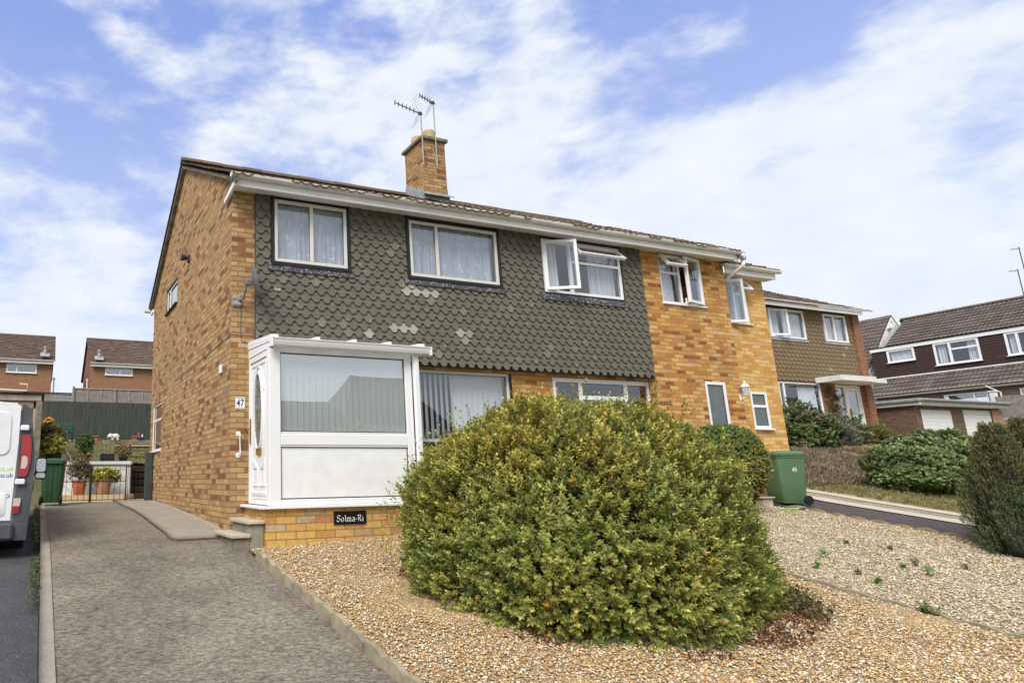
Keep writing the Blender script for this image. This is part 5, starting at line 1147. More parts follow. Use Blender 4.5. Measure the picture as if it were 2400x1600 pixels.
m = MB(); m.face([(52.6, 25.85, 10.1), (52.6, 34, 10.1), (57.0, 34, 5.35), (57.0, 25.85, 5.35)], 0, (1, 1, 1)); m.build('back_roof_slope', M_ROOFD, D2)
m = MB(*FR(26.0)); 
for sg in (-1, 1): m.solid([(52.6+sg*4.45, .02, 5.30), (52.6, .02, 10.08), (52.6, .02, 9.78), (52.6+sg*4.35, .02, 5.08), (52.6+sg*4.45, .10, 5.30), (52.6, .10, 10.08), (52.6, .10, 9.78), (52.6+sg*4.35, .10, 5.08)], [(0, 1, 2, 3), (7, 6, 5, 4), (0, 4, 5, 1), (2, 6, 7, 3), (1, 5, 6, 2), (3, 7, 4, 0)])
m.build('bargeboard', M_WHITE, D2)
m = MB(*FR(26.0)); m.bbox(52.0, 53.2, .05, .35, 9.15, 9.25); m.build('gable_shelf', M_WHITE, D2)
m = MB(); m.face([(48.5, 26, 2.2), (48.5, 34, 2.2), (48.5, 34, 5.6), (48.5, 26, 5.6)]); m.build('side_wall', M_BRICKBRN, D2)
m = MB(*xframe(48.1)); m.bbox(26, 34, 0, .2, 5.25, 5.45); m.build('gutter', M_UPVC2, D2)
m = MB((50.9, 25.9, 7.5)); m.lathe([(.10, 0), (.10, .35), (.17, .36), (.17, .48), (.02, .5)], seg=10); tag(m.build('flue', M_GALV), 'small metal flue in front of the white boarded gable', 'flue')
for (y, z0, z1, lab) in ((18.72, 9.4, 12.35, 'taller thin aerial mast on the dormer house ridge at the right edge'), (19.0, 9.4, 11.12, 'shorter thin aerial mast on the dormer house ridge')):
    t = thing('tv_aerial', (51.6, y, z0), lab, 'tv aerial'); b = MB(); b.tube([(51.6, y, z0), (51.6, y, z1)], .024, seg=5); b.build('mast', M_DKPLASTIC, t)
    b = MB(); b.tube([(51.6, y-.05, z1-.1), (51.6, y+.40, z1-.02)], .012, seg=4)
    for k in range(4): b.tube([(51.6, y+.1*k, z1-.14), (51.6, y+.1*k, z1+.04)], .007, seg=3)
    b.build('boom', M_DKPLASTIC, t)
# boundary wall and fence at the far right
b = MB(*xframe(42)); b.bbox(9.5, 17.38, -.12, 0, 1.0, 2.18, 0, .01); tag(b.build('brick_wall', M_BRICKPINK), 'pale pink brick boundary wall beside the right garage', 'wall')
t = thing('board_fence', (42, 15, 2.18), 'grey weathered board fence on top of the pale brick wall', 'fence')
b = MB(*xframe(42)); y = 9.5
while y < 17.2: b.bbox(y, y+.145, -.03+random.uniform(-.004, .004), 0, 2.32, 3.30+random.uniform(-.02, .02), 0, .004, ); y += .150
b.build('boards', M_WOODG, t); b = MB(*xframe(42)); b.bbox(9.5, 17.3, -.04, .02, 2.18, 2.31, 0, .005); b.build('gravel_board', M_LEADG, t)
b = MB(*xframe(43)); b.bbox(17.6, 17.85, -.1, .1, 1.6, 3.62, 0, .02); b.bbox(17.57, 17.88, -.13, .13, 3.62, 3.68); tag(b.build('concrete_post', M_WHITEW), 'pale capped concrete post between the garage roof and fence', 'post')
# ================================================================ HOUSES BEHIND ON THE LEFT
def rear_house(label, x0, x1, yf, depth, zb, ze, zr, win, flue, left_side, mbrick, pipes=None, mull=None, skipdish=False):
    t = thing('brick_house', ((x0+x1)/2, yf, zb), label, 'house', 'red brick houses behind the back garden fence'); Fh = FR(yf)
    m = MB(*Fh); wall(m, x0, x1, zb, ze, [win], .1); m.build('wall', mbrick, t)
    m = MB(); xs_ = x0 if left_side else x1
    for xx in (x0, x1): m = MB(); m.face([(xx, yf, zb), (xx, yf+depth, zb), (xx, yf+depth, ze), (xx, yf+depth/2, zr-.1), (xx, yf, ze)]); m.build('side_wall', M_BRICKRED2, t)
    window(t, Fh, *win, (mull,), w=.08, n0=-.05, n1=.02, glassm=M_GLASSD, sill=(.05, .08))
    m = MB(); m.bbox(x0-.05, x1+.05, yf-.32, yf-.28, ze-.08, ze+.10); m.build('fascia', M_UPVC2, t)
    m = MB(); gutter(m, x0-.1, x1+.1, yf-.40, ze+.16, .06); m.build('gutter', M_UPVC2, t)
    Fm, L = slopeframe(0, yf-.4, ze+.12, depth/2+.4, zr-ze-.12); roof_slope(Fm, x0-.15, x1+.15, L, gauge=.33, tw=.30, roll=.035, step=.035, res=4, jitter=.008).build('roof', M_ROOFM, t)
    m = MB(); m.face([(x0-.15, yf+depth/2, zr), (x1+.15, yf+depth/2, zr), (x1+.15, yf+depth+.4, ze), (x0-.15, yf+depth+.4, ze)], 0, (1, 1, 1)); m.build('back_roof_slope', M_ROOFM, t)
    r_ = MB(); r_.prism([(yf+depth/2+math.cos(a)*.15, zr-.02+math.sin(a)*.12) for a in [PI*k/6 for k in range(7)]], 0, x0-.15, x1+.15, 0, (1, 1, 1)); r_.build('ridge_tiles', M_ROOF, t)
    m = MB((flue[0], flue[1], flue[2])); m.lathe([(.10, 0), (.10, .42), (.07, .43), (.07, .50), (.11, .51), (.11, .62), (.02, .64)], seg=12); m.build('flue', M_GALV, t)
    m = MB((flue[0], flue[1], flue[2])); m.solid([(-.28, -.35, -.10), (.28, -.35, -.10), (.28, .2, .20), (-.28, .2, .20), (-.28, -.35, -.04), (.28, -.35, -.04), (.28, .2, .26), (-.28, .2, .26)], [(0, 3, 2, 1), (4, 5, 6, 7), (0, 1, 5, 4), (1, 2, 6, 5), (2, 3, 7, 6), (3, 0, 4, 7)]); m.build('flue_flashing', M_LEADG, t)
    if pipes:
        m = MB(); m.tube([(pipes, yf+.9, ze-.9), (pipes, yf+.9, zb)], .05, seg=6); m.tube([(pipes, yf+.9, ze-.9), (pipes, yf+.9, ze-.75)], .08, seg=6); m.build('downpipe', M_UPVC2, t)
    return t
rear_house('red brick house with a wide window, left of the gap behind the fence', -9.0, .55, 45, 8.0, 2.9, 7.36, 9.9, (-2.15, -.37, 6.70, 7.28), (.06, 44.95, 7.85), False, M_BRICKRED, .72, -1.55)
rear_house('darker red brick house with a two light window, right of the gap behind the fence', 2.93, 12.5, 45, 8.0, 2.9, 7.36, 9.95, (3.84, 5.62, 6.78, 7.29), (3.40, 44.95, 7.8), True, M_BRICKRED, 2.80, 4.78)
# ================================================================ OPPOSITE (only met as reflections)
OH = thing('gabled_house', (20, -30, -3), 'grey gabled house across the street, met only as a reflection in the porch glass', 'house')
m = MB(); 
for (x0, x1, zr, ze) in ((13.9, 21.0, 5.45, 3.2), (19.4, 29.5, 7.5, 3.4)):
    m.face([(x0, -25, -3.2), (x1, -25, -3.2), (x1, -25, ze), (x0, -25, ze)]); 
m.build('wall', M_WHITEW, OH)
m = MB()
for (x0, x1, zr, ze, h_) in ((13.6, 21.0, 5.45, 3.2, 1.2), (19.4, 29.5, 7.5, 3.4, 2.3)):
    m.face([(x0, -24.8, ze), (x1, -24.8, ze), (x1-h_, -29, zr), (x0+h_, -29, zr)], 0, (1, 1, 1)); m.face([(x0, -24.8, ze), (x0+h_, -29, zr), (x0, -33, ze)], 0, (1, 1, 1))
m.build('roof', M_ROOFD, OH)
# ================================================================ BACK GARDEN AND LEFT SIDE
def boards(mb, x0, x1, z0, z1, y, w, th=.02, var=.004, zv=.01, gap=.0005):
    x = x0
    while x < x1-.02: mb.box(x, min(x+w-gap, x1), y+random.uniform(0, var), y+th, z0, z1+random.uniform(-zv, zv)); x += w
t = thing('close_board_fence', (2.3, 30, 1.7), 'tall dark green stained board fence closing the back garden', 'fence')
b = MB(); boards(b, .12, 5.2, 1.62, 3.32, 30.0, .105, .03, .012, .012); b.build('boards', M_FENCE, t)
b = MB(); b.box(.12, 5.2, 30.035, 30.08, 3.22, 3.30); b.build('rail', M_FENCE, t)
for i, (x0, x1, lab) in enumerate(((1.38, 3.10, 'grey lap fence panel with pale battens above the green fence, nearer the gap'), (3.16, 4.95, 'grey lap fence panel with pale battens above the green fence, nearer the house'))):
    t = thing('lap_fence', ((x0+x1)/2, 31, 3.4), lab, 'fence panel', 'lap fence panels above the green fence')
    b = MB()
    for k in range(8): b.prism([(31.0, 2.9+k*.14), (31.022, 2.9+k*.14), (31.012, 3.05+k*.14), (30.995, 3.05+k*.14)], 0, x0, x1)
    b.build('slats', M_WOODG, t)
    b = MB(); b.bbox(x0, x1, 30.96, 31.03, 4.0, 4.04)
    b.build('top_rail', M_WOODB, t)
    for k in range(1, 3): q = MB(); u = x0+(x1-x0)*k/3; q.bbox(u-.018, u+.018, 30.965, 30.992, 2.95, 3.99); q.build('batten', M_WOODB, t)
for k, (x, lab) in enumerate(((1.33, 'thick dark fence post at the open end of the lap panels'), (3.13, 'grey concrete post between the two lap panels'))):
    b = MB(); b.bbox(x-.045, x+.045, 30.93, 31.04, 2.6, 4.06+.05*(1-k), 0, .01); tag(b.build('fence_post', (M_WOODG, M_CONC)[k]), lab, 'post')
t = thing('low_fence', (.7, 31, 3.3), 'low weathered fence with a dark top rail left of the lap panels', 'fence'); b = MB()
for k in range(4): b.box(-.1, 1.28, 31.0, 31.02, 3.25+k*.13, 3.25+k*.13+.12)
b.build('slats', M_WOODG, t); b = MB(); b.bbox(-.75, 1.28, 30.95, 31.05, 3.77, 3.81); b.build('top_rail', M_BLACK, t)
# neighbour's flat roofed garage behind the van
t = thing('flat_roof_garage', (-.9, 18, -.5), "neighbour's run-down flat roofed garage behind the van", 'garage')
b = MB(); b.bbox(-4, .02, 18.0, 18.06, 1.98, 2.14, 0, .01); b.build('fascia', M_WOODB, t)
b = MB(); b.bbox(-4, -.16, 18.05, 18.1, 1.80, 1.975); b.build('lintel', M_KERB, t)
b = MB(); b.box(-.38, -.06, 18.06, 18.3, 1.35, 1.80); b.box(-.12, .06, 18.1, 24, -.5, 2.0); b.build('wall', M_BRICKBRN, t)
b = MB(); b.bbox(-.16, -.075, 18.0, 18.055, -.5, 1.79, 0, .01); b.build('door_post', M_WOODB, t)
b = MB(); b.bbox(-.10, .05, 17.97, 17.995, -.5, 1.97, 0, .01); b.build('corner_post', M_COPE, t)
b = MB(); b.bbox(-2.2, -.17, 18.12, 18.16, -.5, 1.79, 0, .01); b.build('garage_door', M_PAVE, t)
b = MB(); b.bbox(-4.2, .08, 17.95, 24, 2.145, 2.185); b.build('roof', M_BLACK, t)
b = MB(); b.tube([(-1.2, 17.9, 2.24), (-.35, 17.9, 2.22), (-.34, 17.9, 2.38), (-.52, 17.9, 2.39)], .018, seg=6); b.build('overflow_pipe', M_UPVC, t)
# white retaining wall, sleepers, patio kerb
t = thing('retaining_wall', (1.45, 17.5, -.46), 'low white painted garden wall with a rounded coping behind the pots', 'wall')
b = MB(); b.prism([(.5, 17.42), (2.2, 17.42), (2.24, 17.5), (2.24, 18.4), (2.1, 18.4), (2.1, 17.62), (.5, 17.62)], 2, -.5, .39); b.build('wall', M_WHITEW, t)
b = MB(); b.prism([(.5, 17.38), (2.0, 17.38), (2.22, 17.36), (2.29, 17.5), (2.29, 18.45), (2.05, 18.45), (2.05, 17.66), (.5, 17.66)], 2, .392, .465); b.build('coping', M_WHITEW, t)
b = MB(); b.prism([(.3, 16.75), (2.0, 16.75), (2.25, 16.95), (2.25, 17.42), (.3, 17.42)], 2, -.5, -.33); tag(b.build('patio_step', M_PAVE), 'low buff paved step under the terracotta pots', 'step')
for k in range(5):
    b = MB(); b.bbox(2.26, 3.1, 17.45+k*.28, 17.60+k*.28, -.46+k*.17, -.33+k*.17, 0, .01)
    tag(b.build('sleeper_step', M_WOODDK), ['lowest', 'second', 'third', 'fourth', 'topmost'][k]+' dark timber sleeper step beside the white wall', 'garden step', 'flight of dark sleeper steps')
for k in range(5):
    b = MB(); b.box(2.27, 3.05, 17.60+k*.28, 17.74+k*.28, -.46+k*.17, -.345+k*.17); tag(b.build('step_infill', M_PAVE), None, None, None, 'structure')
b = MB(); b.bbox(.2, 4.6, 29.45, 29.6, 1.50, 1.67, 0, .01); tag(b.build('raised_kerb', M_CONC), 'grey concrete kerb along the foot of the green fence', 'kerb')
b = MB(); b.bbox(2.6, 4.6, 24.5, 26.0, 1.17, 1.21); tag(b.build('lawn_slab', M_PAVE), 'pale paving slab lying in the back lawn beside the house wall', 'slab')
b = MB(); b.bbox(.82, .87, 17.9, 29.4, .9, 1.0)
V_ = []; 
bb_ = MB(); n = 12
for k in range(n):
    y0_, y1_ = 18.4+k*.9, 18.4+(k+1)*.9; bb_.solid([(x, y, HL(y)+z) for x, y, z in ((.80, y0_, 0), (.87, y0_, 0), (.87, y1_, 0), (.80, y1_, 0), (.80, y0_, .09), (.87, y0_, .09), (.87, y1_, .09), (.80, y1_, .09))], [(0, 3, 2, 1), (4, 5, 6, 7), (0, 1, 5, 4), (1, 2, 6, 5), (2, 3, 7, 6), (3, 0, 4, 7)])
tag(bb_.build('path_edging', M_CONC), 'straight concrete edging between the garden path and back lawn', 'edging')
# gate and its post
t = thing('iron_gate', (1.45, 15.3, -.46), 'low black wrought iron double gate with crossed bars and scrolls', 'gate')
def leaf(x0, x1):
    q = MB(); zb, zt = -.44, .31; y = 15.3
    for z in (zt, .05 if False else -.02, zb+.03): q.box(x0, x1, y-.008, y+.008, z-.008, z+.008)
    for x in (x0, x1): q.box(x-.012, x+.012, y-.012, y+.012, zb-.02, zt+.01)
    n = int((x1-x0)/.115); 
    for k in range(1, n): x = x0+(x1-x0)*k/n; q.box(x-.005, x+.005, y-.005, y+.005, zb+.03, zt-.01)
    for k in range(n):
        a, c = x0+(x1-x0)*k/n, x0+(x1-x0)*(k+1)/n
        q.tube([(a, y-.01, -.02), (c, y-.01, .12)], .004, seg=3); q.tube([(c, y-.01, -.02), (a, y-.01, .12)], .004, seg=3)
        mx = (a+c)/2; q.tube([(mx+.03*math.cos(s), y-.01, .24+.03*math.sin(s)) for s in [2*PI*i/10 for i in range(11)]], .004, seg=3)
    for s in (-1, 1): q.tube([((x0+x1)/2, y-.012, -.30), (x0 if s < 0 else x1, y-.012, -.04)], .004, seg=3)
    return q
leaf(.50, 1.105).build('gate_leaf', M_IRON, t); leaf(1.13, 1.86).build('gate_leaf', M_IRON, t)
q = MB(); y = 15.3
for x in np.arange(1.90, 2.26, .09): q.box(x-.005, x+.005, y-.005, y+.005, -.44, .30)
q.box(1.87, 2.27, y-.008, y+.008, .29, .306); q.box(1.87, 2.27, y-.008, y+.008, -.40, -.384); q.build('side_panel', M_IRON, t)
b = MB(); b.bbox(2.27, 2.425, 15.25, 15.40, -.52, .60, 0, .008); tag(b.build('gate_post', M_POSTG), 'square dark grey green gate post against the side wall', 'gate post')
# ---------------------------------------------------------------- foliage engine
def foliage(pos, dr, nl, ll, lw, sl, pal, seed, tonef=None, droop=.25, a0=75, a1=35, fold=.25):
    rs = np.random.RandomState(seed); n = len(pos); dr = dr/np.linalg.norm(dr, axis=1, keepdims=True)
    ref = np.where(np.abs(dr[:, 2:3]) > .9, np.array([[1., 0, 0]]), np.array([[0, 0, 1.]]))
    A = np.cross(dr, ref); A /= np.linalg.norm(A, axis=1, keepdims=True); B = np.cross(dr, A)
    ph = rs.uniform(0, 2*PI, n); sc = rs.uniform(.7, 1.25, n)
    j = np.arange(nl); tt = (j+.6)/nl; az = ph[:, None]+j[None]*2.4+rs.uniform(-.35, .35, (n, nl)); al = np.radians(a0+(a1-a0)*tt)[None]+rs.uniform(-.25, .25, (n, nl))
    rad = A[:, None]*np.cos(az)[..., None]+B[:, None]*np.sin(az)[..., None]
    ld = dr[:, None]*np.cos(al)[..., None]+rad*np.sin(al)[..., None]; ld[..., 2] -= droop*rs.rand(n, nl); ld /= np.linalg.norm(ld, axis=2, keepdims=True)
    base = pos[:, None]+dr[:, None]*(sl*sc[:, None]*tt[None])[..., None]
    L = (ll*sc[:, None]*rs.uniform(.75, 1.2, (n, nl)))[..., None]; side = np.cross(ld, dr[:, None]+.01); side /= (np.linalg.norm(side, axis=2, keepdims=True)+1e-9); nrm = np.cross(side, ld)
    Wd = L*lw
    p0 = base; p1 = base+ld*L*.45+side*Wd+nrm*Wd*fold; p2 = base+ld*L; p3 = base+ld*L*.45-side*Wd+nrm*Wd*fold
    V = np.stack([p0, p1, p2, p3], 2).reshape(-1, 3); m = n*nl; F = (np.array([[0, 1, 2], [0, 2, 3]])[None]+(np.arange(m)*4)[:, None, None]).reshape(-1, 3)
    pal = np.array(pal); ci = rs.randint(0, len(pal), n); c = pal[ci][:, None]*rs.uniform(.72, 1.25, (n, nl, 1))
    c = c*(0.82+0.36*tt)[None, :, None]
    if tonef is not None: c = tonef(c, pos, rs)
    tone = np.repeat(c.reshape(-1, 3), 4, 0); return V, F, np.clip(tone, 0, 1)
def surf(n, c, r, seed, zlo=-1.0, lump=.12, lf=1.6, power=2.0, zcut=None, inner=.25, fine=.05):
    """points and outward directions on a lumpy ellipsoid"""
    rs = np.random.RandomState(seed); u = rs.uniform(zlo, 1, n); th = rs.uniform(0, 2*PI, n); q = np.sqrt(np.clip(1-u*u, 0, 1))
    d = np.stack([q*np.cos(th), q*np.sin(th), u], 1)
    if power != 2.0: d = d/((np.abs(d)**power).sum(1)**(1/power))[:, None]
    k = np.array([1+lump*noise.noise(Vector(x*lf)+Vector((seed, 0, 0)))*1.6+fine*noise.noise(Vector(x*lf*4.5)) for x in d])
    dep = 1-inner*rs.rand(n)**2.2; P = np.array(c)+d*np.array(r)*(k*dep)[:, None]
    nd = d/np.array(r); nd /= np.linalg.norm(nd, axis=1, keepdims=True); return P, nd, dep
def core(name, c, r, seed, mat, parent, zlo=-1.0, lump=.12, lf=1.6, power=2.0, k0=.80):  # solid dark hull standing in for the shaded twigs behind the leaves
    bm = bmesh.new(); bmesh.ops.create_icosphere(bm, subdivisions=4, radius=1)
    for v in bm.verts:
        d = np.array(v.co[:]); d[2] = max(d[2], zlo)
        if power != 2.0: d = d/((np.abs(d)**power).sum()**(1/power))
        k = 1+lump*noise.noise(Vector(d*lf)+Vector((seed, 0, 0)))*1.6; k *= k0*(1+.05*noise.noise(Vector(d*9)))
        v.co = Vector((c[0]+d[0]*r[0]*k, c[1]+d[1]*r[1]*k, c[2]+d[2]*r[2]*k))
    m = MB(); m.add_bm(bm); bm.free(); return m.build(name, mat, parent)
def twigs(name, c, base_z, r, n, seed, parent, mat=M_TWIG, rad=.012):
    rs = random.Random(seed); m = MB()
    for i in range(n):
        th = rs.uniform(0, 2*PI); ph = rs.uniform(.15, 1.35); rr = rs.uniform(.75, .98)
        e = Vector((c[0]+math.cos(th)*math.cos(ph)*r[0]*rr, c[1]+math.sin(th)*math.cos(ph)*r[1]*rr, c[2]+math.sin(ph)*r[2]*rr)); s = Vector((c[0]+rs.uniform(-.1, .1)*r[0], c[1]+rs.uniform(-.1, .1)*r[1], base_z)); md = s.lerp(e, .5)+Vector((rs.uniform(-.1, .1)*r[0], rs.uniform(-.1, .1)*r[1], .08*r[2]))
        m.tube([s[:], md[:], e[:]], [rad, rad*.6, rad*.25], seg=5)
    return m.build(name, mat, parent)
M_CORE = plain('shaded_twig_brown', (0.030, 0.024, 0.014), 0.95, dirt=0.5, scale=25, bump=.6)  # twig and compost brown, with the shade inside the foliage put into the colour
def shrub(name, label, cat, c, r, bz, n, nl, ll, lw, sl, pal, seed, zlo=-.6, lump=.12, lf=1.6, power=2.0, inner=.25, up=.5, tonef=None, core_k=.80, ntw=24, group=None, a0=75, a1=35, droop=.25, fine=.05, corezlo=None):
    t = thing(name, (c[0], c[1], bz), label, cat, group)
    P, nd, dep = surf(n, c, r, seed, zlo, lump, lf, power, None, inner, fine); rs = np.random.RandomState(seed+9)
    keep = P[:, 2] > bz+.01; P, nd, dep = P[keep], nd[keep], dep[keep]
    d = nd+np.array([0, 0, up])+rs.uniform(-.35, .35, nd.shape)
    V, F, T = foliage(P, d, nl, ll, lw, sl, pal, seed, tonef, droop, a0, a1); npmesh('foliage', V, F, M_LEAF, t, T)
    if core_k: core('shade_core', c, r, seed, M_CORE, t, zlo if corezlo is None else corezlo, lump, lf, power, core_k)
    twigs('stems', c, bz-.05, r, ntw, seed, t); return t
# ---------------------------------------------------------------- THE BIG SHRUB
def bigtone(c, pos, rs):
    z = (pos[:, 2]+1.15)/2.0; w = np.clip((z-.30)*1.6, 0, 1); left = np.clip((4.6-pos[:, 0])*.6, 0, 1)*np.clip(z*1.5, 0, 1)
    nz = np.array([noise.noise(Vector(p*1.9)) for p in pos]); dry = np.clip(w*.62+left*.55+nz*.75-.12, 0, 1)[:, None, None]
    green = c; tan = c*np.array([1.42, 1.08, .85])
    br = (rs.rand(len(pos)) < .004+.02*dry[:, 0, 0]); out = green*(1-dry)+tan*dry; out[br] = out[br]*np.array([1.55, .92, .75]); return out
PALB = [(.22, .27, .050), (.29, .32, .066), (.175, .215, .046), (.39, .40, .095), (.125, .165, .040), (.25, .265, .062), (.43, .42, .12)]
BIG = thing('evergreen_shrub', (BC[0], BC[1], -1.13), 'huge rounded evergreen shrub with yellowing tips filling the gravel bed', 'shrub')
bc = (BC[0]-.10, BC[1]-.10, -.84); br_ = (1.55, 1.60, 1.52)
P, nd, dep = surf(28500, bc, br_, 21, -.42, .09, 1.9, 2.35, None, .22, .09); rs = np.random.RandomState(2)
kz = np.array([H(a, b_) for a, b_ in P[:, :2]]); keep = P[:, 2] > kz+.03; P, nd = P[keep], nd[keep]
low = np.clip((-.85-P[:, 2])*1.5, 0, .8)[:, None]; d = nd+np.array([0, 0, .55])*(1-low)+rs.uniform(-.38, .38, nd.shape)
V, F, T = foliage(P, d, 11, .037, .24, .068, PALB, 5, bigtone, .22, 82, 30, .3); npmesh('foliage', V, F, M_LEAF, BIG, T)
# loose leading shoots that break the outline
P2, nd2, _ = surf(520, bc, (br_[0]*1.03, br_[1]*1.03, br_[2]*1.03), 22, -.2, .085, 1.9, 2.35, None, .03, .05); keep = P2[:, 2] > -.9; P2, nd2 = P2[keep], nd2[keep]
V, F, T = foliage(P2, nd2*.6+np.array([0, 0, .8])+rs.uniform(-.3, .3, nd2.shape), 9, .038, .24, .17, PALB, 6, bigtone, .1, 70, 40); npmesh('leading_shoots', V, F, M_LEAF, BIG, T)
core('shade_core', bc, br_, 21, M_CORE, BIG, -.30, .085, 1.9, 2.35, .83); twigs('stems', bc, -1.2, br_, 60, 4, BIG, rad=.018)
# one long branch reaching left across the porch
V, F, T = foliage(np.array([[3.72+.035*k-.0, 5.25, -.42-.012*k] for k in range(9)]), np.tile([[-.7, -.1, .5]], (9, 1)), 4, .05, .2, .04, PALB, 16, None); npmesh('side_branch', V, F, M_LEAF, BIG, T)
# leaf litter under it
def litter():
    rs = np.random.RandomState(31); n = 4200; th = rs.uniform(0, 2*PI, n); rr = .84+.32*rs.rand(n)**1.5; X = bc[0]+.22+np.cos(th)*rr*1.72; Y = bc[1]-.06+np.sin(th)*rr*1.56; k = (np.array([noise.noise(Vector((a*1.6, b_*1.6, 4))) for a, b_ in zip(X, Y)])+.35*np.clip((X-4.9)/1.5, -.6, 1)) > .02; X, Y = X[k], Y[k]; X, Y = X, Y
    Z = np.array([H(a, b_) for a, b_ in zip(X, Y)])+.058; P = np.stack([X, Y, Z], 1)
    V, F, T = foliage(P, rs.uniform(-1, 1, P.shape)*np.array([1, 1, .25])+np.array([0, 0, .05]), 3, .032, .28, .02, [(.13, .045, .025), (.19, .075, .04), (.09, .04, .025), (.24, .13, .07)], 8, None, .1, 85, 70); o = npmesh('leaf_litter', V, F, M_LEAF, None, T); tag(o, 'reddish brown fallen leaves scattered on the gravel under the big shrub', 'leaf litter', None, 'stuff')
litter()
# ---------------------------------------------------------------- clipped round bush, rose bush, planting, conifer
def mixtone(fr_, col):
    def f(c, pos, rs):
        k = rs.rand(len(pos)) < fr_; c = c.copy(); c[k] = c[k]*np.array(col); return c
    return f
def hedgetone(c, pos, rs):
    z = np.clip((pos[:, 2]-.15)/.7+.35*np.array([noise.noise(Vector(p*2.5)) for p in pos]), 0, 1)[:, None, None]; return c*z+c*np.array([1.6, .95, .9])*(1-z)
shrub('clipped_bush', 'clipped round green bush with browning underside, below the small windows', 'bush', (10.82, 8.05, .14), (.66, .52, .61), -.62, 5200, 9, .030, .30, .04, [(.11, .20, .045), (.15, .25, .06), (.08, .14, .04), (.20, .25, .07)], 41, -.95, .05, 2, 2.3, .12, .3, hedgetone, .88, 16, fine=.03)
shrub('rose_bush', 'large leafy green bush with a few red hips on the verge', 'bush', (18.5, 8.95, .0), (1.10, 1.0, .74), -.72, 7500, 9, .062, .36, .075, [(.15, .21, .08), (.20, .27, .10), (.11, .155, .06), (.25, .29, .11)], 42, -.80, .20, 2.2, 2.0, .25, .4, mixtone(.006, (2.6, .5, .4)), .78, 30)
# the straggly border before the brown-tiled house
shrub('shrub', 'dark green shrub nearest the yellow brick corner, in the far border', 'shrub', (21.5, 13.5, 1.02), (.92, .8, .90), .3, 1150, 9, .10, .3, .11, [(0.123, 0.181, 0.058), (0.087, 0.131, 0.043), (0.189, 0.160, 0.072)], 43, -.9, .25, 2, group='shrubs in the border before the brown tiled house')
shrub('shrub', 'grey green sprawling shrub in the middle of the far border', 'shrub', (23.5, 14.2, 1.0), (1.25, .8, .72), .45, 1300, 9, .10, .18, .12, [(0.189, 0.210, 0.145), (0.145, 0.167, 0.102), (0.217, 0.174, 0.116)], 44, -.9, .3, 2, group='shrubs in the border before the brown tiled house')
shrub('shrub', 'brown and green rambling rose below the white front door', 'shrub', (25.1, 14.6, 1.12), (.95, .7, .62), .6, 900, 9, .09, .3, .13, [(0.131, 0.189, 0.072), (0.203, 0.131, 0.072), (0.102, 0.145, 0.058)], 45, -.9, .35, 2.4, tonef=mixtone(.02, (4, .6, .9)), group='shrubs in the border before the brown tiled house')
shrub('shrub', 'low yellow green spiky clump at the end of the far border', 'shrub', (26.9, 14.6, 1.0), (.75, .5, .38), .7, 700, 8, .20, .06, .06, [(.20, .20, .05), (.15, .17, .05), (.24, .19, .07)], 46, -.5, .2, 2, a0=40, a1=15, group='shrubs in the border before the brown tiled house')
tt_ = thing('climbing_rose', (27.9, 15.9, 1.2), 'thin climbing rose stems on the red brick beside the front door', 'climber'); m = MB()
for k in range(4): m.tube([(27.75+.1*k, 15.85, 1.3), (27.7+.12*k, 15.9, 2.1), (27.55+.13*k, 15.93, 2.8), (27.5+.05*k, 15.93, 3.1)], .010, seg=4)
m.build('stems', M_TWIG, tt_); rs = np.random.RandomState(3); P = np.stack([rs.uniform(27.3, 27.95, 90), rs.uniform(15.7, 15.9, 90), rs.uniform(1.6, 3.0, 90)], 1); V, F, T = foliage(P, rs.uniform(-1, 1, P.shape), 5, .09, .3, .08, [(.09, .14, .05), (.12, .10, .05), (.35, .18, .13)], 4); npmesh('foliage', V, F, M_LEAF, tt_, T)
# conifer: upright sprays gathered into several spires
CF = thing('conifer', (12.3, 5.15, -1.2), 'dense dark conifer with several blunt spires at the right edge', 'conifer')
rs = np.random.RandomState(77); Ps, Ds = [], []
SP = [(12.22, 5.15, .48, .42, 1.74), (12.95, 5.1, .54, .46, 1.84), (13.6, 5.0, .60, .46, 1.60), (12.50, 4.9, .60, .40, 1.12), (12.05, 4.95, .56, .36, .90), (13.05, 4.75, .6, .4, 1.15)]
for (x, y, rx, ry, h_) in SP:
    n = 3300; u = rs.rand(n)**.75; th = rs.uniform(0, 2*PI, n); pr = np.interp(u, [0, .12, .30, .62, .88, 1], [.55, .92, 1, .70, .36, .12]); k = pr*(1+.16*np.sin(th*5+u*9))*(1-.20*rs.rand(n)**2)
    P = np.stack([x+np.cos(th)*rx*k, y+np.sin(th)*ry*k, -1.20+u*h_], 1); Ps.append(P); Ds.append(np.stack([np.cos(th)*.55, np.sin(th)*.55, np.full(n, .95)], 1)+rs.uniform(-.25, .25, (n, 3)))
P, D_ = np.concatenate(Ps), np.concatenate(Ds)
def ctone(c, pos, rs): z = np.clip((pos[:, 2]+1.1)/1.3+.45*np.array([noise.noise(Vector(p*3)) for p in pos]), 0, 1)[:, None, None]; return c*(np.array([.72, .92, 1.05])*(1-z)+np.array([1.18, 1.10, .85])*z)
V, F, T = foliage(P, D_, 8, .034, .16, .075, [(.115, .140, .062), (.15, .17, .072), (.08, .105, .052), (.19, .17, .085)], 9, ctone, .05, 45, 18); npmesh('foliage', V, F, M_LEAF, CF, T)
m = MB()
for (x, y, rx, ry, h_) in SP: m.lathe([(rx*.45, 0), (rx*.78, .12*h_), (rx*.82, .3*h_), (rx*.58, .62*h_), (rx*.26, .88*h_), (.01, .97*h_)], (x, y, -1.2), 16, sy=ry/rx)  # dark hull standing in for the shaded inside of each spire
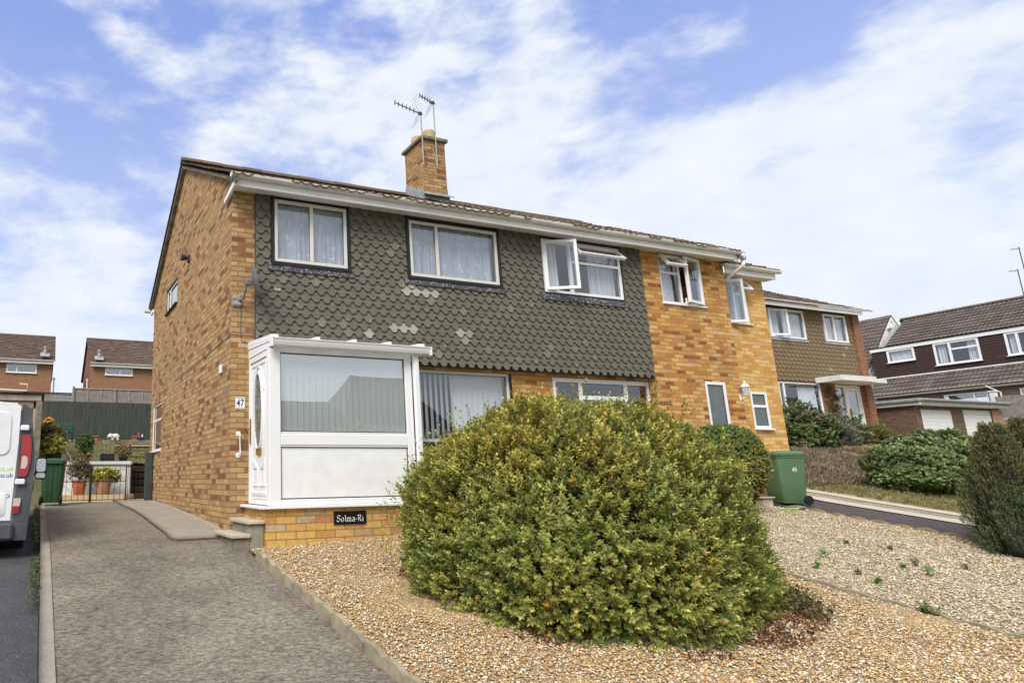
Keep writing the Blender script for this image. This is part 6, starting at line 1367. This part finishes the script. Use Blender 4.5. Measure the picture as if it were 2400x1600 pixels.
m.build('shade_core', M_CORE, CF); m = MB(); m.tube([(12.25, 5.0, -1.3), (12.25, 5.0, -.2)], [.09, .05], seg=8); m.build('trunk', M_TWIG, CF)
# ================================================================ POTS, ORNAMENTS, CHAIR
def potted(name, label, x, y, z, prof, potm, sq=0.0, sx=1.0, plants=(), group=None):
    t = thing(name, (x, y, z), label, 'potted plant', group); b = MB((x, y, z)); b.lathe(prof, seg=20, sq=sq, sx=sx); b.build('pot', potm, t, smooth=True)
    q = MB((x, y, z)); r_, h_ = prof[-1]; q.lathe([(max(p[0] for p in prof)*.8, prof[-1][1]-.03), (.01, prof[-1][1]-.02)], seg=14, sx=sx); q.build('compost', M_CORE, t)
    for k, (dx, dz, r, n, ll, lw, pal, seed) in enumerate(plants):
        P, nd, _ = surf(n, (x+dx, y, z+dz), r, seed, -.8, .2, 2, 2, None, .6, .1); V, F, T = foliage(P, nd+np.array([0, 0, .5])+np.random.RandomState(seed).uniform(-.4, .4, nd.shape), 6, ll, lw, ll*.9, pal, seed); npmesh('foliage', V, F, M_LEAF, t, T)
        m = MB(); rs = random.Random(seed)
        for i in range(9): m.tube([(x+rs.uniform(-.03, .03), y, z+prof[-1][1]-.04), (x+dx+rs.uniform(-.8, .8)*r[0], y+rs.uniform(-.8, .8)*r[1], z+dz+rs.uniform(-.1, .7)*r[2])], [.009, .004], seg=4)
        m.build('stems', M_TWIG, t)
    return t
YG_ = [(.42, .38, .05), (.50, .46, .08), (.16, .22, .04), (.34, .36, .07)]; GR = [(.07, .13, .025), (.10, .17, .035), (.05, .09, .02)]; OL = [(.15, .13, .05), (.10, .11, .04), (.20, .14, .06)]
potted('potted_shrub', 'square terracotta pot with a tall airy olive shrub behind the gate', .98, 16.95, -.33, [(.11, 0), (.125, .02), (.165, .30), (.185, .305), (.19, .345), (.165, .35)], M_TERRA, .8, plants=[(0, .62, (.24, .2, .27), 420, .045, .3, OL, 51)])
potted('potted_flowers', 'large pale terracotta pot spilling yellow variegated leaves by the white wall', 1.53, 16.95, -.33, [(.13, 0), (.15, .02), (.205, .32), (.225, .325), (.23, .375), (.205, .38)], M_TERRAP, plants=[(0, .44, (.38, .22, .13), 420, .055, .36, YG_, 52)])
potted('potted_conifer', 'round clipped green shrub in a glazed brown bowl on the white wall', 1.12, 17.85, .465, [(.09, 0), (.11, .03), (.17, .14), (.19, .145), (.19, .175), (.17, .18)], M_GLAZE, plants=[(0, .44, (.20, .19, .26), 620, .035, .3, GR, 53)])
potted('potted_plant', 'low bronze leaved plant in a dark pot at the right of the white wall', 2.08, 17.9, .465, [(.07, 0), (.09, .02), (.12, .10), (.13, .12), (.12, .125)], M_POTDARK, plants=[(0, .28, (.20, .14, .14), 170, .045, .28, [(.30, .17, .09), (.22, .14, .07)], 54)])
t = thing('planter', (1.68, 17.95, .465), 'square black planter with three canes on the white wall', 'planter')
b = MB(); b.bbox(1.52, 1.86, 17.85, 18.05, .465, .67, 0, .008); b.build('box', M_POTDARK, t); 
for k, x in enumerate((1.62, 1.70, 1.80)): b = MB(); b.tube([(x, 17.95, .60), (x+.02*(k-1)*1.5, 17.95, 1.02+.02*k)], .006, seg=4); b.build('cane', M_WOODB, t)
# plants stepping up beside the path, left
potted('potted_shrub', 'green and yellow variegated shrub in a black pot, lowest of the left group', .40, 18.6, .47, [(.15, 0), (.17, .02), (.20, .20), (.21, .22), (.19, .225)], M_POTDARK, plants=[(-.02, .42, (.26, .22, .22), 420, .06, .34, YG_, 55)])
potted('potted_shrub', 'mixed bronze and green shrub in the middle of the left group', .32, 21.5, .78, [(.14, 0), (.16, .02), (.19, .20), (.2, .22), (.18, .225)], M_POTDARK, plants=[(.0, .50, (.42, .25, .32), 620, .07, .3, [(.16, .15, .05), (.12, .15, .05), (.22, .15, .08), (.30, .28, .06)], 56)])
potted('potted_shrub', 'pale blue flowering plant in the upper part of the left group', .18, 23.0, 1.0, [(.12, 0), (.14, .02), (.16, .18), (.17, .2), (.15, .205)], M_POTDARK, plants=[(0, .42, (.26, .2, .22), 320, .05, .4, [(.40, .50, .62), (.24, .30, .22), (.5, .6, .7)], 57)])
potted('potted_flowers', 'orange flowers in a dark pot standing high on a brick pier', .30, 24.5, 1.72, [(.07, 0), (.08, .02), (.13, .22), (.14, .24), (.12, .245)], M_POTDARK, plants=[(0, .30, (.12, .12, .07), 110, .045, .5, [(.75, .34, .03), (.65, .40, .06)], 58)])
b = MB(); b.bbox(.18, .42, 24.4, 24.65, .9, 1.715, 0, .01); tag(b.build('pier', M_BRICKBRN), 'narrow brown brick pier carrying the orange flower pot', 'pier')
# garden chair
t = thing('garden_chair', (1.05, 28, 1.48), 'green garden chair standing against the dark fence', 'garden chair')
b = MB(); b.bbox(.80, 1.27, 27.78, 28.18, 1.86, 1.92, 0, .02); b.build('seat', M_CHAIRG, t); b = MB(); b.bbox(.80, 1.27, 28.16, 28.21, 1.96, 2.24, 0, .02); b.build('backrest', M_CHAIRG, t)
for x in (.82, 1.25):
    for y, zt_ in ((27.8, 1.92), (28.2, 2.0)): b = MB(); b.bbox(x-.018, x+.018, y-.018, y+.018, 1.44, zt_, 0, .004); b.build('leg', M_POTDARK, t)
for x in (.80, 1.27): b = MB(); b.bbox(x-.02, x+.02, 27.8, 28.2, 2.04, 2.075, 0, .006); b.build('armrest', M_POTDARK, t)
# white elephant
t = thing('elephant_ornament', (2.98, 29.3, 1.66), 'cream elephant ornament on the kerb under the green fence', 'ornament')
b = MB()
bm = bmesh.new(); bmesh.ops.create_uvsphere(bm, u_segments=18, v_segments=10, radius=1)
for v in bm.verts: v.co = Vector((3.04+v.co.x*.19, 29.3+v.co.y*.11, 1.82+v.co.z*.115))
b.add_bm(bm); bm.free(); bm = bmesh.new(); bmesh.ops.create_uvsphere(bm, u_segments=14, v_segments=8, radius=1)
for v in bm.verts: v.co = Vector((2.84+v.co.x*.10, 29.28+v.co.y*.085, 1.84+v.co.z*.095))
b.add_bm(bm); bm.free(); b.tube([(2.77, 29.27, 1.85), (2.735, 29.25, 1.78), (2.74, 29.25, 1.68)], [.04, .025, .016], seg=8); b.build('body', M_ORN, t, smooth='all')
for x in (2.93, 3.14):
    for y in (29.25, 29.36): b = MB(); b.tube([(x, y, 1.80), (x, y, 1.665)], [.05, .045], seg=8); b.build('leg', M_ORN, t, smooth=True)
b = MB(); b.lathe([(.06, 0), (.065, .008), (.02, .014)], (0, 0, 0), 12, sx=.8, sy=1.2); 
e_ = MB(O=(2.86, 29.19, 1.84), U=(1, 0, 0), N=(0, 0, 1), Z=(0, -1, 0)); e_.lathe([(.065, 0), (.055, .012), (.01, .016)], seg=14, sy=1.25); e_.build('ear', M_ORN, t, smooth=True)
for x, lab in ((2.22, 'red clay chimney brick on the kerb left of the elephant'), (3.85, 'red clay block on the kerb right of the elephant')):
    b = MB(); b.bbox(x-.10, x+.12, 29.45, 29.6, 1.67, 1.84, 0, .012); b.bbox(x-.13, x+.15, 29.42, 29.63, 1.80, 1.85, 0, .01) ; tag(b.build('clay_block', M_REDCLAY), lab, 'ornament')
b = MB(); b.bbox(2.33, 2.55, 29.42, 29.58, 1.672, 1.70, 0, .008); tag(b.build('red_tile', M_REDCLAY), 'flat red tile lying on the kerb by the left clay block', 'tile')
t = thing('blue_planter', (4.12, 29.5, 1.67), 'small blue bowl with a red gnome and white bird at the right of the kerb', 'ornament')
b = MB((4.12, 29.5, 1.67)); b.lathe([(.09, 0), (.13, .03), (.15, .13), (.13, .135)], seg=14); b.build('bowl', M_BLUE, t, smooth=True)
b = MB((4.04, 29.5, 1.80)); b.lathe([(.05, 0), (.05, .05), (.035, .07), (.05, .09), (.03, .16), (.005, .2)], seg=10); b.build('gnome', M_RED, t, smooth=True)
b = MB((4.20, 29.5, 1.80)); b.lathe([(.03, 0), (.045, .04), (.02, .08), (.03, .11), (.005, .13)], seg=10); b.build('bird', M_WHITE, t, smooth=True)
# ================================================================ WHEELED BINS
def bin_(name, label, mat, O, ang, w, d, h, group, dark=None):
    """body tapers to the foot; local: u across the front, n towards the front, z up"""
    c, s = math.cos(R(ang)), math.sin(R(ang)); U = (c, s, 0); N = (s, -c, 0); t = thing(name, O, label, 'wheelie bin', group)
    def M_(): return MB(O=O, U=U, N=N)
    b = M_(); K = .80
    def ring(z, k, r=.05, dd=0):
        W_, D_ = w/2*k, d/2*k; pts = []
        for (sx_, sy_, a0) in ((1, 1, 0), (-1, 1, 90), (-1, -1, 180), (1, -1, 270)):
            for q in range(4): a = R(a0+q*30); pts.append((sx_*(W_-r)+math.cos(a)*r, sy_*(D_-r)+math.sin(a)*r+dd, z))
        return pts
    rings = [ring(.035, K-.03), ring(.05, K), ring(h*.5, .90), ring(h*.86, .985), ring(h*.87, 1.03), ring(h*.905, 1.03), ring(h*.905, .95)]; vs = sum(rings, []); n = 16; fs = []
    for i in range(len(rings)-1):
        for k in range(n): fs.append((i*n+k, i*n+(k+1) % n, (i+1)*n+(k+1) % n, (i+1)*n+k))
    fs += [tuple(range(n-1, -1, -1)), tuple((len(rings)-1)*n+k for k in range(n))]; b.solid(vs, fs); b.build('body', mat, t, smooth=True)
    b = M_(); rings = [ring(h*.908, 1.08), ring(h*.945, 1.10, .06), ring(h*.955, 1.06, .06), ring(h*.985, .94, .06), ring(h*1.0, .55, .06)]; vs = sum(rings, []); fs = []
    for i in range(len(rings)-1):
        for k in range(n): fs.append((i*n+k, i*n+(k+1) % n, (i+1)*n+(k+1) % n, (i+1)*n+k))
    fs += [tuple(range(n-1, -1, -1)), tuple((len(rings)-1)*n+k for k in range(n))]; b.solid(vs, fs); b.bbox(-.09, .09, d*.50, d*.585, h*.935, h*.965, 0, .01); b.build('lid', mat, t, smooth=True)
    b = M_(); b.tube([(-w*.40, -d*.56, h*.90), (w*.40, -d*.56, h*.90)], .014, seg=8)
    for x in (-.4, 0, .4): b.box(w*x-.015, w*x+.015, -d*.57, -d*.50, h*.88, h*.92)
    b.build('handle', mat, t)
    for sx_ in (-1, 1):
        O2 = Vector(O)+Vector(U)*(sx_*w*.43)+Vector(N)*(-d*.40)+Vector((0, 0, .085)); q = MB(O=O2[:], U=N, N=(0, 0, 1), Z=(Vector(U)*sx_)[:]); q.lathe([(.03, -.025), (.072, -.025), (.085, -.015), (.085, .015), (.072, .025), (.06, .018), (.03, .02), (.025, .03), (.004, .032)], seg=24); q.build('wheel', M_TYRE, t, smooth=True)
    return t, U, N
tb_, U9, N9 = bin_('wheelie_bin', 'green wheelie bin numbered 49 standing by the yellow brick end wall', M_BIN49, (12.89, 8.46, -.60), 253, .50, .56, .97, 'green wheelie bins')
BO = Vector((12.89, 8.46, -.60)); U9, N9 = Vector(U9), Vector(N9)
def kz(z): return .80+.20*(z/(.97*.86))
p = BO+U9*(.25*kz(.62)+.006)-N9*.02+Vector((0, 0, .62)); textmesh('49', .12, 'number', M_TXT, p, (-N9)[:], (0, 0, 1), tb_, .001, .0, sx=.8)
p = BO+N9*(.28*kz(.50)+.006)+U9*.03+Vector((0, 0, .50)); textmesh('49', .12, 'faded_number', M_TXTF, p, U9[:], (0, 0, 1), tb_, .001, .0, sx=.8)
p = BO+N9*(.28*kz(.66)+.006)+U9*.03+Vector((0, 0, .66)); u_ = U9[:]; nn_ = Vector(u_).cross(Vector((0, 0, 1)))
q = MB(O=p[:], U=u_, N=nn_[:]); 
for st in ([[(-.02, -.02), (0, .02), (.02, -.02)], [(-.012, .02), (.012, .02), (.012, .045), (-.012, .045), (-.012, .02)], [(-.03, .045), (0, .03), (.03, .045)], [(-.015, .06), (0, .05), (.015, .06)]]):
    for a_, b_ in zip(st[:-1], st[1:]): q.tube([(a_[0], .001, a_[1]), (b_[0], .001, b_[1])], .004, seg=4)
for k in range(14): q.box(-.098+k*.014, -.089+k*.014, 0, .002, -.045, -.028+.004*(k % 3 == 0))
for k in range(10): q.box(-.068+k*.0136, -.060+k*.0136, 0, .002, -.062, -.053)
q.build('crest', M_TXT, tb_)
bl_, UL, NL = bin_('wheelie_bin', 'dark green wheelie bin standing beside the iron gate and the van', M_BINL, (.33, 14.55, -.455), 172, .44, .46, .90, 'green wheelie bins')
q = MB(O=(.33, 14.55, -.455), U=(1, 0, 0), N=(0, -1, 0))
for x in (-.13, -.02, .09): q.tube([(x*.82, .195, .06), (x, .245, .74)], .004, seg=4)
q.tube([(.09, .232, .45), (.2, .232, .45)], .004, seg=4); q.tube([(-.2, .252, .76), (.2, .252, .76)], .004, seg=4); q.build('moulded_ribs', M_BLACK, bl_)
# bits round the foot of the far bin
b = MB(); b.bbox(12.22, 12.48, 8.45, 8.6, -.62, -.475, 0, .01); b.bbox(12.19, 12.51, 8.42, 8.63, -.474, -.445, 0, .006); tag(b.build('brick_step', M_SLABT), 'small block step with a slab top left of the green bin', 'step')
b = MB(); b.tube([(12.05, 8.62, -.66), (12.0, 8.62, -.38)], .022, seg=8); b.tube([(12.12, 8.62, -.66), (12.08, 8.62, -.38)], .022, seg=8); b.bbox(11.96, 12.14, 8.6, 8.64, -.50, -.48); tag(b.build('drain_pipes', M_GALV), 'pair of grey plastic pipes at the foot of the orange brick wall', 'pipe')
b = MB(); b.bbox(12.12, 12.24, 8.83, 8.86, -.42, -.10, 0, .005); tag(b.build('meter_cover', M_WHITE), 'white box cover low on the orange brick wall behind the bush', 'cover')
b = MB((12.42, 8.05, H(12.4, 8.05)+.05), U=(.94, .34, 0), N=(-.34, .94, 0)); b.lathe([(.20, 0), (.215, .01), (.215, .025), (.20, .03), (.01, .034)], seg=24, sy=.7); tag(b.build('drain_cover', M_REND, smooth=True), 'oval grey stone cover lying on the gravel before the bin', 'cover')
b = MB((12.12, 7.98, H(12.1, 8)+.05), U=(.8, -.6, 0), N=(.6, .8, 0)); b.bbox(-.13, .13, -.05, .05, 0, .02, 0, .008); b.tube([(.12, 0, .012), (.17, 0, .012)], .014, seg=6); tag(b.build('dustpan', M_GREEN), 'bright green plastic hand tool dropped on the pale gravel', 'hand tool')
# ================================================================ VAN (rear right corner in view)
VAN = thing('parked_van', (-1.0, 11, -.89), 'white panel van with grey rear corner trim and tall red tail light', 'van')
YR, YF = 8.70, 13.3
def sec(inset=0.0, dz=0.0):   # right half of the cross-section, from sill to roof
    return [(-.10-inset, -.60), (-.055-inset, -.45), (-.035-inset, -.15), (-.025-inset, .20), (-.035-inset, .42), (-.075-inset, .68), (-.13-inset, .84-dz), (-.22-inset, .915-dz), (-.42-inset, .945-dz), (-1.0, .965-dz)]
def full(s): return s+[(-2.0-x, z) for x, z in s[::-1][1:]]
b = MB(); stations = [(YR+.02, .05, .01), (YR+.10, .012, 0), (YR+.4, 0, 0), (10.5, 0, 0), (12.0, 0, 0), (12.35, .01, .03), (12.9, .06, .35), (13.3, .12, 1.0)]; rs_ = []
for (y, ins, dz) in stations:
    s = full(sec(ins, 0)); 
    if dz > .02: s = [(x, min(z, .965-dz)) for x, z in s]
    rs_.append([(x, y, z) for x, z in s])
n = len(rs_[0]); vs = sum(rs_, []); fs = []
for i in range(len(rs_)-1):
    for k in range(n-1): fs.append((i*n+k, i*n+k+1, (i+1)*n+k+1, (i+1)*n+k))
fs += [tuple(range(n)), tuple((len(rs_)-1)*n+k for k in range(n))]; b.solid(vs, fs); b.build('body', M_VAN, VAN, smooth=True)
# rear doors: a left and a right leaf, slightly proud; right edge leans in towards the foot
b = MB(); b.prism([(-.99, -.44), (-.245, -.44), (-.235, -.10), (-.215, .45), (-.215, .86), (-.26, .925), (-.99, .945)], 1, YR-.045, YR+.015); BD = b.build('rear_door', M_VAN, VAN)
b = MB(); b.prism([(-1.01, -.44), (-1.755, -.44), (-1.765, -.10), (-1.785, .45), (-1.785, .86), (-1.74, .925), (-1.01, .945)], 1, YR-.045, YR+.015); b.build('rear_door', M_VAN, VAN)
def rrect(x0, x1, z0, z1, r, N=5):
    out = []
    for cx_, cz_, a0 in ((x1-r, z1-r, 0), (x0+r, z1-r, 90), (x0+r, z0+r, 180), (x1-r, z0+r, 270)):
        for k in range(N+1): a = R(a0+90*k/N); out.append((cx_+r*math.cos(a), cz_+r*math.sin(a)))
    return out
b = MB()
for pl, y in ((rrect(-.90, -.30, .30, .82, .09), YR-.058),):
    n = len(pl); inner = [(-.60+(x+.60)*.965, .56+(z-.56)*.955) for x, z in pl]; b.solid([(x, YR-.045, z) for x, z in pl]+[(x, y, z) for x, z in inner], [(k, (k+1) % n, (k+1) % n+n, k+n) for k in range(n)]+[tuple(range(n, 2*n))])
b.build('door_pressing', M_VAN, BD, smooth=True); b = MB(); pl = rrect(-.90, -.30, -.40, -.12, .05); n = len(pl); inner = [(-.60+(x+.60)*.95, -.26+(z+.26)*.92) for x, z in pl]; b.solid([(x, YR-.045, z) for x, z in pl]+[(x, YR-.054, z) for x, z in inner], [(k, (k+1) % n, (k+1) % n+n, k+n) for k in range(n)]+[tuple(range(n, 2*n))])
b.build('door_pressing', M_VAN, BD, smooth=True)
# grey corner cladding with the lamps
b = MB(); cor = [(-.212, -.50), (-.20, .10), (-.198, .60), (-.205, .90), (-.17, .915), (-.115, .87), (-.075, .72), (-.045, .50), (-.022, .30), (-.018, .05), (-.03, -.20), (-.05, -.48)]
b.prism(cor, 1, YR-.02, YR+.22); b.build('corner_trim', M_VANG, VAN, smooth=True)
b = MB(); b.prism([(-.196, .055), (-.115, .055), (-.088, .10), (-.068, .25), (-.068, .46), (-.09, .535), (-.115, .55), (-.178, .55), (-.182, .30)], 1, YR-.042, YR-.019); TL = b.build('tail_light', M_LENSR, VAN)
b = MB(); b.prism([(-.172, .15), (-.118, .15), (-.100, .20), (-.100, .27), (-.13, .30), (-.165, .29)], 1, YR-.048, YR-.043); b.build('indicator', M_LENSC, TL)
for z, xa_, xb_ in ((.595, -.205, -.105), (-.035, -.222, -.112)):
    b = MB(); b.bbox(xa_, xb_, YR-.065, YR-.02, z, z+.065, 0, .012); b.build('hinge', M_VAN, VAN)
b = MB(); b.prism([(-.235, -.36), (-.165, -.36), (-.145, -.22), (-.150, -.19), (-.225, -.19)], 1, YR-.04, YR-.019); q_ = b.build('lower_lamp', M_LENSC, VAN); b = MB(); b.prism([(-.232, -.355), (-.168, -.355), (-.155, -.28), (-.229, -.28)], 1, YR-.046, YR-.041); b.build('reflector', M_LENSR, q_)
b = MB(); b.bbox(-1.80, -.20, YR-.16, YR+.05, -.66, -.46, 0, .03); b.prism([(-.205, -.66), (-.215, -.47), (-.05, -.47), (-.06, -.66)], 1, YR-.10, YR+.30); BP = b.build('bumper', M_VANG, VAN)
b = MB(); b.bbox(-.60, -.35, YR-.17, YR-.161, -.585, -.55, 0, .004); b.build('bumper_reflector', M_LENSR, BP)
def wheel(x0, x1, y, z, r, par, name='wheel'):
    q = MB(O=((x0+x1)/2, y, z), U=(0, 1, 0), N=(0, 0, 1), Z=(1, 0, 0)); hw = (x1-x0)/2; q.lathe([(r*.55, -hw), (r*.92, -hw), (r*.985, -hw*.8), (r, -hw*.5), (r*.975, -hw*.48), (r*.975, -hw*.42), (r, -hw*.40), (r, hw*.40), (r*.975, hw*.42), (r*.975, hw*.48), (r, hw*.5), (r*.985, hw*.8), (r*.92, hw), (r*.55, hw)], seg=36); w_ = q.build(name, M_TYRE, par, smooth=True)
    q = MB(O=((x0+x1)/2, y, z), U=(0, 1, 0), N=(0, 0, 1), Z=(1, 0, 0)); q.lathe([(r*.2, hw*.75), (r*.5, hw*.9), (r*.56, hw*.96), (r*.54, hw*.5)], seg=24); q.build('hub_cap', M_GREYMET, w_, smooth=True)
for y in (9.45, 12.4):
    wheel(-.30, -.09, y, -.60, .285, VAN); wheel(-1.91, -1.70, y, -.60, .285, VAN)
b = MB(); b.box(-1.85, -.15, YR+.1, 13.2, -.60, -.50); b.build('floor_pan', M_BLACK, VAN)
b = MB(); b.bbox(-.045, -.018, YR+.5, 12.9, -.12, .0, 0, .01); b.build('side_rub_strip', M_VANG, VAN)
b = MB(); b.prism([(9.0, .40), (11.2, .40), (11.2, .72), (9.0, .72)], 0, -.072, -.05) if False else None
MR = MB(); pl = rrect(-.015, .165, .03, .40, .06); MR.prism(pl, 1, 12.22, 12.36); MR.tube([(-.10, 12.34, .12), (.02, 12.30, .12)], .02, seg=6); mo = MR.build('wing_mirror', M_BLACK, VAN)
b = MB(); b.prism(rrect(.002, .148, .155, .375, .045), 1, 12.205, 12.219); b.build('mirror_glass', M_CHROME, mo); b = MB(); b.prism(rrect(.002, .148, .055, .135, .03), 1, 12.205, 12.219); b.build('blind_spot_glass', M_CHROME, mo)
# lettering that is in the frame
for s_, z, m_, x in (('.co.uk', .145, M_TXTG, -.243), ('.co.uk', .072, M_TXTK, -.248)):
    textmesh(s_, .078, 'lettering', m_, (x, YR-.0455, z), (1, 0, 0), (0, 0, 1), BD, .001, .001, 'RIGHT')
textmesh('RO', .062, 'badge', M_CHROME, (-.272, YR-.047, -.165), (1, 0, 0), (0, 0, 1), BD, .004, .0015, 'RIGHT', sx=1.35, shear=.2)
# ================================================================ WEEDS
def weed(label, x, y, h_, r, pal, seed, grp='small weeds growing in the pale gravel', z=None, n=26, nl=6, ll=.03, lw=.32):
    z = (H(x, min(y, 8.5))+.045) if z is None else z; rs = np.random.RandomState(seed); P = np.stack([x+rs.uniform(-r, r, n)*.5, y+rs.uniform(-r, r, n)*.5, z+rs.uniform(0, h_*.7, n)], 1)
    d = np.stack([P[:, 0]-x, P[:, 1]-y, np.full(n, r*.9)], 1)+rs.uniform(-.01, .01, P.shape); V, F, T = foliage(P, d, nl, ll, lw, h_*.5, pal, seed); return tag(npmesh('weed', V, F, M_LEAF, None, T), label, 'weed', grp)
WP = [(.16, .34, .04), (.22, .40, .07), (.12, .26, .04)]; WS = [(.20, .24, .09), (.26, .28, .11)]
def gpix(px, py, a=-1.885, b=.15):      # a point of the sloping gravel, measured once from the photograph
    cp = cam.matrix_world.to_3x3(); d = cp@Vector(((px-697.928)/1555.697, -(py-782.509)/1555.697, -1)); k = a/(d.z-b*d.y); return d.x*k, d.y*k
WD = [(1940, 1318, .10, .07, WP, 'larger of the two bright green weeds near the big shrub'), (1918, 1342, .09, .04, WP, 'smaller bright green weed beside the larger one near the big shrub'), (2183, 1360, .12, .07, WP, 'bright green weed in the centre of the pale gravel'),
      (2065, 1378, .05, .05, WP, 'low bright green weed near the dividing edging'), (2120, 1340, .04, .05, WP, 'flat green weed left of the tallest gravel weed'), (2150, 1335, .09, .04, WS, 'thin dull weed just above the flat green weed'),
      (2265, 1345, .08, .03, WS, 'thin grey green weed towards the conifer'), (2016, 1358, .07, .03, WS, 'sparse dull weed left of the low bright one'), (2090, 1297, .06, .03, WS, 'small dull weed in the upper middle of the pale gravel'), (1986, 1282, .04, .05, WS, 'flat dull weed in the upper left of the pale gravel')]
for i, (px_, py_, h_, r, pal, lab) in enumerate(WD): x, y = gpix(px_, py_); weed(lab, round(x, 3), round(y, 3), h_*.85, r*.75, pal, 60+i, n=20, ll=.024)
x, y = gpix(2190, 1475, -1.97, .15); weed('grey green weed in the golden gravel beside the dividing edging', x, y, .07, .09, WS, 80, 'weeds in the golden gravel', z=H(x, y)+.04, n=40)
for i, (px_, py_, lab) in enumerate(((1880, 1450, 'straggly olive seedling right of the big shrub'), (1915, 1480, 'low olive seedling in the leaf litter right of the big shrub'))):
    x, y = gpix(px_, py_, -2.0, .15); weed(lab, x, y, .13, .22, [(.10, .11, .035), (.15, .13, .05)], 85+i, 'olive seedlings beside the big shrub', z=H(x, y)+.04, n=60, ll=.035)
rs = np.random.RandomState(90); n = 520; Y = rs.uniform(6.6, 14.0, n)**1.0; X = .07+rs.uniform(-.06, .045, n); P = np.stack([X, Y, np.array([HL(y) if y > 8 else H(0, y) for y in Y])-.05+rs.rand(n)*.05], 1)
k = np.array([noise.noise(Vector((0, y*1.1, 3)))+.25 for y in Y]) > .08; P = P[k]
V, F, T = foliage(P, rs.uniform(-.5, .5, P.shape)+np.array([0, 0, 1]), 6, .030, .3, .06, [(.09, .14, .03), (.14, .17, .04), (.06, .09, .03)], 91); tag(npmesh('edge_weeds', V, F, M_LEAF, None, T), 'weeds growing along the foot of the driveway kerb beside the van', 'weeds', None, 'stuff')
# tufts on the verge and dry stalks on the bank
def tufts(name, label, n, x0, x1, y0, y1, pal, seed, ll, fn=H):
    rs = np.random.RandomState(seed); X, Y = rs.uniform(x0, x1, n), rs.uniform(y0, y1, n); k = np.array([noise.noise(Vector((a*.8, b*.8, seed))) for a, b in zip(X, Y)]) > -.45; X, Y = X[k], Y[k]
    P = np.stack([X, Y, np.array([fn(a, b) for a, b in zip(X, Y)])+.03], 1); V, F, T = foliage(P, rs.uniform(-.5, .5, P.shape)+np.array([0, 0, 1]), 5, ll, .08, .02, pal, seed, None, .3, 30, 50); return tag(npmesh(name, V, F, M_LEAF, None, T), label, 'grass', None, 'stuff')
tufts('verge_grass', 'short dry green grass on the verge beyond the concrete strip', 9000, 15.5, 24, 6.0, 10.2, [(.22, .19, .07), (.16, .17, .06), (.30, .24, .11)], 93, .07)
tufts('bank_debris', 'brown bark and dead stalks covering the bank', 20000, 15.5, 25, 10.0, 12.8, [(.26, .18, .12), (.17, .12, .08), (.42, .33, .23), (.20, .19, .09), (.32, .24, .16)], 94, .12)
tufts('lawn_grass', 'straw coloured grass of the raised front lawn', 16000, 16, 27, 12.7, 15.4, [(.52, .40, .20), (.44, .35, .17), (.33, .29, .12)], 95, .07)
tufts('back_grass', 'patchy yellow green grass of the back lawn', 5000, .9, 4.5, 18, 29.3, [(.22, .20, .07), (.17, .19, .06), (.30, .24, .11)], 96, .06, lambda x, y: HL(y))
